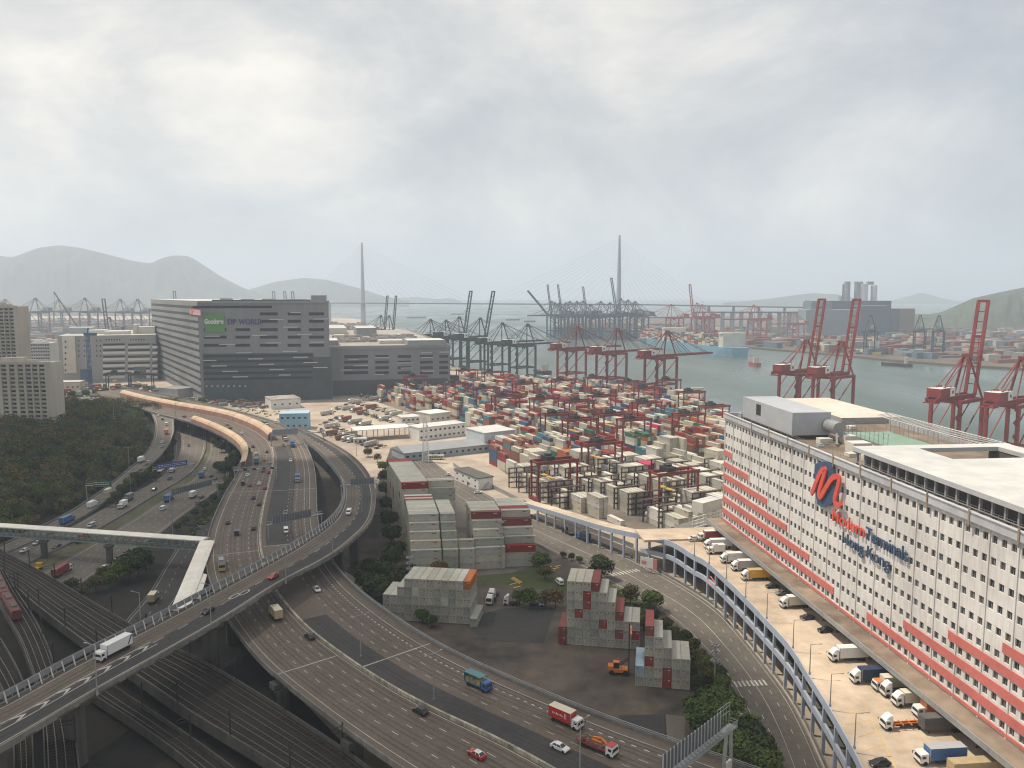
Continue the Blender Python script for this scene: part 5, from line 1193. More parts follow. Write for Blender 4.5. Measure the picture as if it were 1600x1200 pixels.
# ---- the big yard
def inside(p,poly):
    x,y=p[0],p[1]; c=False; n=len(poly)
    for i in range(n):
        x1,y1=poly[i][:2]; x2,y2=poly[(i+1)%n][:2]
        if (y1>y)!=(y2>y) and x<(x2-x1)*(y-y1)/(y2-y1)+x1: c=not c
    return c
yard=[P(*q) for q in ((1062,838),(1000,827),(905,801),(840,777),(765,722),(772,690),(735,668),(700,650),(640,640),(590,622),(585,606),(700,596),(850,603),(1000,612),(1085,632),(1134,652))]+[Vector((110,400,0)),Vector((84,345,0))]
yO=P(1045,832,0); rr=random.Random(21); racks=[]
nb=0
for bi in range(-8,13):
    for j in range(-3,62):
        if j%11==10: continue
        blk_kind=rr.random()
        along=j*13.0; reef=(along<150 and bi<4) or (along<70)
        base=rr.choice((2,3,4,4,5,5)) if not reef else rr.choice((2,2,3,3,4,4))
        dom=rr.choice(('grey','cream','maroon','blue','cream','grey','cream','brown','red','green','brown','navy','teal','grey','maroon','cream'))
        for r in range(7):
            if r==6: continue
            a=bi*29.5+r*2.75+2; p=yO-YU*along+YV*a
            if not inside((p.x,p.y),yard): continue
            h=max(0,min(5,base+rr.choice((0,0,0,-1,1,-2)))) if not reef else max(0,min(4,base+rr.choice((0,0,-1,0,1))))
            if rr.random()<.06: h=0
            for k in range(h):
                if reef: c=rr.choices(('white','cream','grey','sage'),(4,6,3,1))[0]
                else: c=dom if rr.random()<.42 else rr.choices(('cream','grey','maroon','blue','orange','green','red','white','navy','brown','pink','teal'),(8,5,5,1.8,.7,.6,1.4,1.5,1.2,3,.3,.7))[0]
                hh=2.6
                ALL.append([p.x,p.y,k*2.64+.02,12.19,math.atan2(YU.y,YU.x),c,(bi,j,r,k,h),None,False,hh])
        if reef:
            c0=yO-YU*(along+6.6)+YV*(bi*29.5+8.6)
            if inside((c0.x,c0.y),yard): racks.append((c0,base))
# single landmarks in the near yard
for (px,py,c,n,l) in ((1000,790,'white',1,'a'),(962,817,'white',1,'b'),(1022,812,'white',1,'c'),(1005,743,'pink',3,'pink stack'),(1052,714,'cream',5,'tall'),(1112,742,'cream',6,'tall2'),(1040,712,'cream',5,'x'),(880,722,'orange',3,'o'),(898,717,'orange',3,'o2')):
    p=P(px,py,0); ok=[q for q in ALL if not (q[7] is None and (q[0]-p.x)**2+(q[1]-p.y)**2<60)]; ALL[:]=ok
    for s_ in ((0,),(0,1,2)) [n>1]:
        for k in range(n): q=p+YV*(s_*2.5); ALL.append([q.x,q.y,k*2.64+.02,12.19,math.atan2(YU.y,YU.x),c,('L',l,s_,k,n),None,False,2.6])
# ---- which containers show largest: small depth buffer over the boxes and the big occluders
def rank():
    w,h=800,600; zb=np.full((h,w),np.inf); ib=np.full((h,w),-1,int); f=FPX/2
    def draw(corners,idx):
        c=np.array(corners,float); z=c[:,2]-CAMH; D=c[:,1]*CP-z*SP; U=c[:,1]*SP+z*CP
        if D.min()<5: return
        X=400+f*c[:,0]/D; Yv=300-f*U/D
        for q in ((4,5,6,7),(0,1,5,4),(1,2,6,5),(2,3,7,6),(3,0,4,7)):
            x=X[list(q)]; y=Yv[list(q)]; ar=sum(x[i]*y[(i+1)%4]-x[(i+1)%4]*y[i] for i in range(4))
            if ar>=0: continue
            x0,x1=int(max(0,math.floor(x.min()))),int(min(w-1,math.ceil(x.max()))); y0,y1=int(max(0,math.floor(y.min()))),int(min(h-1,math.ceil(y.max())))
            if x1<x0 or y1<y0: continue
            gx,gy=np.meshgrid(np.arange(x0,x1+1)+.5,np.arange(y0,y1+1)+.5); ins=np.ones(gx.shape,bool)
            for i in range(4):
                j=(i+1)%4; ins&=((x[j]-x[i])*(gy-y[i])-(y[j]-y[i])*(gx-x[i]))<=0
            if not ins.any(): continue
            d=D[list(q)].mean(); zs=zb[y0:y1+1,x0:x1+1]; m_=ins&(d<zs); zs[m_]=d; ib[y0:y1+1,x0:x1+1][m_]=idx
    for i,a in enumerate(ALL):
        co,si=math.cos(a[4]),math.sin(a[4]); L=a[3]/2; b_=WD/2
        q=[(a[0]+u*co-v*si,a[1]+u*si+v*co) for u,v in ((-L,-b_),(L,-b_),(L,b_),(-L,b_))]
        draw([(X,Y_,a[2]) for X,Y_ in q]+[(X,Y_,a[2]+a[9]) for X,Y_ in q],i)
    q=[mt.pt(s_,w_,0) for s_,w_ in ((0,0),(mt.L,0),(mt.L,47),(0,47))][::-1]
    cr=sum(q[i].x*q[(i+1)%4].y-q[(i+1)%4].x*q[i].y for i in range(4)); q=q if cr>0 else q[::-1]
    draw([(p.x,p.y,13) for p in q]+[(p.x,p.y,61) for p in q],-2)
    n=np.bincount(ib[ib>=0].ravel(),minlength=len(ALL)); return n
vis=rank(); order=np.argsort(-vis)
IND=[i for i in order[:298] if vis[i]>0]
# ---- container models
def cont_mesh(ln,h,m):
    mb=MB(); L=ln/2; b_=WD/2; e=.09
    mb.box((0,0,.0),(ln-2*e,WD-2*e,h-.05))
    for x in (-1,1):
        for y in (-1,1): mb.box((x*(L-e),y*(b_-e),0),(2*e,2*e,h))
        mb.box((x*(L-e*.8),0,0),(e*1.6,WD-4*e-.004,.18)); mb.box((x*(L-e*.8),0,h-.14),(e*1.6,WD-4*e-.004,.139))
    for y in (-1,1): mb.box((0,y*(b_-e*.6),0.003),(ln-4*e-.004,e*1.2,.16)); mb.box((0,y*(b_-e*.6),h-.12),(ln-4*e-.004,e*1.2,.119))
    n=int(ln/.55)
    for k in range(n):
        x=-L+.35+k*(ln-.7)/(n-1)
        for y in (-1,1): mb.box((x,y*(b_-e-.0),.17),(.24,.06,h-.31))
    for y in (-1,1):
        mb.box((-y*(L*.62) if ln>8 else -y*L*.5,y*(b_-.02),h*.70),(ln*.13,.03,.32),0,1); mb.box((y*(L*.8),y*(b_-.02),h*.76),(ln*.07,.03,.22),0,1)
    for x in (-1,1): mb.box((x*(L-.02),x*.55,h*.74),(.03,.6,.2),0,1)
    return mb.build('container',[m,MK if m.name.split('_')[1] in ('grey','sage','cream','white') else CT['white']],None)
def door_mesh(ln,h):
    mb=MB(); L=ln/2
    for x in (-1,1):
        for y in (-.85,-.32,.32,.85): mb.beam((x*(L-.055),y,.2),(x*(L-.055),y,h-.2),.05)
        mb.box((x*(L-.07),0,.19),(.03,.05,h-.4))
        mb.box((x*(L-.06),.62,h*.72),(.03,.5,.22)); mb.box((x*(L-.06),-.6,h*.55),(.03,.28,.3))
    mb.box((0,0,.3),(ln-.1,.03,.03))
    return mb
MK=mat('marking_red',(.30,.07,.05),.7,.2,1)
CP_={}
def put_container(a,label,group):
    key=(a[5],round(a[3]),round(a[9],1),bool(a[8]))
    if key not in CP_:
        o=cont_mesh(a[3],a[9],CT[a[5]]); ch=[]
        if a[8]:
            d=door_mesh(a[3],a[9]).build('door_bars',mat('bars_dark',(.13,.13,.12),.7,.2,1),o,world=False); ch.append((d,[]))
        CP_[key]=(o,ch); o.location=(a[0],a[1],a[2]); o.rotation_euler=(0,0,a[4]); return tag(o,label,'container',group)
    return copy_tree(CP_[key],(a[0],a[1],a[2]),a[4],1,label,'container',group)
ycount={}; ygroups={}
for i in IND:
    a=ALL[i]
    if isinstance(a[6],str): lab,grp=a[6],a[7]
    else:
        k=a[6]; key=k[:3]
        x_=400+FPX/2*a[0]/(a[1]*CP+110*SP)
        ygroups.setdefault(k[1] if k[0]!='L' else 90,[]).append((x_,i)); continue
    put_container(a,lab,grp)
RD={j:n for n,j in enumerate(sorted(ygroups,key=lambda q:(isinstance(q,str),q)))}
for j,l in ygroups.items():
    l.sort()
    keys=[]
    for x_,i in l:
        if ALL[i][6][:3] not in keys: keys.append(ALL[i][6][:3])
    for x_,i in l:
        a=ALL[i]; k=a[6]; s_=keys.index(k[:3]); s_=NUM[s_] if s_<len(NUM) else f'{s_+1}th'
        top='topmost' if k[3]==k[4]-1 else TI[k[3]]
        rn=NUM[RD[j]] if RD[j]<len(NUM) else 'far'
        put_container(a,f"{a[5]} container, {top}, {s_} stack from left in the {rn} line of the port yard",'containers in the port yard')
S_=set(IND); mb=MB(); CK=list(CT); 
for i,a in enumerate(ALL):
    if i in S_: continue
    mb.box((a[0],a[1],a[2]),(a[3],WD,a[9]),a[4],CK.index(a[5]))
o=mb.build('containers',[CT[k] for k in CK]); tag(o,'mass of stacked shipping containers filling the port yard behind','containers',None,'stuff')
# reefer racks: dark steel access frames between the white rows
def rack_proto():
    t=thing('reefer_rack','x','steel rack',(0,0,0)); m=MB()
    for k in range(5):
        m.beam((-9.6+k*4.8,0,0),(-9.6+k*4.8,0,10.9),.55)
    m.build('posts',DARK,t,world=False); m=MB()
    for z in (2.7,5.4,8.1,10.8): m.box((0,0,z),(20,1.6,.35)); m.beam((-10,-.75,z+1),(10,-.75,z+1),.09)
    m.build('platforms',mat('rack_brown',(.075,.045,.036),.7,.25,1),t,world=False); return t
rk=rack_proto(); spec=(rk,[(c,[]) for c in kids(rk)])
racks=sorted(racks,key=lambda q:q[0].length)[:30]; racks.sort(key=lambda q:(round(q[0].length/26),q[0].x/q[0].y))
rowc={}
for i,(p,b_) in enumerate(racks):
    g_=round(p.length/26); rowc[g_]=rowc.get(g_,0)+1
for i,(p,b_) in enumerate(racks):
    g_=sorted(rowc).index(round(p.length/26)); n_=sum(1 for q in racks[:i] if round(q[0].length/26)==round(p.length/26))
    lab=f'dark steel access rack between white containers, {NUM[n_]} from left in its {NUM[g_]} line'
    if i==0: rk.location=p; rk.rotation_euler=(0,0,YAW); tag(rk,lab,'rack','dark racks between the white containers')
    else: copy_tree(spec,p,YAW,1,lab,'rack','dark racks between the white containers')
# ================================================================ VEHICLES (local x = forward)
def paint(c,r=.35): 
    n='paint_%02x%02x%02x'%tuple(int(min(1,x)*255) for x in c); return mat(n,c,r,.05,.6,spec=.5)
VC=dict(white=(.66,.66,.64),silver=(.36,.37,.38),grey=(.16,.165,.17),black=(.018,.018,.02),red=(.42,.025,.02),blue=(.04,.12,.30),navy=(.02,.035,.08),yellow=(.60,.33,.03),tan=(.42,.33,.19),green=(.03,.16,.08),orange=(.60,.17,.03),teal=(.05,.17,.20),maroon=(.22,.03,.035),brown=(.16,.08,.05),cream=(.58,.52,.40),dark=(.03,.03,.035))
def wheels(t,xs,y,r=.34,w=.24):
    for x in xs:
        for s_ in (-1,1): m=MB(); m.cyl((x,s_*y-w/2,r),(x,s_*y+w/2,r),r,n=12); m.build('wheel',RUBBER,t,world=False)
def car(c,roof=None):
    t=thing('car','x','car'); L,Wd=4.5,1.78; m=MB()
    pr=[(-2.2,.32),(2.15,.32),(2.25,.62),(2.05,.80),(1.05,.93),(-1.55,.95),(-2.15,.92),(-2.25,.6)]
    m.tube4([[(x*(1 if abs(y)<.8 else .97),y,z) for x,z in pr] for y in (-.89,-.8,.8,.89)]); m.build('body',paint(VC[c]),t,world=False)
    g=[(-1.75,.93),(1.05,.92),(.35,1.38),(-1.1,1.40)]
    m=MB(); m.hexa([(-1.8,-.78,.93),(1.1,-.78,.91),(1.1,.78,.91),(-1.8,.78,.93),(-1.15,-.6,1.40),(.35,-.6,1.40),(.35,.6,1.40),(-1.15,.6,1.40)]); m.build('windows',GLASS,t,world=False)
    m=MB(); m.hexa([(-1.2,-.62,1.39),(.38,-.62,1.38),(.38,.62,1.38),(-1.2,.62,1.39),(-1.1,-.55,1.45),(.25,-.55,1.45),(.25,.55,1.45),(-1.1,.55,1.45)])
    for s_ in (-1,1): m.beam((1.08,s_*.76,.92),(.36,s_*.6,1.4),.07); m.beam((-1.15,s_*.6,1.4),(-1.75,s_*.76,.94),.09); m.beam((-.35,s_*.66,1.4),(-.4,s_*.8,.93),.06)
    m.build('roof',paint(VC[roof or c]),t,world=False)
    wheels(t,(-1.35,1.4),.8)
    for s_ in (-1,1):
        m=MB(); m.box((2.16,s_*.65,.58),(.1,.34,.16)); m.build('headlight',WHITE,t,world=False); m=MB(); m.box((-2.2,s_*.68,.68),(.1,.3,.15)); m.build('tail_light',paint(VC['red']),t,world=False)
    if roof: m=MB(); m.box((-.3,0,1.45),(.18,.6,.14)); m.build('taxi_sign',WHITE,t,world=False)
    return t
def van(c):
    t=thing('van','x','van'); m=MB(); pr=[(-2.4,.35),(2.3,.35),(2.4,.95),(1.7,1.25),(1.15,2.0),(-2.3,2.05),(-2.42,1.0)]
    m.tube4([[(x,y,z) for x,z in pr] for y in (-.88,.88)]); m.build('body',paint(VC[c]),t,world=False)
    m=MB(); m.hexa([(1.45,-.8,1.28),(1.76,-.8,1.2),(1.76,.8,1.2),(1.45,.8,1.28),(1.1,-.78,1.9),(1.22,-.78,1.92),(1.22,.78,1.92),(1.1,.78,1.9)]); m.build('windscreen',GLASS,t,world=False)
    m=MB()
    for s_ in (-1,1): m.box((-.4,s_*.885,1.25),(2.9,.03,.5))
    m.box((-2.4,0,1.2),(.06,1.4,.5)); m.build('windows',GLASS,t,world=False); wheels(t,(-1.5,1.5),.8); return t
def cab(t,x,c,h=2.5,w=2.3,L=1.9,roofc=None,fair=False):
    m=MB(); pr=[(0,.55),(L,.55),(L,1.5),(L-.28,h),(.0,h+.05)]
    m.tube4([[(x+a,y,z) for a,z in pr] for y in (-w/2,w/2)]); o=m.build('cab',paint(VC[c]),t,world=False)
    m=MB(); a=(x+L+.02,1.52); b=(x+L-.25,h-.15)
    m.hexa([(a[0]-.08,-w*.44,a[1]),(a[0],-w*.44,a[1]),(a[0],w*.44,a[1]),(a[0]-.08,w*.44,a[1]),(b[0]-.08,-w*.42,b[1]),(b[0],-w*.42,b[1]),(b[0],w*.42,b[1]),(b[0]-.08,w*.42,b[1])]); m.build('windscreen',GLASS,t,world=False)
    m=MB()
    for s_ in (-1,1): m.box((x+L*.55,s_*(w/2+.0),1.5),(L*.45,.04,.6))
    m.build('side_window',GLASS,t,world=False)
    m=MB(); m.box((x+L*.98,0,.4),(.12,w*.98,.35))
    for s_ in (-1,1): m.beam((x+L-.1,s_*(w/2+.02),2.1),(x+L+.15,s_*(w/2+.28),2.0),.06); m.box((x+L+.15,s_*(w/2+.3),1.5),(.08,.2,.5))
    m.build('bumper_mirrors',DARK,t,world=False)
    if fair: m=MB(); m.hexa([(x,-w*.45,h+.05),(x+L-.35,-w*.42,h),(x+L-.35,w*.42,h),(x,w*.45,h+.05),(x,-w*.45,h+.9),(x+L*.35,-w*.4,h+.85),(x+L*.35,w*.4,h+.85),(x,w*.45,h+.9)]); m.build('fairing',paint(VC[roofc or c]),t,world=False)
    if roofc: m=MB(); m.box((x+L*.42,0,h+.02),(L*.8,w*.96,.12)); m.build('cab_roof',paint(VC[roofc]),t,world=False)
def chassis(t,x0,x1,n=1):
    m=MB(); m.box(((x0+x1)/2,0,.6),(x1-x0,.9,.35)); 
    for s_ in (-1,1): m.box(((x0+x1)/2,s_*1.05,.55),((x1-x0)*.5,.12,.4))
    m.build('chassis',DARK,t,world=False)
def truck(cc,bc,L=6.5,kind='box',roofc=None,boxtop=None,h=2.6,fair=False):
    t=thing('truck','x','truck'); x0=-(L+2.0)/2; chassis(t,x0,x0+L+1); cab(t,x0+L+.25,cc,roofc=roofc,fair=fair)
    if kind=='box':
        m=MB(); m.box((x0+L/2,0,1.05),(L,2.42,h),0,0,1); m.build('cargo_box',[paint(VC[bc],.5),paint(VC[boxtop or bc],.6)],t,world=False)
        m=MB()
        for x in (0,L):
            for s_ in (-1,1): m.box((x0+x,s_*1.2,1.03),(.1,.1,h+.05))
        m.box((x0-.02,0,1.06),(.06,.05,h-.1)); m.build('box_frame',GREYP,t,world=False)
    elif kind=='crates':
        m=MB(); m.box((x0+L/2,0,1.0),(L,2.4,.2)); m.box((x0+L/2,0,3.35),(L+.1,2.45,.12)); 
        for x in (0,.33,.66,1):
            for s_ in (-1,1): m.box((x0+.05+(L-.1)*x,s_*1.17,1.2),(.1,.08,2.2))
        m.box((x0+.06,0,1.2),(.08,2.3,2.1)); m.build('cargo_frame',paint(VC[bc],.6),t,world=False)
        for i in range(4): m=MB(); m.box((x0+.9+i*L/4.3,0,1.21),(1.2,2.0,1.1+.25*(i%2))); m.build('crate_load',mat('crate_straw',(.34,.27,.13),.9,.3,2),t,world=False)
    elif kind=='flat':
        m=MB(); m.box((x0+L/2,0,1.0),(L,2.4,.18)); m.box((x0+L,0,1.1),(.12,2.3,1.0)); m.build('flat_bed',paint(VC[bc],.6),t,world=False)
    elif kind=='scrap':
        m=MB(); m.box((x0+L/2,0,1.0),(L,2.4,.22)); 
        for k in range(6): 
            for s_ in (-1,1): m.box((x0+.2+k*(L-.4)/5,s_*1.15,1.2),(.09,.07,.7))
        m.build('flat_bed',paint(VC['maroon'],.6),t,world=False)
        r_=random.Random(4); m=MB()
        for k in range(46): a=Vector((x0+r_.uniform(.3,L-.4),r_.uniform(-1,1),r_.uniform(1.25,2.4))); b=a+Vector((r_.uniform(-1.2,1.2),r_.uniform(-.6,.6),r_.uniform(-.3,.7))); m.beam(a,b,r_.uniform(.1,.32),r_.uniform(.1,.4))
        m.build('scrap_load',mat('scrap',(.06,.05,.045),.8,.0,1.5,col2=(.28,.20,.13)),t,world=False)
        m=MB(); m.beam((x0+3.4,.5,2.1),(x0+5.9,.2,2.9),.4,.45); m.beam((x0+5.9,.2,2.9),(x0+7.4,0,2.1),.4,.45); m.beam((x0+4,-.5,2.3),(x0+6.5,-.5,2.4),.3,.3); m.build('crane_arm',paint(VC['orange'],.5),t,world=False)
    elif kind=='tractor': pass
    elif kind=='skeletal':
        m=MB(); m.box((x0+L/2,-.4,1.0),(L,.15,.3)); m.box((x0+L/2,.4,1.0),(L,.15,.3))
        for k in range(5): m.box((x0+.3+k*(L-.6)/4,0,1.0),(.18,2.3,.26))
        m.build('trailer_frame',paint(VC[bc],.6),t,world=False)
    wheels(t,[x0+1.3,x0+L+.95]+([x0+2.5] if L>7 else [])+([x0+L-1.0] if L>9 else []),1.02,.48,.3); return t
def semi(cc,kc,ln=12.19):
    t=thing('container_truck','x','container truck'); x0=-ln/2-1.8; chassis(t,x0,x0+ln+.5); cab(t,x0+ln+.6,cc,h=2.8,fair=True)
    m=MB(); m.box((x0+ln/2,0,1.15),(ln,2.44,2.7)); 
    for x in (0,ln):
        for s_ in (-1,1): m.box((x0+x,s_*1.2,1.14),(.12,.12,2.73))
    m.build('container_load',CT[kc],t,world=False); wheels(t,(x0+1.2,x0+2.5,x0+ln-1.3,x0+ln+1.6),1.02,.5,.3); return t
def tractor(cc):
    t=thing('tractor_unit','x','tractor unit'); chassis(t,-2.8,1.5); cab(t,.9,cc,h=2.8,fair=True); wheels(t,(-1.9,-.9,2.0),1.02,.5,.3); return t
def trailer(kc,load=True):
    t=thing('trailer','x','trailer'); m=MB()
    for s_ in (-.45,.45): m.box((0,s_,.95),(12,.16,.35))
    for k in range(6): m.box((-5.6+k*2.2,0,.95),(.2,2.3,.3))
    m.build('frame',paint(VC[kc],.7) ,t,world=False); m=MB(); m.beam((4,.6,0),(4,.6,1),.15); m.beam((4,-.6,0),(4,-.6,1),.15); m.build('landing_leg',DARK,t,world=False); wheels(t,(-5,-3.8,-2.6),1.0,.48,.3); return t
def bus(c,rc):
    t=thing('bus','x','bus'); m=MB(); m.box((0,0,.4),(11.5,2.45,2.7),0,0,1); m.build('body',[paint(VC[c]),paint(VC[rc])],t,world=False)
    m=MB()
    for s_ in (-1,1):
        for k in range(7): m.box((-4.6+k*1.5,s_*1.23,1.5),(1.25,.04,.9))
    m.build('windows',GLASS,t,world=False); m=MB(); m.box((5.76,0,1.2),(.05,2.2,1.4)); m.box((-5.76,0,1.6),(.05,2.0,.9)); m.build('windscreen',GLASS,t,world=False)
    m=MB(); m.box((0,0,3.1),(4,1.6,.2)); m.build('roof_unit',GREYP,t,world=False); wheels(t,(-3.6,3.6),1.1,.5,.3); return t
VP={}
def put(kind,args,p,ang,label,cat,group):
    key=(kind.__name__,)+args
    if key not in VP:
        o=kind(*args); VP[key]=(o,[(c,[]) for c in kids(o)]); o.location=p; o.rotation_euler=(0,0,ang); return tag(o,label,cat,group)
    return copy_tree(VP[key],p,ang,1,label,cat,group)
def onroad(r,z,lst,sgn,where,grp,dz=.07):
    for q in lst:
        px,py,kind,args,lab,cat=q[:6]
        p=P(px,py,z); d=r.near(p); zz_=r.at(d,frac=.5).z; p=P(px,py,zz_+dz); tt=r.tan(d)*sgn; put(kind,args,p,math.atan2(tt.y,tt.x),lab+(' '+where if where else ''),cat,grp)
C=lambda c:(car,(c,)); 
def cars(s):
    out=[]
    for l in s.strip().split('\n'):
        a=[x.strip() for x in l.split('|')]; px,py=map(float,a[0].split(',')); k=a[1].split(); c=a[2]
        kd={'car':(car,(k[1],),'car'),'van':(van,(k[1],),'van')} if len(k)==2 and k[0] in('car','van') else {}
        if k[0] in kd: f,ar,ct=kd[k[0]]
        elif k[0]=='truck': f,ar,ct=truck,(k[1],k[2],float(k[3]) if len(k)>3 else 6.5,k[4] if len(k)>4 else 'box')+((None,k[5]) if len(k)>5 else ()),'truck'
        elif k[0]=='bus': f,ar,ct=bus,(k[1],k[2]),'bus'
        elif k[0]=='semi': f,ar,ct=semi,(k[1],k[2]),'container truck'
        elif k[0]=='tractor': f,ar,ct=tractor,(k[1],),'tractor unit'
        out.append((px,py,f,ar,c,ct))
    return out
# MA: away from the camera runs along +s (bottom to far)
onroad(MA,ZM,cars('''657,1114|car black|black car, lowest but one, beside the pale median barrier
484,997|car black|black car close to the median barrier beyond the flyover shadow
431,965|truck yellow tan 5.5 box cream|yellow box truck with white roof just under the flyover
346,886|bus tan dark|tan bus alone in the left lane of the brown highway bend
356,818|car black|dark car near the outer parapet of the brown highway bend
370,835|van dark|dark van in the middle of the brown highway bend
396,827|car black|dark car right of the dark van on the bend
396,779|car dark|dark car halfway up the brown highway bend
405,789|car black|dark car close to the median halfway up the bend
414,764|car maroon|maroon car close to the median
405,757|car white|white car left of the maroon car by the median
380,757|van dark|dark van at the narrow gantry on the outbound side
391,759|car red|red car behind the dark van by the narrow gantry
387,744|car white|white car under the narrow gantry
411,737|car brown|brown car right of the narrow gantry
421,739|car maroon|maroon car touching the median above the narrow gantry
401,724|truck teal teal 5.5|teal truck among the cars above the narrow gantry
422,724|car silver|silver car by the median above the narrow gantry
413,719|car yellow|yellow car among the queue near the noise barrier end
400,710|car white|white car left of the yellow car
417,707|car black|dark car right of the white car near the barrier end
388,707|truck white dark 5.5|white cabbed dark truck beside the short noise barrier
395,699|car dark|dark car at the head of the queue by the short noise barrier
378,678|car white|white car between the two noise barriers
360,670|car dark|dark car between the noise barriers, nearer of two
355,665|car grey|grey car between the noise barriers, farther of two
288,652|car dark|dark car at the far tip of the short noise barrier'''),1,'','outbound traffic on the brown highway')
t_=put(car,('red','white'),P(745,1182,ZM+.07),math.atan2(*(lambda t:(t.y,t.x))(MA.tan(MA.near(P(745,1182,ZM))))),'red taxi with white roof at the bottom of the brown highway','taxi','outbound traffic on the brown highway')
onroad(MBv,ZM,cars('''495,923|car white|white car just beyond the flyover in the inbound lanes
875,1171|car white|white hatchback with dark roof beside the tow truck
447,832|van white|white van below the dark gantry sign
446,803|car grey|grey car right at the dark gantry sign
465,752|truck silver blue 6|blue and silver truck in the inbound lanes
454,721|car white|white car in the inbound lanes above the blue truck
457,698|truck blue blue 5|small blue truck in the inbound lanes near the far gantry
445,688|truck white maroon 6.5|red boxed truck with white cab below the far gantry
443,697|car brown|brown car beside the red boxed truck
415,666|truck white green 6.5|green topped truck right of the long noise barrier end
431,661|van cream|cream van beside the outer parapet near the blue building
332,641|car white|white car beyond the long noise barrier'''),-1,'','inbound traffic on the brown highway')
onroad(MBv,ZM,[(747,1074,truck,('blue','teal',5.6,'crates'),'blue cabbed truck with teal roof and open crate load','truck'),
 (884,1131,truck,('white','red',6.4,'box',None,'cream'),'red box truck with white cab beside the right parapet','truck'),
 (932,1171,truck,('white','maroon',7.6,'scrap','red'),'red and white flatbed lorry loaded with orange scrap machinery','lorry')],-1,'','inbound traffic on the brown highway')
onroad(F,19,cars('''178,1022|truck white white 8|long white box truck heading down the flyover
325,957|car black|black car on the flyover above the railway
427,903|car red|red car on the flyover at the highway crossing
545,803|van white|white van on the flyover bend
560,753|car dark|dark car under the flyover gantry sign'''),-1,'','traffic on the flyover')
onroad(SV,8,cars('''247,650|car white|white car at the very top of the slip ramp
254,656|car dark|dark car at the top of the slip ramp
260,664|van white|white van on the slip ramp above the orange truck
260,678|truck orange orange 4.5|orange truck on the slip ramp
253,692|car white|white car on the slip ramp, upper of a close pair
254,698|car silver|pale car on the slip ramp, lower of a close pair
221,722|truck white white 5|white box truck halfway down the slip ramp
233,723|car silver|silver car beside the white box truck on the ramp
170,773|truck white cream 5|white truck under the green sign
145,793|truck white white 5.5|white lorry at the foot of the slip ramp
105,817|truck teal blue 7 box teal|teal and blue covered lorry before the footbridge'''),-1,'','traffic on the slip ramp')
onroad(HA,0,cars('''295,697|car dark|dark car alone under the highway portal
252,741|bus grey cream|long grey bus under the blue sign gantry
269,737|truck white white 5|white truck right of the long grey bus
265,749|car dark|dark car behind the long grey bus
241,766|car dark|dark car in the lower highway, beyond the striped ramp
201,782|truck grey grey 5.5|grey box truck beside the slip ramp trees
185,786|car black|black car between the grey truck and the white box van
192,793|truck white white 4.8|white box van in the lower highway beside the grass median
143,823|van silver|silver people carrier just above the footbridge
129,846|truck dark maroon 5.5|dark truck half under the footbridge
89,856|car black|black car below the footbridge
58,850|car silver|silver saloon below the footbridge at left
38,862|car white|white saloon below the footbridge at far left'''),-1,'','traffic in the nearer lower highway lanes',.1)
onroad(HB,0,cars('''320,734|car white|white car near the dark trees in the right hand lower road
315,746|truck blue blue 4.5|small blue truck above the grey gantry sign
330,745|car dark|dark car right of the small blue truck
336,749|car grey|grey car right of the grey gantry sign
264,782|truck white blue 7|white cabbed truck with blue container beside the tall mast
255,796|van white|white minibus in the right hand lower road
302,777|truck white white 5|white truck below the grey gantry sign
315,778|car dark|dark car in the slip beside the hedge, upper
309,787|car grey|grey car in the slip beside the hedge, lower
97,897|truck white maroon 8.5|long maroon covered lorry at the lower left
56,892|truck yellow yellow 4.5 flat|yellow recovery truck at lower left
164,888|car white|white car half hidden by the roadside trees
342,726|van white|white van beside the dark trees under the short noise barrier'''),1,'','traffic in the farther lower highway lanes',.1)
onroad(HC,0,cars('''240,940|truck white tan 4.5 box cream|tan box truck on the dark service road by the footbridge legs'''),-1,'','service road traffic',.1)
onroad(R1,0,cars('''888,834|truck dark dark 5.5 flat|dark flatbed on the port road
912,844|truck blue navy 5.5|navy truck on the port road below the deck parapet
700,742|car white|white car on the port road near the sheds'''),-1,'','port road traffic',.1)
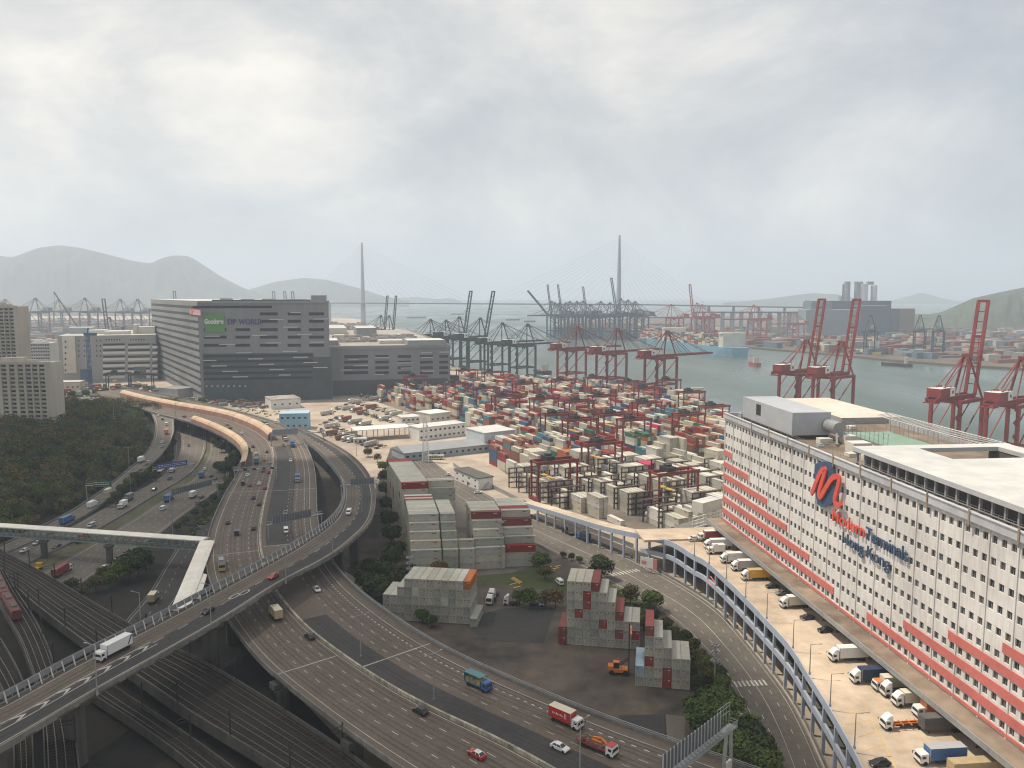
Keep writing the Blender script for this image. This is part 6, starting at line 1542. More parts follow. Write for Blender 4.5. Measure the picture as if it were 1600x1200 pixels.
# trucks at the dock
fa=math.atan2(-mt.n.y,-mt.n.x)
def dock(px,py,kind,args,lab,cat,L,da=0,z=13.05,hold=0):
    p=P(px,py,z); a=fa+da; fwd=Vector((math.cos(a),math.sin(a),0)); c=p-fwd*(L/2-1.2); put(kind,args,c,a,lab,cat,'vehicles on the truck deck')
for q in ((1097,843,truck,('white','maroon',7,'box',None,'white'),'red sided truck with white roof, farthest at the loading canopy','truck',9),
 (1106,857,truck,('white','white',8.5,'box',None,None,2.7,True),'long white lorry second farthest at the loading canopy','truck',10.5),
 (1110,865,truck,('white','white',4.5),'short white box truck in front of the second lorry','truck',6.5),
 (1132,879,truck,('white','white',7.5,'box',None,None,2.7,True),'white box lorry with tall cab fairing, left of the canopy middle','truck',9.5),
 (1149,891,truck,('white','silver',7.5,'box',None,'white',2.7,True),'white cabbed lorry with silver box next to the yellow one','truck',9.5),
 (1165,906,truck,('white','yellow',7.5,'box',None,'tan',2.7,True),'lorry with mustard yellow box at the loading canopy','truck',9.5),
 (1226,949,truck,('white','cream',7.5,'box',None,'white',2.7,True),'cream box lorry alone in the middle of the deck','truck',9.5),
 (1304,1032,truck,('white','white',8,'box',None,None,2.8,True),'large white box lorry beside the navy one','truck',10),
 (1338,1066,truck,('white','navy',7,'box',None,None,2.7,True),'white cabbed lorry with navy box','truck',9),
 (1373,1078,truck,('white','cream',6,'box','orange'),'white truck with orange cab roof','truck',8),
 (1387,1087,tractor,('white',),'small white tractor unit next to the orange roofed truck','tractor unit',5),
 (1404,1102,truck,('white','cream',8,'box',None,None,2.5,True),'pale lorry with grey white box behind the tractor unit','truck',10),
 (1387,1138,truck,('white','orange',8.5,'skeletal',None,None,2.6,True),'white lorry with bare orange skeletal chassis','truck',10.5),
 (1437,1119,truck,('white','orange',4,'box'),'small white truck with orange brown box','truck',6),
 (1442,1192,truck,('white','blue',8,'box',None,'silver'),'white cabbed lorry with blue curtain sides at the bottom of the deck','truck',10)):
    dock(*q)
p=P(1470,1142,13.05); 
if True:
    t=thing('parked_trailer','dark grey box trailer parked alone on the deck','trailer',(p.x,p.y,13.05),fa); m=MB(); m.box((0,0,1.1),(9.5,2.5,2.7)); m.build('box',mat('trailer_dark',(.10,.095,.09),.7,.2,.6),t,world=False); m=MB(); m.beam((3.4,.8,0),(3.4,.8,1.1),.15); m.beam((3.4,-.8,0),(3.4,-.8,1.1),.15); m.build('landing_leg',DARK,t,world=False); wheels(t,(-3.5,-2.4),1.0,.48,.3)
p=P(1528,1205,13.05); t=thing('container','tan container standing on the deck at the bottom edge','container',(p.x,p.y,13.05),fa); m=MB(); m.box((0,0,0),(12.19,2.44,2.6)); 
for k in range(22): m.box((-5.8+k*.55,0,.1),(.2,2.52,2.4))
m.build('box',mat('tan_box',(.38,.30,.17),.7,.2,.6),t,world=False)
for (px,py,c,l) in ((1083,843,'white','white car at the far end of the truck deck'),(1206,918,'dark','dark car under the canopy edge, left of two'),(1222,929,'grey','grey car under the canopy edge, right of two'),(1261,967,'dark','dark car beside the canopy, between the cream and large white lorries'),(1289,987,'black','black car half under the canopy'),(1374,1196,'black','black car at the bottom left of the deck bays')):
    put(car,(c,),P(px,py,13.05),fa+.1,l,'car','vehicles on the truck deck')
# vehicles in the foreground yard
for (px,py,k,a,l,an) in ((799,945,tractor,('white',),'white tractor unit parked left of the yard trees',R(170)),(840,946,tractor,('white',),'white tractor unit parked right of the yard trees',R(-20)),(767,942,tractor,('white',),'white tractor unit beside the flat topped stack, nearer',R(255)),(771,933,tractor,('white',),'white tractor unit beside the flat topped stack, farther',R(250)),(874,912,van,('white',),'white van on the grass behind the yard trees',R(110)),(747,771,car,('white',),'white car parked by the white cabin',R(20)),(664,714,bus,('white','white'),'white bus by the lattice mast, left of two',R(15)),(680,718,bus,('cream','white'),'white bus by the lattice mast, right of two',R(0)),(640,712,truck,('white','blue',5.0),'blue truck by the port road near the highway wall',R(-40)),(640,668,truck,('white','white',5.5),'white truck beside the two storey office',R(200))):
    put(k,a,P(px,py,.05),an,l,k.__name__ if k.__name__!='tractor' else 'tractor unit','parked yard vehicles')
for o_ in list(COL.objects):
    lb=o_.get('label','')
    if lb.startswith('red box truck with white cab'):
        m=MB(); x0=-(6.4+2)/2; y=-1.235
        for s_ in (-1,1):
            y=s_*1.225; m.box((x0+4.7,y,2.0),(.12,.03,1.1)); m.box((x0+5.1,y,2.2),(.12,.03,.8)); m.box((x0+4.9,y,2.9),(.5,.03,.12)); m.box((x0+4.85,y,1.95),(.7,.03,.1))
            for q in range(9): m.box((x0+4.2-q*.36,y,2.15+.06*(q%2)),(.2,.03,.22+.12*(q%3)))
        m.build('white_logo',WHITE,o_,world=False)
    if lb.startswith('long white box truck heading'):
        m=MB(); x0=-5
        for s_ in (-1,1): m.hexa([(x0+1.3,s_*1.22-.01,1.3),(x0+1.7,s_*1.22-.01,1.3),(x0+1.7,s_*1.22+.01,1.3),(x0+1.3,s_*1.22+.01,1.3),(x0+.2-.2,s_*1.22-.01,3.5),(x0+.5,s_*1.22-.01,3.5),(x0+.5,s_*1.22+.01,3.5),(x0+0,s_*1.22+.01,3.5)])
        m.build('blue_stripe',paint(VC['navy']),o_,world=False)
def handler():
    t=thing('container_handler','orange empty container handler beside the right stepped stack','container handler',P(966,1052,.04),R(-8)); OR=paint(VC['orange'],.5)
    m=MB(); m.box((0,0,.8),(5.4,2.6,1.0)); m.box((-2.2,0,1.6),(1.6,2.4,.9)); m.build('body',OR,t,world=False)
    m=MB(); m.box((-.6,0,1.8),(1.6,1.5,1.7)); m.build('cab',GLASS,t,world=False); m=MB(); m.box((-.6,0,3.5),(1.8,1.6,.12)); m.build('cab_roof',OR,t,world=False)
    m=MB()
    for y in (-.6,.6): m.beam((3.0,y,.5),(3.0,y,15.5),.3,.45)
    for z in (1,4,8,12,15.3): m.beam((3,-.7,z),(3,.7,z),.25)
    m.build('mast',mat('mast_dark',(.05,.035,.03),.6,.2,1),t,world=False)
    m=MB(); m.box((3.5,0,13),(.5,6,.5)); m.build('spreader',OR,t,world=False)
    m=MB(); 
    for y in (-.8,.8): m.beam((-.2,y,2.4),(2.9,y*.7,4.6),.22)
    m.build('tilt_cylinders',DARK,t,world=False); wheels(t,(-1.9,2.0),1.25,.75,.6)
handler()
# rows of parked trailers and tractors in the far lorry park
rr=random.Random(5); k=0
rows_=[((512,648),(545,632),5),((506,664),(530,652),4),((520,668),(560,690),9),((528,655),(580,668),11),((545,640),(612,660),13),((552,628),(636,655),15),((566,620),(600,628),6),((500,676),(545,688),7),((545,688),(595,700),8)]
for ri,(a,b,n) in enumerate(rows_):
    for i in range(n):
        u=i/max(1,n-1); p=P(a[0]+(b[0]-a[0])*u,a[1]+(b[1]-a[1])*u,.05); kind=rr.random()
        lab=f'parked lorry or trailer, {NUM[i]} from left in the {NUM[ri]} row of the far lorry park'
        an=R(55)+rr.uniform(-.1,.1)+(math.pi if rr.random()<.5 else 0)
        if kind<.45: put(trailer,(rr.choice(('grey','dark','brown')),),p,an,lab.replace('lorry or trailer','bare trailer'),'trailer','lorry park rows')
        elif kind<.7: put(semi,('white',rr.choice(('grey','cream','grey','brown'))),p,an,lab.replace('lorry or trailer','container lorry'),'container truck','lorry park rows')
        else: put(tractor,(rr.choice(('white','grey','grey','tan')),),p,an,lab.replace('lorry or trailer','tractor unit'),'tractor unit','lorry park rows')
# ================================================================ LAMPS, MASTS, GANTRIES
def lamp(h,arms=1,arm=2.2,r=.13):
    t=thing('street_lamp','x','street lamp'); m=MB(); m.cyl((0,0,0),(0,0,h),r*1.3,r*.7,8); m.cyl((0,0,0),(0,0,.6),r*2.2,r*2.2,8); m.build('pole',STEEL,t,world=False)
    for a in ((1,) if arms==1 else (1,-1)):
        m=MB(); m.beam((0,0,h-.05),(a*arm,0,h+.12),.09); m.build('arm',STEEL,t,world=False); m=MB(); m.box((a*(arm+.3),0,h+.05),(.8,.28,.16)); m.build('lamp_head',GREYP,t,world=False)
    return t
def place_lamps(lst,group):
    for (px,py,z,h,arms,r,lab) in lst:
        p=P(px,py,z); an=0
        if r is not None: d=r.near(p); tt=r.tan(d); an=math.atan2(-tt.x,tt.y)+math.pi
        put(lamp,(h,arms),p,an,lab,'street lamp',group)
place_lamps([(564,1027,ZM,12,2,MA,'double armed lamp post on the highway median by the pale cross joint'),(678,1094,ZM,12,2,MA,'double armed lamp post on the median right of the black car'),(906,1212,ZM,12,2,MA,'lamp post rising in front of the red box truck'),
 (152,1086,19,12,1,F,'lamp post on the near parapet of the flyover beside the white truck'),(330,979,19,12,1,F,'lamp post on the near parapet of the flyover beside the black car'),(220,975,19,9,1,F,'lamp post on the far parapet of the flyover above the railway'),(447,912,18.5,12,1,F,'lamp post on the flyover edge above the highway crossing'),(520,868,18,12,1,F,'lamp post on the flyover near its tall pier'),(566,800,17,11,1,F,'lamp post on the inner flyover bend'),
 (270,834,0,20,2,None,'very tall lighting mast beside the hedge of the lower highway'),(202,735,5,14,2,None,'tall double lamp post at the slip ramp before the wood'),(204,770,0,12,2,None,'lamp post in the tree strip between ramp and highway'),(274,655,11,10,2,None,'double lamp at the top of the slip ramp'),(275,649,11,11,1,None,'thin lamp post near the far portal'),
 (475,700,ZM,9,1,None,'lamp post at the gantry end of the inbound lanes'),(541,690,0,11,1,None,'lamp post beside the port access road, left'),(557,712,0,12,1,None,'lamp post beside the port access road, right'),(178,655,20,9,1,None,'lamp post poking out of the wooded hill')],'road lamps')
place_lamps([(x,y,13.9,h,1,None,l) for x,y,h,l in ((1085,868,6,'lamp post on the deck parapet, farthest'),(1108,881,7,'lamp post on the deck parapet, second farthest'),(1135,905,8,'lamp post on the deck parapet behind the mustard lorry'),(1165,934,8,'lamp post on the deck parapet, fourth from the far end'),(1198,967,8,'lamp post on the deck parapet, fifth from the far end'),(1239,1013,8,'lamp post on the deck parapet before the cream lorry'),(1265,1054,8,'lamp post on the deck parapet left of the large white lorry'),(1297,1104,8,'lamp post on the deck parapet left of the navy lorry'),(1335,1170,8,'lamp post on the deck parapet above the yellow bays'))],'lamps along the deck parapet')
def flood(h):
    t=thing('floodlight_mast','x','floodlight mast'); m=MB(); m.cyl((0,0,0),(0,0,h),.28,.15,10); m.build('pole',STEEL,t,world=False)
    for k,z in enumerate((h,h-2.2,h-4.4)):
        for a in range(6):
            m=MB(); x,y=math.cos(a*1.05)*1.0,math.sin(a*1.05)*1.0; m.box((x,y,z-.3),(.55,.55,.6)); m.beam((0,0,z),(x,y,z),.08); m.build('floodlight',STEEL,t,world=False)
    return t
for (px,py,h,l) in ((1116,1078,13,'floodlight mast beside the trees right of the stepped stack'),(640,915,11,'floodlight mast by the dark trees below the wide staircase stack'),(783,892,20,'tall white floodlight pole before the rightmost staircase stacks'),(1150,1172,9,'floodlight cluster among the big trees behind the sign gantry')):
    put(flood,(h,),P(px,py,.03),0,l,'floodlight mast','floodlight masts')
def lattice(base,h,w0,w1,lab,red=False):
    t=thing('lattice_mast',lab,'lattice mast',tuple(base)); m=MB(); n=22
    for k in range(n):
        a=w0+(w1-w0)*k/n; b=w0+(w1-w0)*(k+1)/n; z0,z1=h*k/n,h*(k+1)/n
        cs=((-1,-1),(1,-1),(1,1),(-1,1))
        for i in range(4):
            p=base+Vector((cs[i][0]*a,cs[i][1]*a,z0)); q=base+Vector((cs[i][0]*b,cs[i][1]*b,z1)); m.beam(p,q,.22); r=base+Vector((cs[(i+1)%4][0]*b,cs[(i+1)%4][1]*b,z1)); m.beam(p,r,.12); m.beam(q,r,.12)
    m.build('lattice',WHITE,t); m=MB(); m.beam(base+Vector((0,0,h)),base+Vector((0,0,h+6)),.15); m.build('antenna',STEEL,t)
    m=MB()
    for k in range(5): m.cyl(base+Vector((w1+.6,0,h*(.5+.1*k))),base+Vector((w1+1.0,0,h*(.5+.1*k))),.7,n=12)
    m.build('dish',WHITE,t)
lattice(P(665,722,0),30,2.2,.8,'white lattice radio mast beside the long grey shed')
def gantry(lab,xl,xr,zr,signs,h=6.5,col=None,walk=False,zb0=None,zb1=None):
    """xl, xr: base pixels (px,py,z) of both posts; signs: (f0,f1,h0,h1)"""
    a=P(*xl); b=P(*xr); t=thing('sign_gantry',lab,'sign gantry',tuple(a)); u=(b-a); u.z=0; L=u.length; u.normalize(); v=Vector((-u.y,u.x,0)); z=max(a.z,b.z)+h
    for p in (a,b): m=MB(); m.beam(p,Vector((p.x,p.y,z)),.45); m.build('post',STEEL,t)
    m=MB(); m.fbox((a.x,a.y),(u.x,u.y),(v.x,v.y),-.5,L+.5,-.5,.5,z,z+.35); m.fbox((a.x,a.y),(u.x,u.y),(v.x,v.y),-.5,L+.5,-.1,.1,z+1.3,z+1.5)
    n=int(L/2)
    for k in range(n): m.beam(a+u*(L*k/n)+Vector((0,0,z-a.z+.2)),a+u*(L*(k+1)/n)+Vector((0,0,z-a.z+(1.4))),.12)
    m.build('beam',STEEL,t)
    for (f0,f1,h0,h1,mm) in signs:
        m=MB(); m.fbox((a.x,a.y),(u.x,u.y),(v.x,v.y),L*f0,L*f1,-.75,-.62,z+h0,z+h1); s_=m.build('sign_panel',mm,t)
        if mm in (SB,SG_):
            m=MB(); rr=random.Random(int(L*7)); x=f0*L+.4
            while x<f1*L-1.2:
                w=rr.uniform(.5,1.4)
                for zz_ in (.3,.62): m.fbox((a.x,a.y),(u.x,u.y),(v.x,v.y),x,x+w,-.78,-.755,z+h0+(h1-h0)*zz_-.12,z+h0+(h1-h0)*zz_+.14)
                x+=w+.35
            m.build('sign_text',WHITE,t)
        else:
            m=MB()
            for k in range(int((f1-f0)*L/1.2)): m.fbox((a.x,a.y),(u.x,u.y),(v.x,v.y),L*f0+k*1.2,L*f0+k*1.2+.1,-.85,-.752,z+h0,z+h1)
            m.build('panel_ribs',GREYP,t)
SB=mat('sign_blue',(.03,.07,.26),.5,.1,.5); SG_=mat('sign_green2',(.02,.15,.10),.5,.1,.5); SGR=mat('sign_back_grey',(.13,.14,.15),.6,.15,.4)
gantry('gantry with wide blue road sign over the lower highway',(240,752,0),(304,742,0),0,[(.1,.82,.3,3.2,SB)],h=6.8)
gantry('gantry with grey sign back over the lower highway, right of the blue sign',(266,797,0),(341,776,0),0,[(.02,.85,.3,3.2,SGR)],h=7.5)
gantry('gantry with green road sign at the foot of the wooded hill',(136,780,1.5),(177,781,1.5),0,[(.3,1.0,.3,3.2,SG_)],h=7.2)
gantry('gantry with dark sign backs over the inbound brown highway',(420,844,ZM),(503,826,ZM),0,[(.06,.78,.4,3.4,SGR)],h=6.2)
gantry('gantry with grey sign over the flyover bend',(534,782,16),(589,778,16),0,[(.25,.92,.4,3.2,SGR)],h=6.8)
gantry('long gantry with pale grey sign beyond the noise barrier end',(424,697,ZM),(506,690,ZM),0,[(.02,.5,.5,4.2,mat('sign_pale',(.24,.26,.28),.6,.1,.4))],h=6.5)
gantry('thin signal gantry across the outbound brown highway',(367,754,ZM),(432,750,ZM),0,[(.2,.3,-.1,.9,DARK),(.42,.52,-.1,.9,DARK),(.66,.75,-.1,.9,DARK),(.86,.95,-.1,.9,DARK)],h=6.4)
def big_gantry():
    z=ZM+9; a=P(1052,1208,z); b=P(1146,1134,z); u=(b-a); u.normalize(); v=Vector((-u.y,u.x,0)); 
    a=a-u*6; L=(b-a).length; t=thing('sign_gantry','large steel sign gantry seen from behind at the bottom edge beside the big trees','sign gantry',(b.x,b.y,ZM))
    fb=lambda m,*q: m.fbox((a.x,a.y),(u.x,u.y),(v.x,v.y),*q)
    m=MB(); fb(m,0,L,-.9,.9,z,z+.25); fb(m,0,L,-.95,-.8,z,z+.5); fb(m,0,L,.8,.95,z-.4,z+.3); m.build('walkway',STEEL,t)
    m=MB(); fb(m,3,L*.86,.55,.7,z+.6,z+4.6); m.build('sign_panel',mat('sign_back_slate',(.085,.095,.115),.6,.12,.4),t)
    m=MB(); x=3
    while x<L*.86: fb(m,x,x+.14,.35,.545,z+.3,z+4.9); m.beam(a+u*x+v*.3+Vector((0,0,.3)),a+u*x-v*.8+Vector((0,0,.2)),.12); fb(m,x+.1,x+.7,-.4,.2,z+.26,z+.36); x+=1.25
    m.build('panel_ribs',mat('rib_pale',(.40,.41,.40),.6,.1,1),t)
    m=MB()
    for k in range(11):
        x=L*.84+k*L*.016; m.beam(a+u*x-v*.85+Vector((0,0,.3)),a+u*x-v*.85+Vector((0,0,1.5)),.07)
    for h_ in (.9,1.5): m.beam(a+u*(L*.84)-v*.85+Vector((0,0,h_)),a+u*L-v*.85+Vector((0,0,h_)),.08); m.beam(a+u*L-v*.85+Vector((0,0,h_)),a+u*L+v*.85+Vector((0,0,h_)),.08)
    for h_ in (3.4,4.6,5.4): m.beam(a+u*(L*.8)+v*.6+Vector((0,0,h_)),a+u*(L*.97)+v*.6+Vector((0,0,h_)),.1)
    for k in range(5): m.beam(a+u*(L*(.8+k*.0425))+v*.6+Vector((0,0,.3)),a+u*(L*(.8+k*.0425))+v*.6+Vector((0,0,5.4)),.09)
    m.build('railing',STEEL,t)
    c=a+u*(L*.93)
    for s_ in (-1,1): m=MB(); q=c+u*s_*1.9; m.beam((q.x+s_*.6*u.x,q.y+s_*.6*u.y,0),(c.x+u.x*s_*.9,c.y+u.y*s_*.9,z),.6); m.build('leg',STEEL,t)
    for s_ in (-.9,.5): m=MB(); q=c+u*s_-v*.2; m.box((q.x,q.y,ZM+.2),(1.1,.5,2.0),math.atan2(u.y,u.x)); m.build('control_cabinet',CREAM,t)
big_gantry()
# billboard by the port road, low walls
p0=P(1000,893,0); p1=P(1020,897,0); f=Fac(p0,p1); t=thing('billboard','white and pink roadside board standing before the deck columns','billboard',(p0.x,p0.y,0)); m=MB(); f.box(m,0,f.L,2.2,6.2,0,.3); m.build('board',WHITE,t); PK=mat('pink_panel',(.55,.22,.18),.6,.1,1); m=MB(); f.box(m,f.L+.0,f.L+1.6,1.8,6.0,0,.3); m.build('pink_panel',PK,t); m=MB(); f.box(m,.6,2.6,3.4,4.8,-.05,-.01); m.build('pink_mark',PK,t); m=MB(); f.box(m,.5,.8,0,2.2,.1,.2); f.box(m,f.L-.8,f.L-.5,0,2.2,.1,.2); m.build('post',STEEL,t)
m=MB(); R1.wall(m,-1.2,'R',h=1.0,th=.3,d0=R1.near(P(820,804,0))); t=m.build('roadside_wall',CONC); tag(t,'low concrete wall between the port road and the truck deck columns','wall')
m=MB(); R1.wall(m,-9.5,'R',h=2.2,th=.25,d0=R1.near(P(690,730,0)),d1=R1.near(P(960,862,0))); t=m.build('yard_fence',STEEL); tag(t,'pale fence line along the container yard edge above the ramp','fence')
# ================================================================ TREES
def leafmat(n,c1,c2): return mat(n,c1,.9,.0,.9,col2=c2,scale2=.08,spec=.15)
LM=dict(dark=leafmat('leaf_dark',(.020,.034,.014),(.060,.075,.028)),mid=leafmat('leaf_mid',(.034,.058,.016),(.11,.14,.038)),olive=leafmat('leaf_olive',(.04,.045,.016),(.11,.10,.035)),autumn=leafmat('leaf_autumn',(.07,.045,.02),(.20,.12,.045)),green=leafmat('leaf_green',(.03,.06,.012),(.09,.14,.03)))
BARK=mat('bark',(.06,.045,.035),.95,.3,1)
def leaves(mb,c,r,n,size,rg,flat=1.0):
    P0=rg.normal(size=(n,3)); P0/=np.linalg.norm(P0,axis=1)[:,None]; P0*=(rg.uniform(.45,1.02,n)**.6)[:,None]*r; P0[:,2]*=flat
    for q in P0:
        a=rg.normal(size=3); a/=np.linalg.norm(a); nrm=q/ (np.linalg.norm(q)+1e-6)*1.2+rg.normal(size=3)*.5+np.array((0,0,.5)); nrm/=np.linalg.norm(nrm)
        x=np.cross(nrm,a); x/=np.linalg.norm(x)+1e-9; y=np.cross(nrm,x); s_=size*rg.uniform(.6,1.3); o=np.array(c)+q
        i=len(mb.v); mb.v+=[tuple(o-x*s_-y*s_*.6),tuple(o+x*s_-y*s_*.7),tuple(o+x*s_*.8+y*s_*.7),tuple(o-x*s_*.9+y*s_*.6)]; mb.f.append((i,i+1,i+2,i+3)); mb.m.append(0)
def tree(kind,seed,h=9,r=4,sparse=1.0):
    rg=np.random.default_rng(seed); t=thing('tree','x','tree'); m=MB(); tp=h*.5
    m.cyl((0,0,0),(0,0,tp),.24,.15,7)
    mb=MB(); n=19
    for k in range(n):
        a=k*2.4; rr_=r*math.sqrt((k+.5)/n)*.8*(1 if k<13 else .72); z=(h-r*.7-rr_*rr_/r*.55 if k<13 else h*.42)+rg.uniform(-.6,.6); x,y=math.cos(a)*rr_,math.sin(a)*rr_
        m.cyl((0,0,tp*(.6+.4*(1-k/n))),(x*.9,y*.9,z-.2),.11,.04,5,cap=False)
        leaves(mb,(x,y,z),r*.43*rg.uniform(.8,1.2),int(95*sparse),.24*r/3.2,rg,.72)
    m.build('trunk',BARK,t,world=False); mb.build('crown',LM[kind],t,world=False); return t
def trees(lst,group,where):
    cnt={}
    for (px,py,z,kind,sc,sp) in lst:
        k=(kind); cnt[k]=cnt.get(k,0)+1
        w={'dark':'dark green','mid':'green','olive':'olive green','autumn':'brown leaved','green':'bright green'}[kind]
        lab=f'{w} tree, {NUM[cnt[k]-1]} of its colour from left {where}'
        p=P(px,py,z); put(tree,(kind,int(sp*10)%3+1,9,4,sp),p,random.uniform(0,6),lab,'tree',group); o=bpy.context.scene.collection.objects[-1] if False else None
        last=[q for q in COL.objects if q.get('label')==lab][-1]; last.scale=(sc,sc,sc*random.uniform(.9,1.1))
def tl(l): return sorted(l,key=lambda q:q[0])
trees(tl([(112,930,0,'olive',.8,.6),(128,938,0,'olive',.7,.5),(150,925,0,'olive',.9,.6),(172,920,0,'mid',.85,.6),(190,905,0,'olive',.9,.6),(203,908,0,'dark',1.55,1),(217,902,0,'dark',1.5,1),(190,912,0,'mid',1.2,1),(228,890,0,'olive',.9,.6),(160,905,0,'olive',.7,.5)]),'trees by the footbridge','beside the covered footbridge')
trees(tl([(183,785,.5,'dark',.8,1),(192,775,.5,'dark',.9,1),(203,765,.5,'mid',.9,1),(214,757,1,'dark',1.0,1),(225,748,1,'mid',.9,1),(235,742,1,'dark',1.0,1),(244,733,1,'dark',.8,1),(238,752,0,'dark',.8,1),(262,715,0,'dark',1,1),(268,700,0,'dark',1,1),(266,722,0,'mid',.8,1),(172,792,0,'dark',.6,1)]),'trees between ramp and lower highway','between slip ramp and lower highway')
trees(tl([(352,745,0,'dark',1.3,1),(362,736,0,'dark',1.2,1),(343,738,0,'dark',1.0,1),(368,722,0,'dark',1.1,1),(358,760,0,'mid',.8,1),(346,770,0,'mid',.7,1),(333,785,0,'dark',.6,1),(320,797,0,'mid',.6,1),(305,808,0,'dark',.55,1),(290,820,0,'mid',.55,1),(277,830,0,'dark',.55,1),(347,707,0,'dark',1,1),(336,697,0,'mid',.9,1)]),'trees under the short noise barrier','below the short noise barrier')
trees(tl([(572,925,0,'dark',1.1,1),(588,935,0,'dark',1.2,1),(604,942,0,'dark',1.1,1),(600,912,0,'dark',1.2,1),(618,925,0,'dark',1.1,1),(628,940,0,'dark',.9,1),(612,890,0,'dark',1.2,1),(622,872,0,'dark',1.0,1),(612,850,0,'dark',1.2,1),(608,826,0,'dark',1.2,1),(605,800,0,'dark',1.1,1),(603,776,0,'dark',1.1,1),(600,755,0,'dark',1.0,1),(598,737,0,'mid',.9,1),(580,905,0,'dark',1.1,1),(636,908,0,'dark',1.0,1),(655,915,0,'mid',.8,1),(686,905,0,'autumn',.9,.8),(700,912,0,'dark',.8,1),(660,972,0,'green',.62,1),(674,980,0,'green',.6,1),(647,962,0,'green',.6,1),(575,714,0,'olive',.9,.7),(590,722,0,'olive',.7,.6)]),'trees beside the highway and stacks','beside highway and staircase stacks')
trees(tl([(845,893,0,'mid',1.1,.8),(852,905,0,'olive',.8,.6),(828,950,0,'green',.9,.5),(812,945,0,'green',.8,.5),(868,950,0,'autumn',.9,.45),(853,948,0,'olive',.8,.5),(940,905,0,'dark',1.25,.9),(985,945,0,'olive',.9,.6),(1020,955,0,'mid',1.0,.8),(1014,948,0,'dark',.8,.8),(905,880,0,'mid',.4,.9),(880,872,0,'dark',.4,.9),(893,876,0,'dark',.4,.9),(925,905,0,'dark',.6,.9)]),'yard trees','around the foreground yard')
hl=[]
for (px,py) in ((1005,985),(1018,975),(1030,990),(1042,985),(1052,1000),(1040,1010),(1060,1015),(1072,1005),(1082,1020),(1070,1035),(1092,1035),(1102,1048),(1090,1055),(1112,1058),(1120,1070),(1106,1072),(1090,1078),(1128,1082),(1098,1095)): hl.append((px,py,0,random.choice(('dark','mid','dark','olive')),random.uniform(.5,.75),1))
for (px,py,sc) in ((1092,1135,1.1),(1108,1125,1.15),(1124,1118,1.1),(1100,1158,1.2),(1122,1150,1.25),(1140,1140,1.15),(1112,1182,1.2),(1138,1175,1.3),(1158,1165,1.2),(1170,1185,1.25),(1150,1205,1.3),(1185,1205,1.2),(1120,1212,1.2),(1165,1215,1.2),(1195,1225,1.1)): hl.append((px,py,0,random.choice(('mid','mid','dark')),sc,1))
trees(tl(hl),'trees along the port road bend','along the port road bend')
trees(tl([(8,665,10,'dark',1.2,1),(30,668,10,'dark',1.2,1),(60,668,10,'dark',1.2,1),(95,655,8,'autumn',1.0,1),(108,640,5,'mid',1.1,1),(122,630,5,'dark',1.2,1),(112,622,3,'dark',1.1,1),(96,620,2,'autumn',1,1),(135,622,3,'mid',1.1,1),(150,618,3,'autumn',1,1),(165,616,3,'dark',1,1)]),'trees before the old warehouse','near the apartments and old warehouse')
# shrubs on the rack of land behind sheds (low green strip)
for (a,b,n,l) in (((370,637),(470,652),14,'low scrub on the open ground in front of the tall grey warehouse'),((735,790),(800,830),12,'low scrub beside the port road bend'),((960,925),(1120,1075),30,'low undergrowth between the stepped stacks and port road'),((1090,1110),(1190,1215),26,'undergrowth beneath the big trees at the road bend'),((300,830),(350,780),16,'scrub strip beside the brown highway edge'),((40,905),(180,1010),20,'rough scrub beside the railway'),((560,880),(640,960),26,'undergrowth below the dark trees beside the highway')):
    rg=np.random.default_rng(n); mb=MB()
    for k in range(n*5):
        u=rg.uniform(); p=P(a[0]+(b[0]-a[0])*u+rg.normal()*6,a[1]+(b[1]-a[1])*u+rg.normal()*4,.3); leaves(mb,tuple(p),rg.uniform(.8,1.7),28,.3,rg,.6)
    tag(mb.build('undergrowth',LM['mid']),l,'undergrowth',None,'stuff')
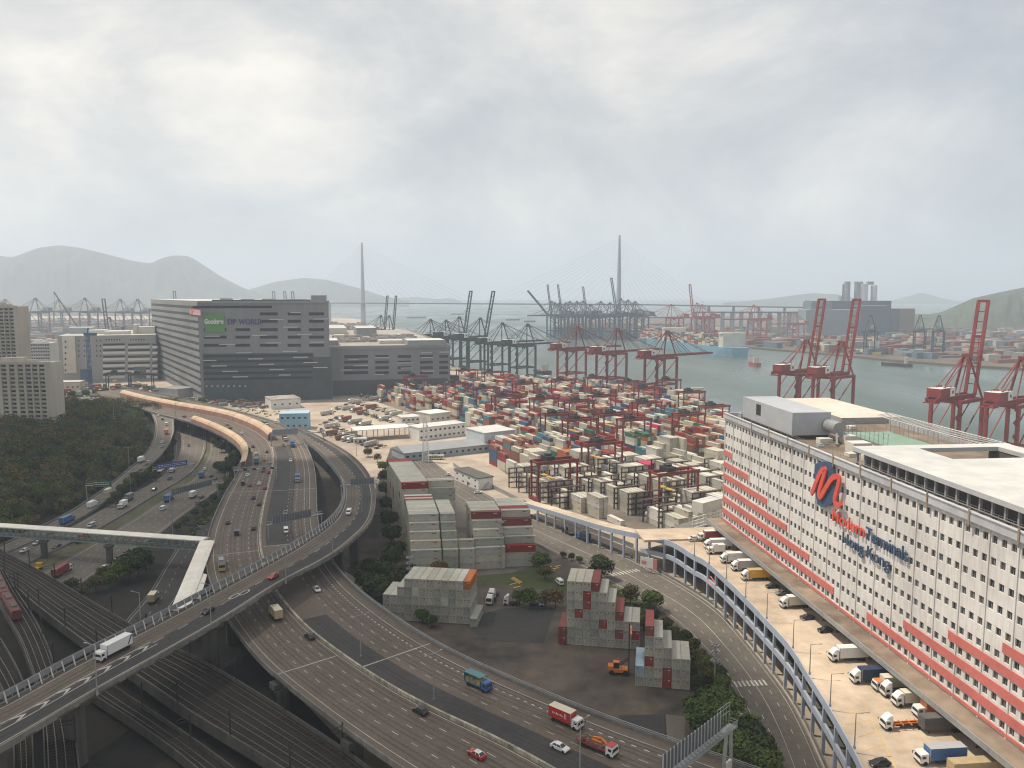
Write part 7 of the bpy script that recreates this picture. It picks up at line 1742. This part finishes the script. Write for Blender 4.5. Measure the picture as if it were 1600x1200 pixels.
# ---- wooded hill on the left
def woodland():
    sl_=SV.l[::-1] if SV.l[0][1]<SV.l[-1][1] else SV.l
    pts=SV.l; rg=np.random.default_rng(3)
    def xr(y): 
        o=np.argsort(pts[:,1]); return np.interp(y,pts[o,1],pts[o,0])
    def dist(x,y): return np.min(np.hypot(pts[:,0]-x,pts[:,1]-y))
    def hz(x,y):
        d=dist(x,y); 
        if x>xr(y): return 0
        return 24*(1-math.exp(-max(0,d-3)/55))*min(1,max(0,(800-y)/160))*min(1,max(0,(y-330)/60))
    xs=np.arange(-620,-150,12.0); ys=np.arange(320,830,12.0); mb=MB(); 
    H_=[[hz(x,y)*1.0 for x in xs] for y in ys]; n=len(xs)
    for j,y in enumerate(ys):
        for i,x in enumerate(xs): mb.v.append((x,y,H_[j][i]+.005 if H_[j][i]>0 else -.3))
    for j in range(len(ys)-1):
        for i in range(n-1): mb.f.append((j*n+i,j*n+i+1,(j+1)*n+i+1,(j+1)*n+i)); mb.m.append(0)
    tag(mb.build('hillside',mat('forest_floor',(.018,.022,.012),.95,.3,.2),smooth=True),kind='structure')
    n_l=lambda y:170 if y<560 else 95
    mb=MB(); k=0; tries=0
    while k<1150 and tries<20000:
        tries+=1; y=rg.uniform(335,800); x=rg.uniform(max(-.68*y-20,-560),xr(y)-4)
        if x>xr(y)-4: continue
        px_=800+FPX*x/(y*CP+100*SP)
        if px_<-30: continue
        if px_<95 and y>560: continue
        d=dist(x,y)
        z=hz(x,y); s_=rg.uniform(2.6,4.6)*(.75 if d<10 else 1); leaves(mb,(x,y,z+s_*1.05),s_,n_l(y),.42,rg,.8); mb.m[-n_l(y):]=[int(rg.choice(5,p=(.45,.17,.16,.20,.02)))]*n_l(y); k+=1
    WM=mat('wood_canopy',(.020,.030,.012),.95,.0,.22,col2=(.155,.13,.05),scale2=.035,spec=.1)
    tag(mb.build('woodland',[WM,LM['dark'],LM['olive'],LM['mid'],LM['autumn']]),'dense dark wood covering the hillside left of the curving ramp','woodland',None,'stuff')
woodland()
# ================================================================ CLOUD (unseen, shaped to cast the foreground into shade) AND HAZE
def cloud():
    h=1500; k=h/sunv.z; off=Vector((sunv.x*k,sunv.y*k,0))
    edge=[P(-60,690,0),P(120,640,5),P(300,690,8),P(440,735,8),P(600,745,0),P(720,790,0),P(860,850,0),P(960,895,0),P(1080,935,0),P(1180,985,5),P(1250,1070,11),P(1300,1150,11)]
    pts=[(p.x,p.y) for p in edge]+[(75,120),(75,-200),(-900,-300),(-1300,300),(-1100,800),(-700,720)]
    cx,cy=-420,260; rg=np.random.default_rng(6)
    pp=resample([Vector((a,b,0)) for a,b in pts]+[Vector((*pts[0],0))],130)[:-1]
    bot=[];mid=[];top=[]
    mb=MB(); n=len(pp)
    j=rg.normal(size=n)*9; j=(np.roll(j,1)+2*j+np.roll(j,-1))/3
    rings=[]
    for (f_,z) in ((.55,-30),(.9,-18),(1.0,0),(.96,35),(.85,80),(.6,130),(.3,165)):
        rings.append([(cx+(p[0]-cx)*f_*(1+j[i]/400)+off.x, cy+(p[1]-cy)*f_*(1+j[i]/400)+off.y, h+z+rg.uniform(-8,8)*(f_<1)) for i,p in enumerate(pp)])
    mb.tube4(rings)
    cm=bpy.data.materials.new('cloud'); cm.use_nodes=True; nt=cm.node_tree; nt.nodes.clear(); o_=nt.nodes.new('ShaderNodeOutputMaterial'); mx=nt.nodes.new('ShaderNodeMixShader'); df=nt.nodes.new('ShaderNodeBsdfDiffuse'); df.inputs[0].default_value=(.85,.85,.85,1); tp=nt.nodes.new('ShaderNodeBsdfTransparent'); mx.inputs[0].default_value=.42; nt.links.new(df.outputs[0],mx.inputs[1]); nt.links.new(tp.outputs[0],mx.inputs[2]); nt.links.new(mx.outputs[0],o_.inputs[0])
    o=mb.build('cloud',cm,smooth=True); tag(o,kind='structure')
cloud()
def haze():
    m=MB(); m.box((0,7600,-7),(30000,17000,7+760)); hm=bpy.data.materials.new('haze'); hm.use_nodes=True; nt=hm.node_tree; nt.nodes.clear()
    o=nt.nodes.new('ShaderNodeOutputMaterial'); v=nt.nodes.new('ShaderNodeVolumePrincipled'); v.inputs['Color'].default_value=(.76,.87,1.0,1); v.inputs['Density'].default_value=HAZE; v.inputs['Anisotropy'].default_value=.15
    nt.links.new(v.outputs[0],o.inputs['Volume']); ob=m.build('haze',hm); tag(ob,kind='stuff')
HAZE=.00016
haze()
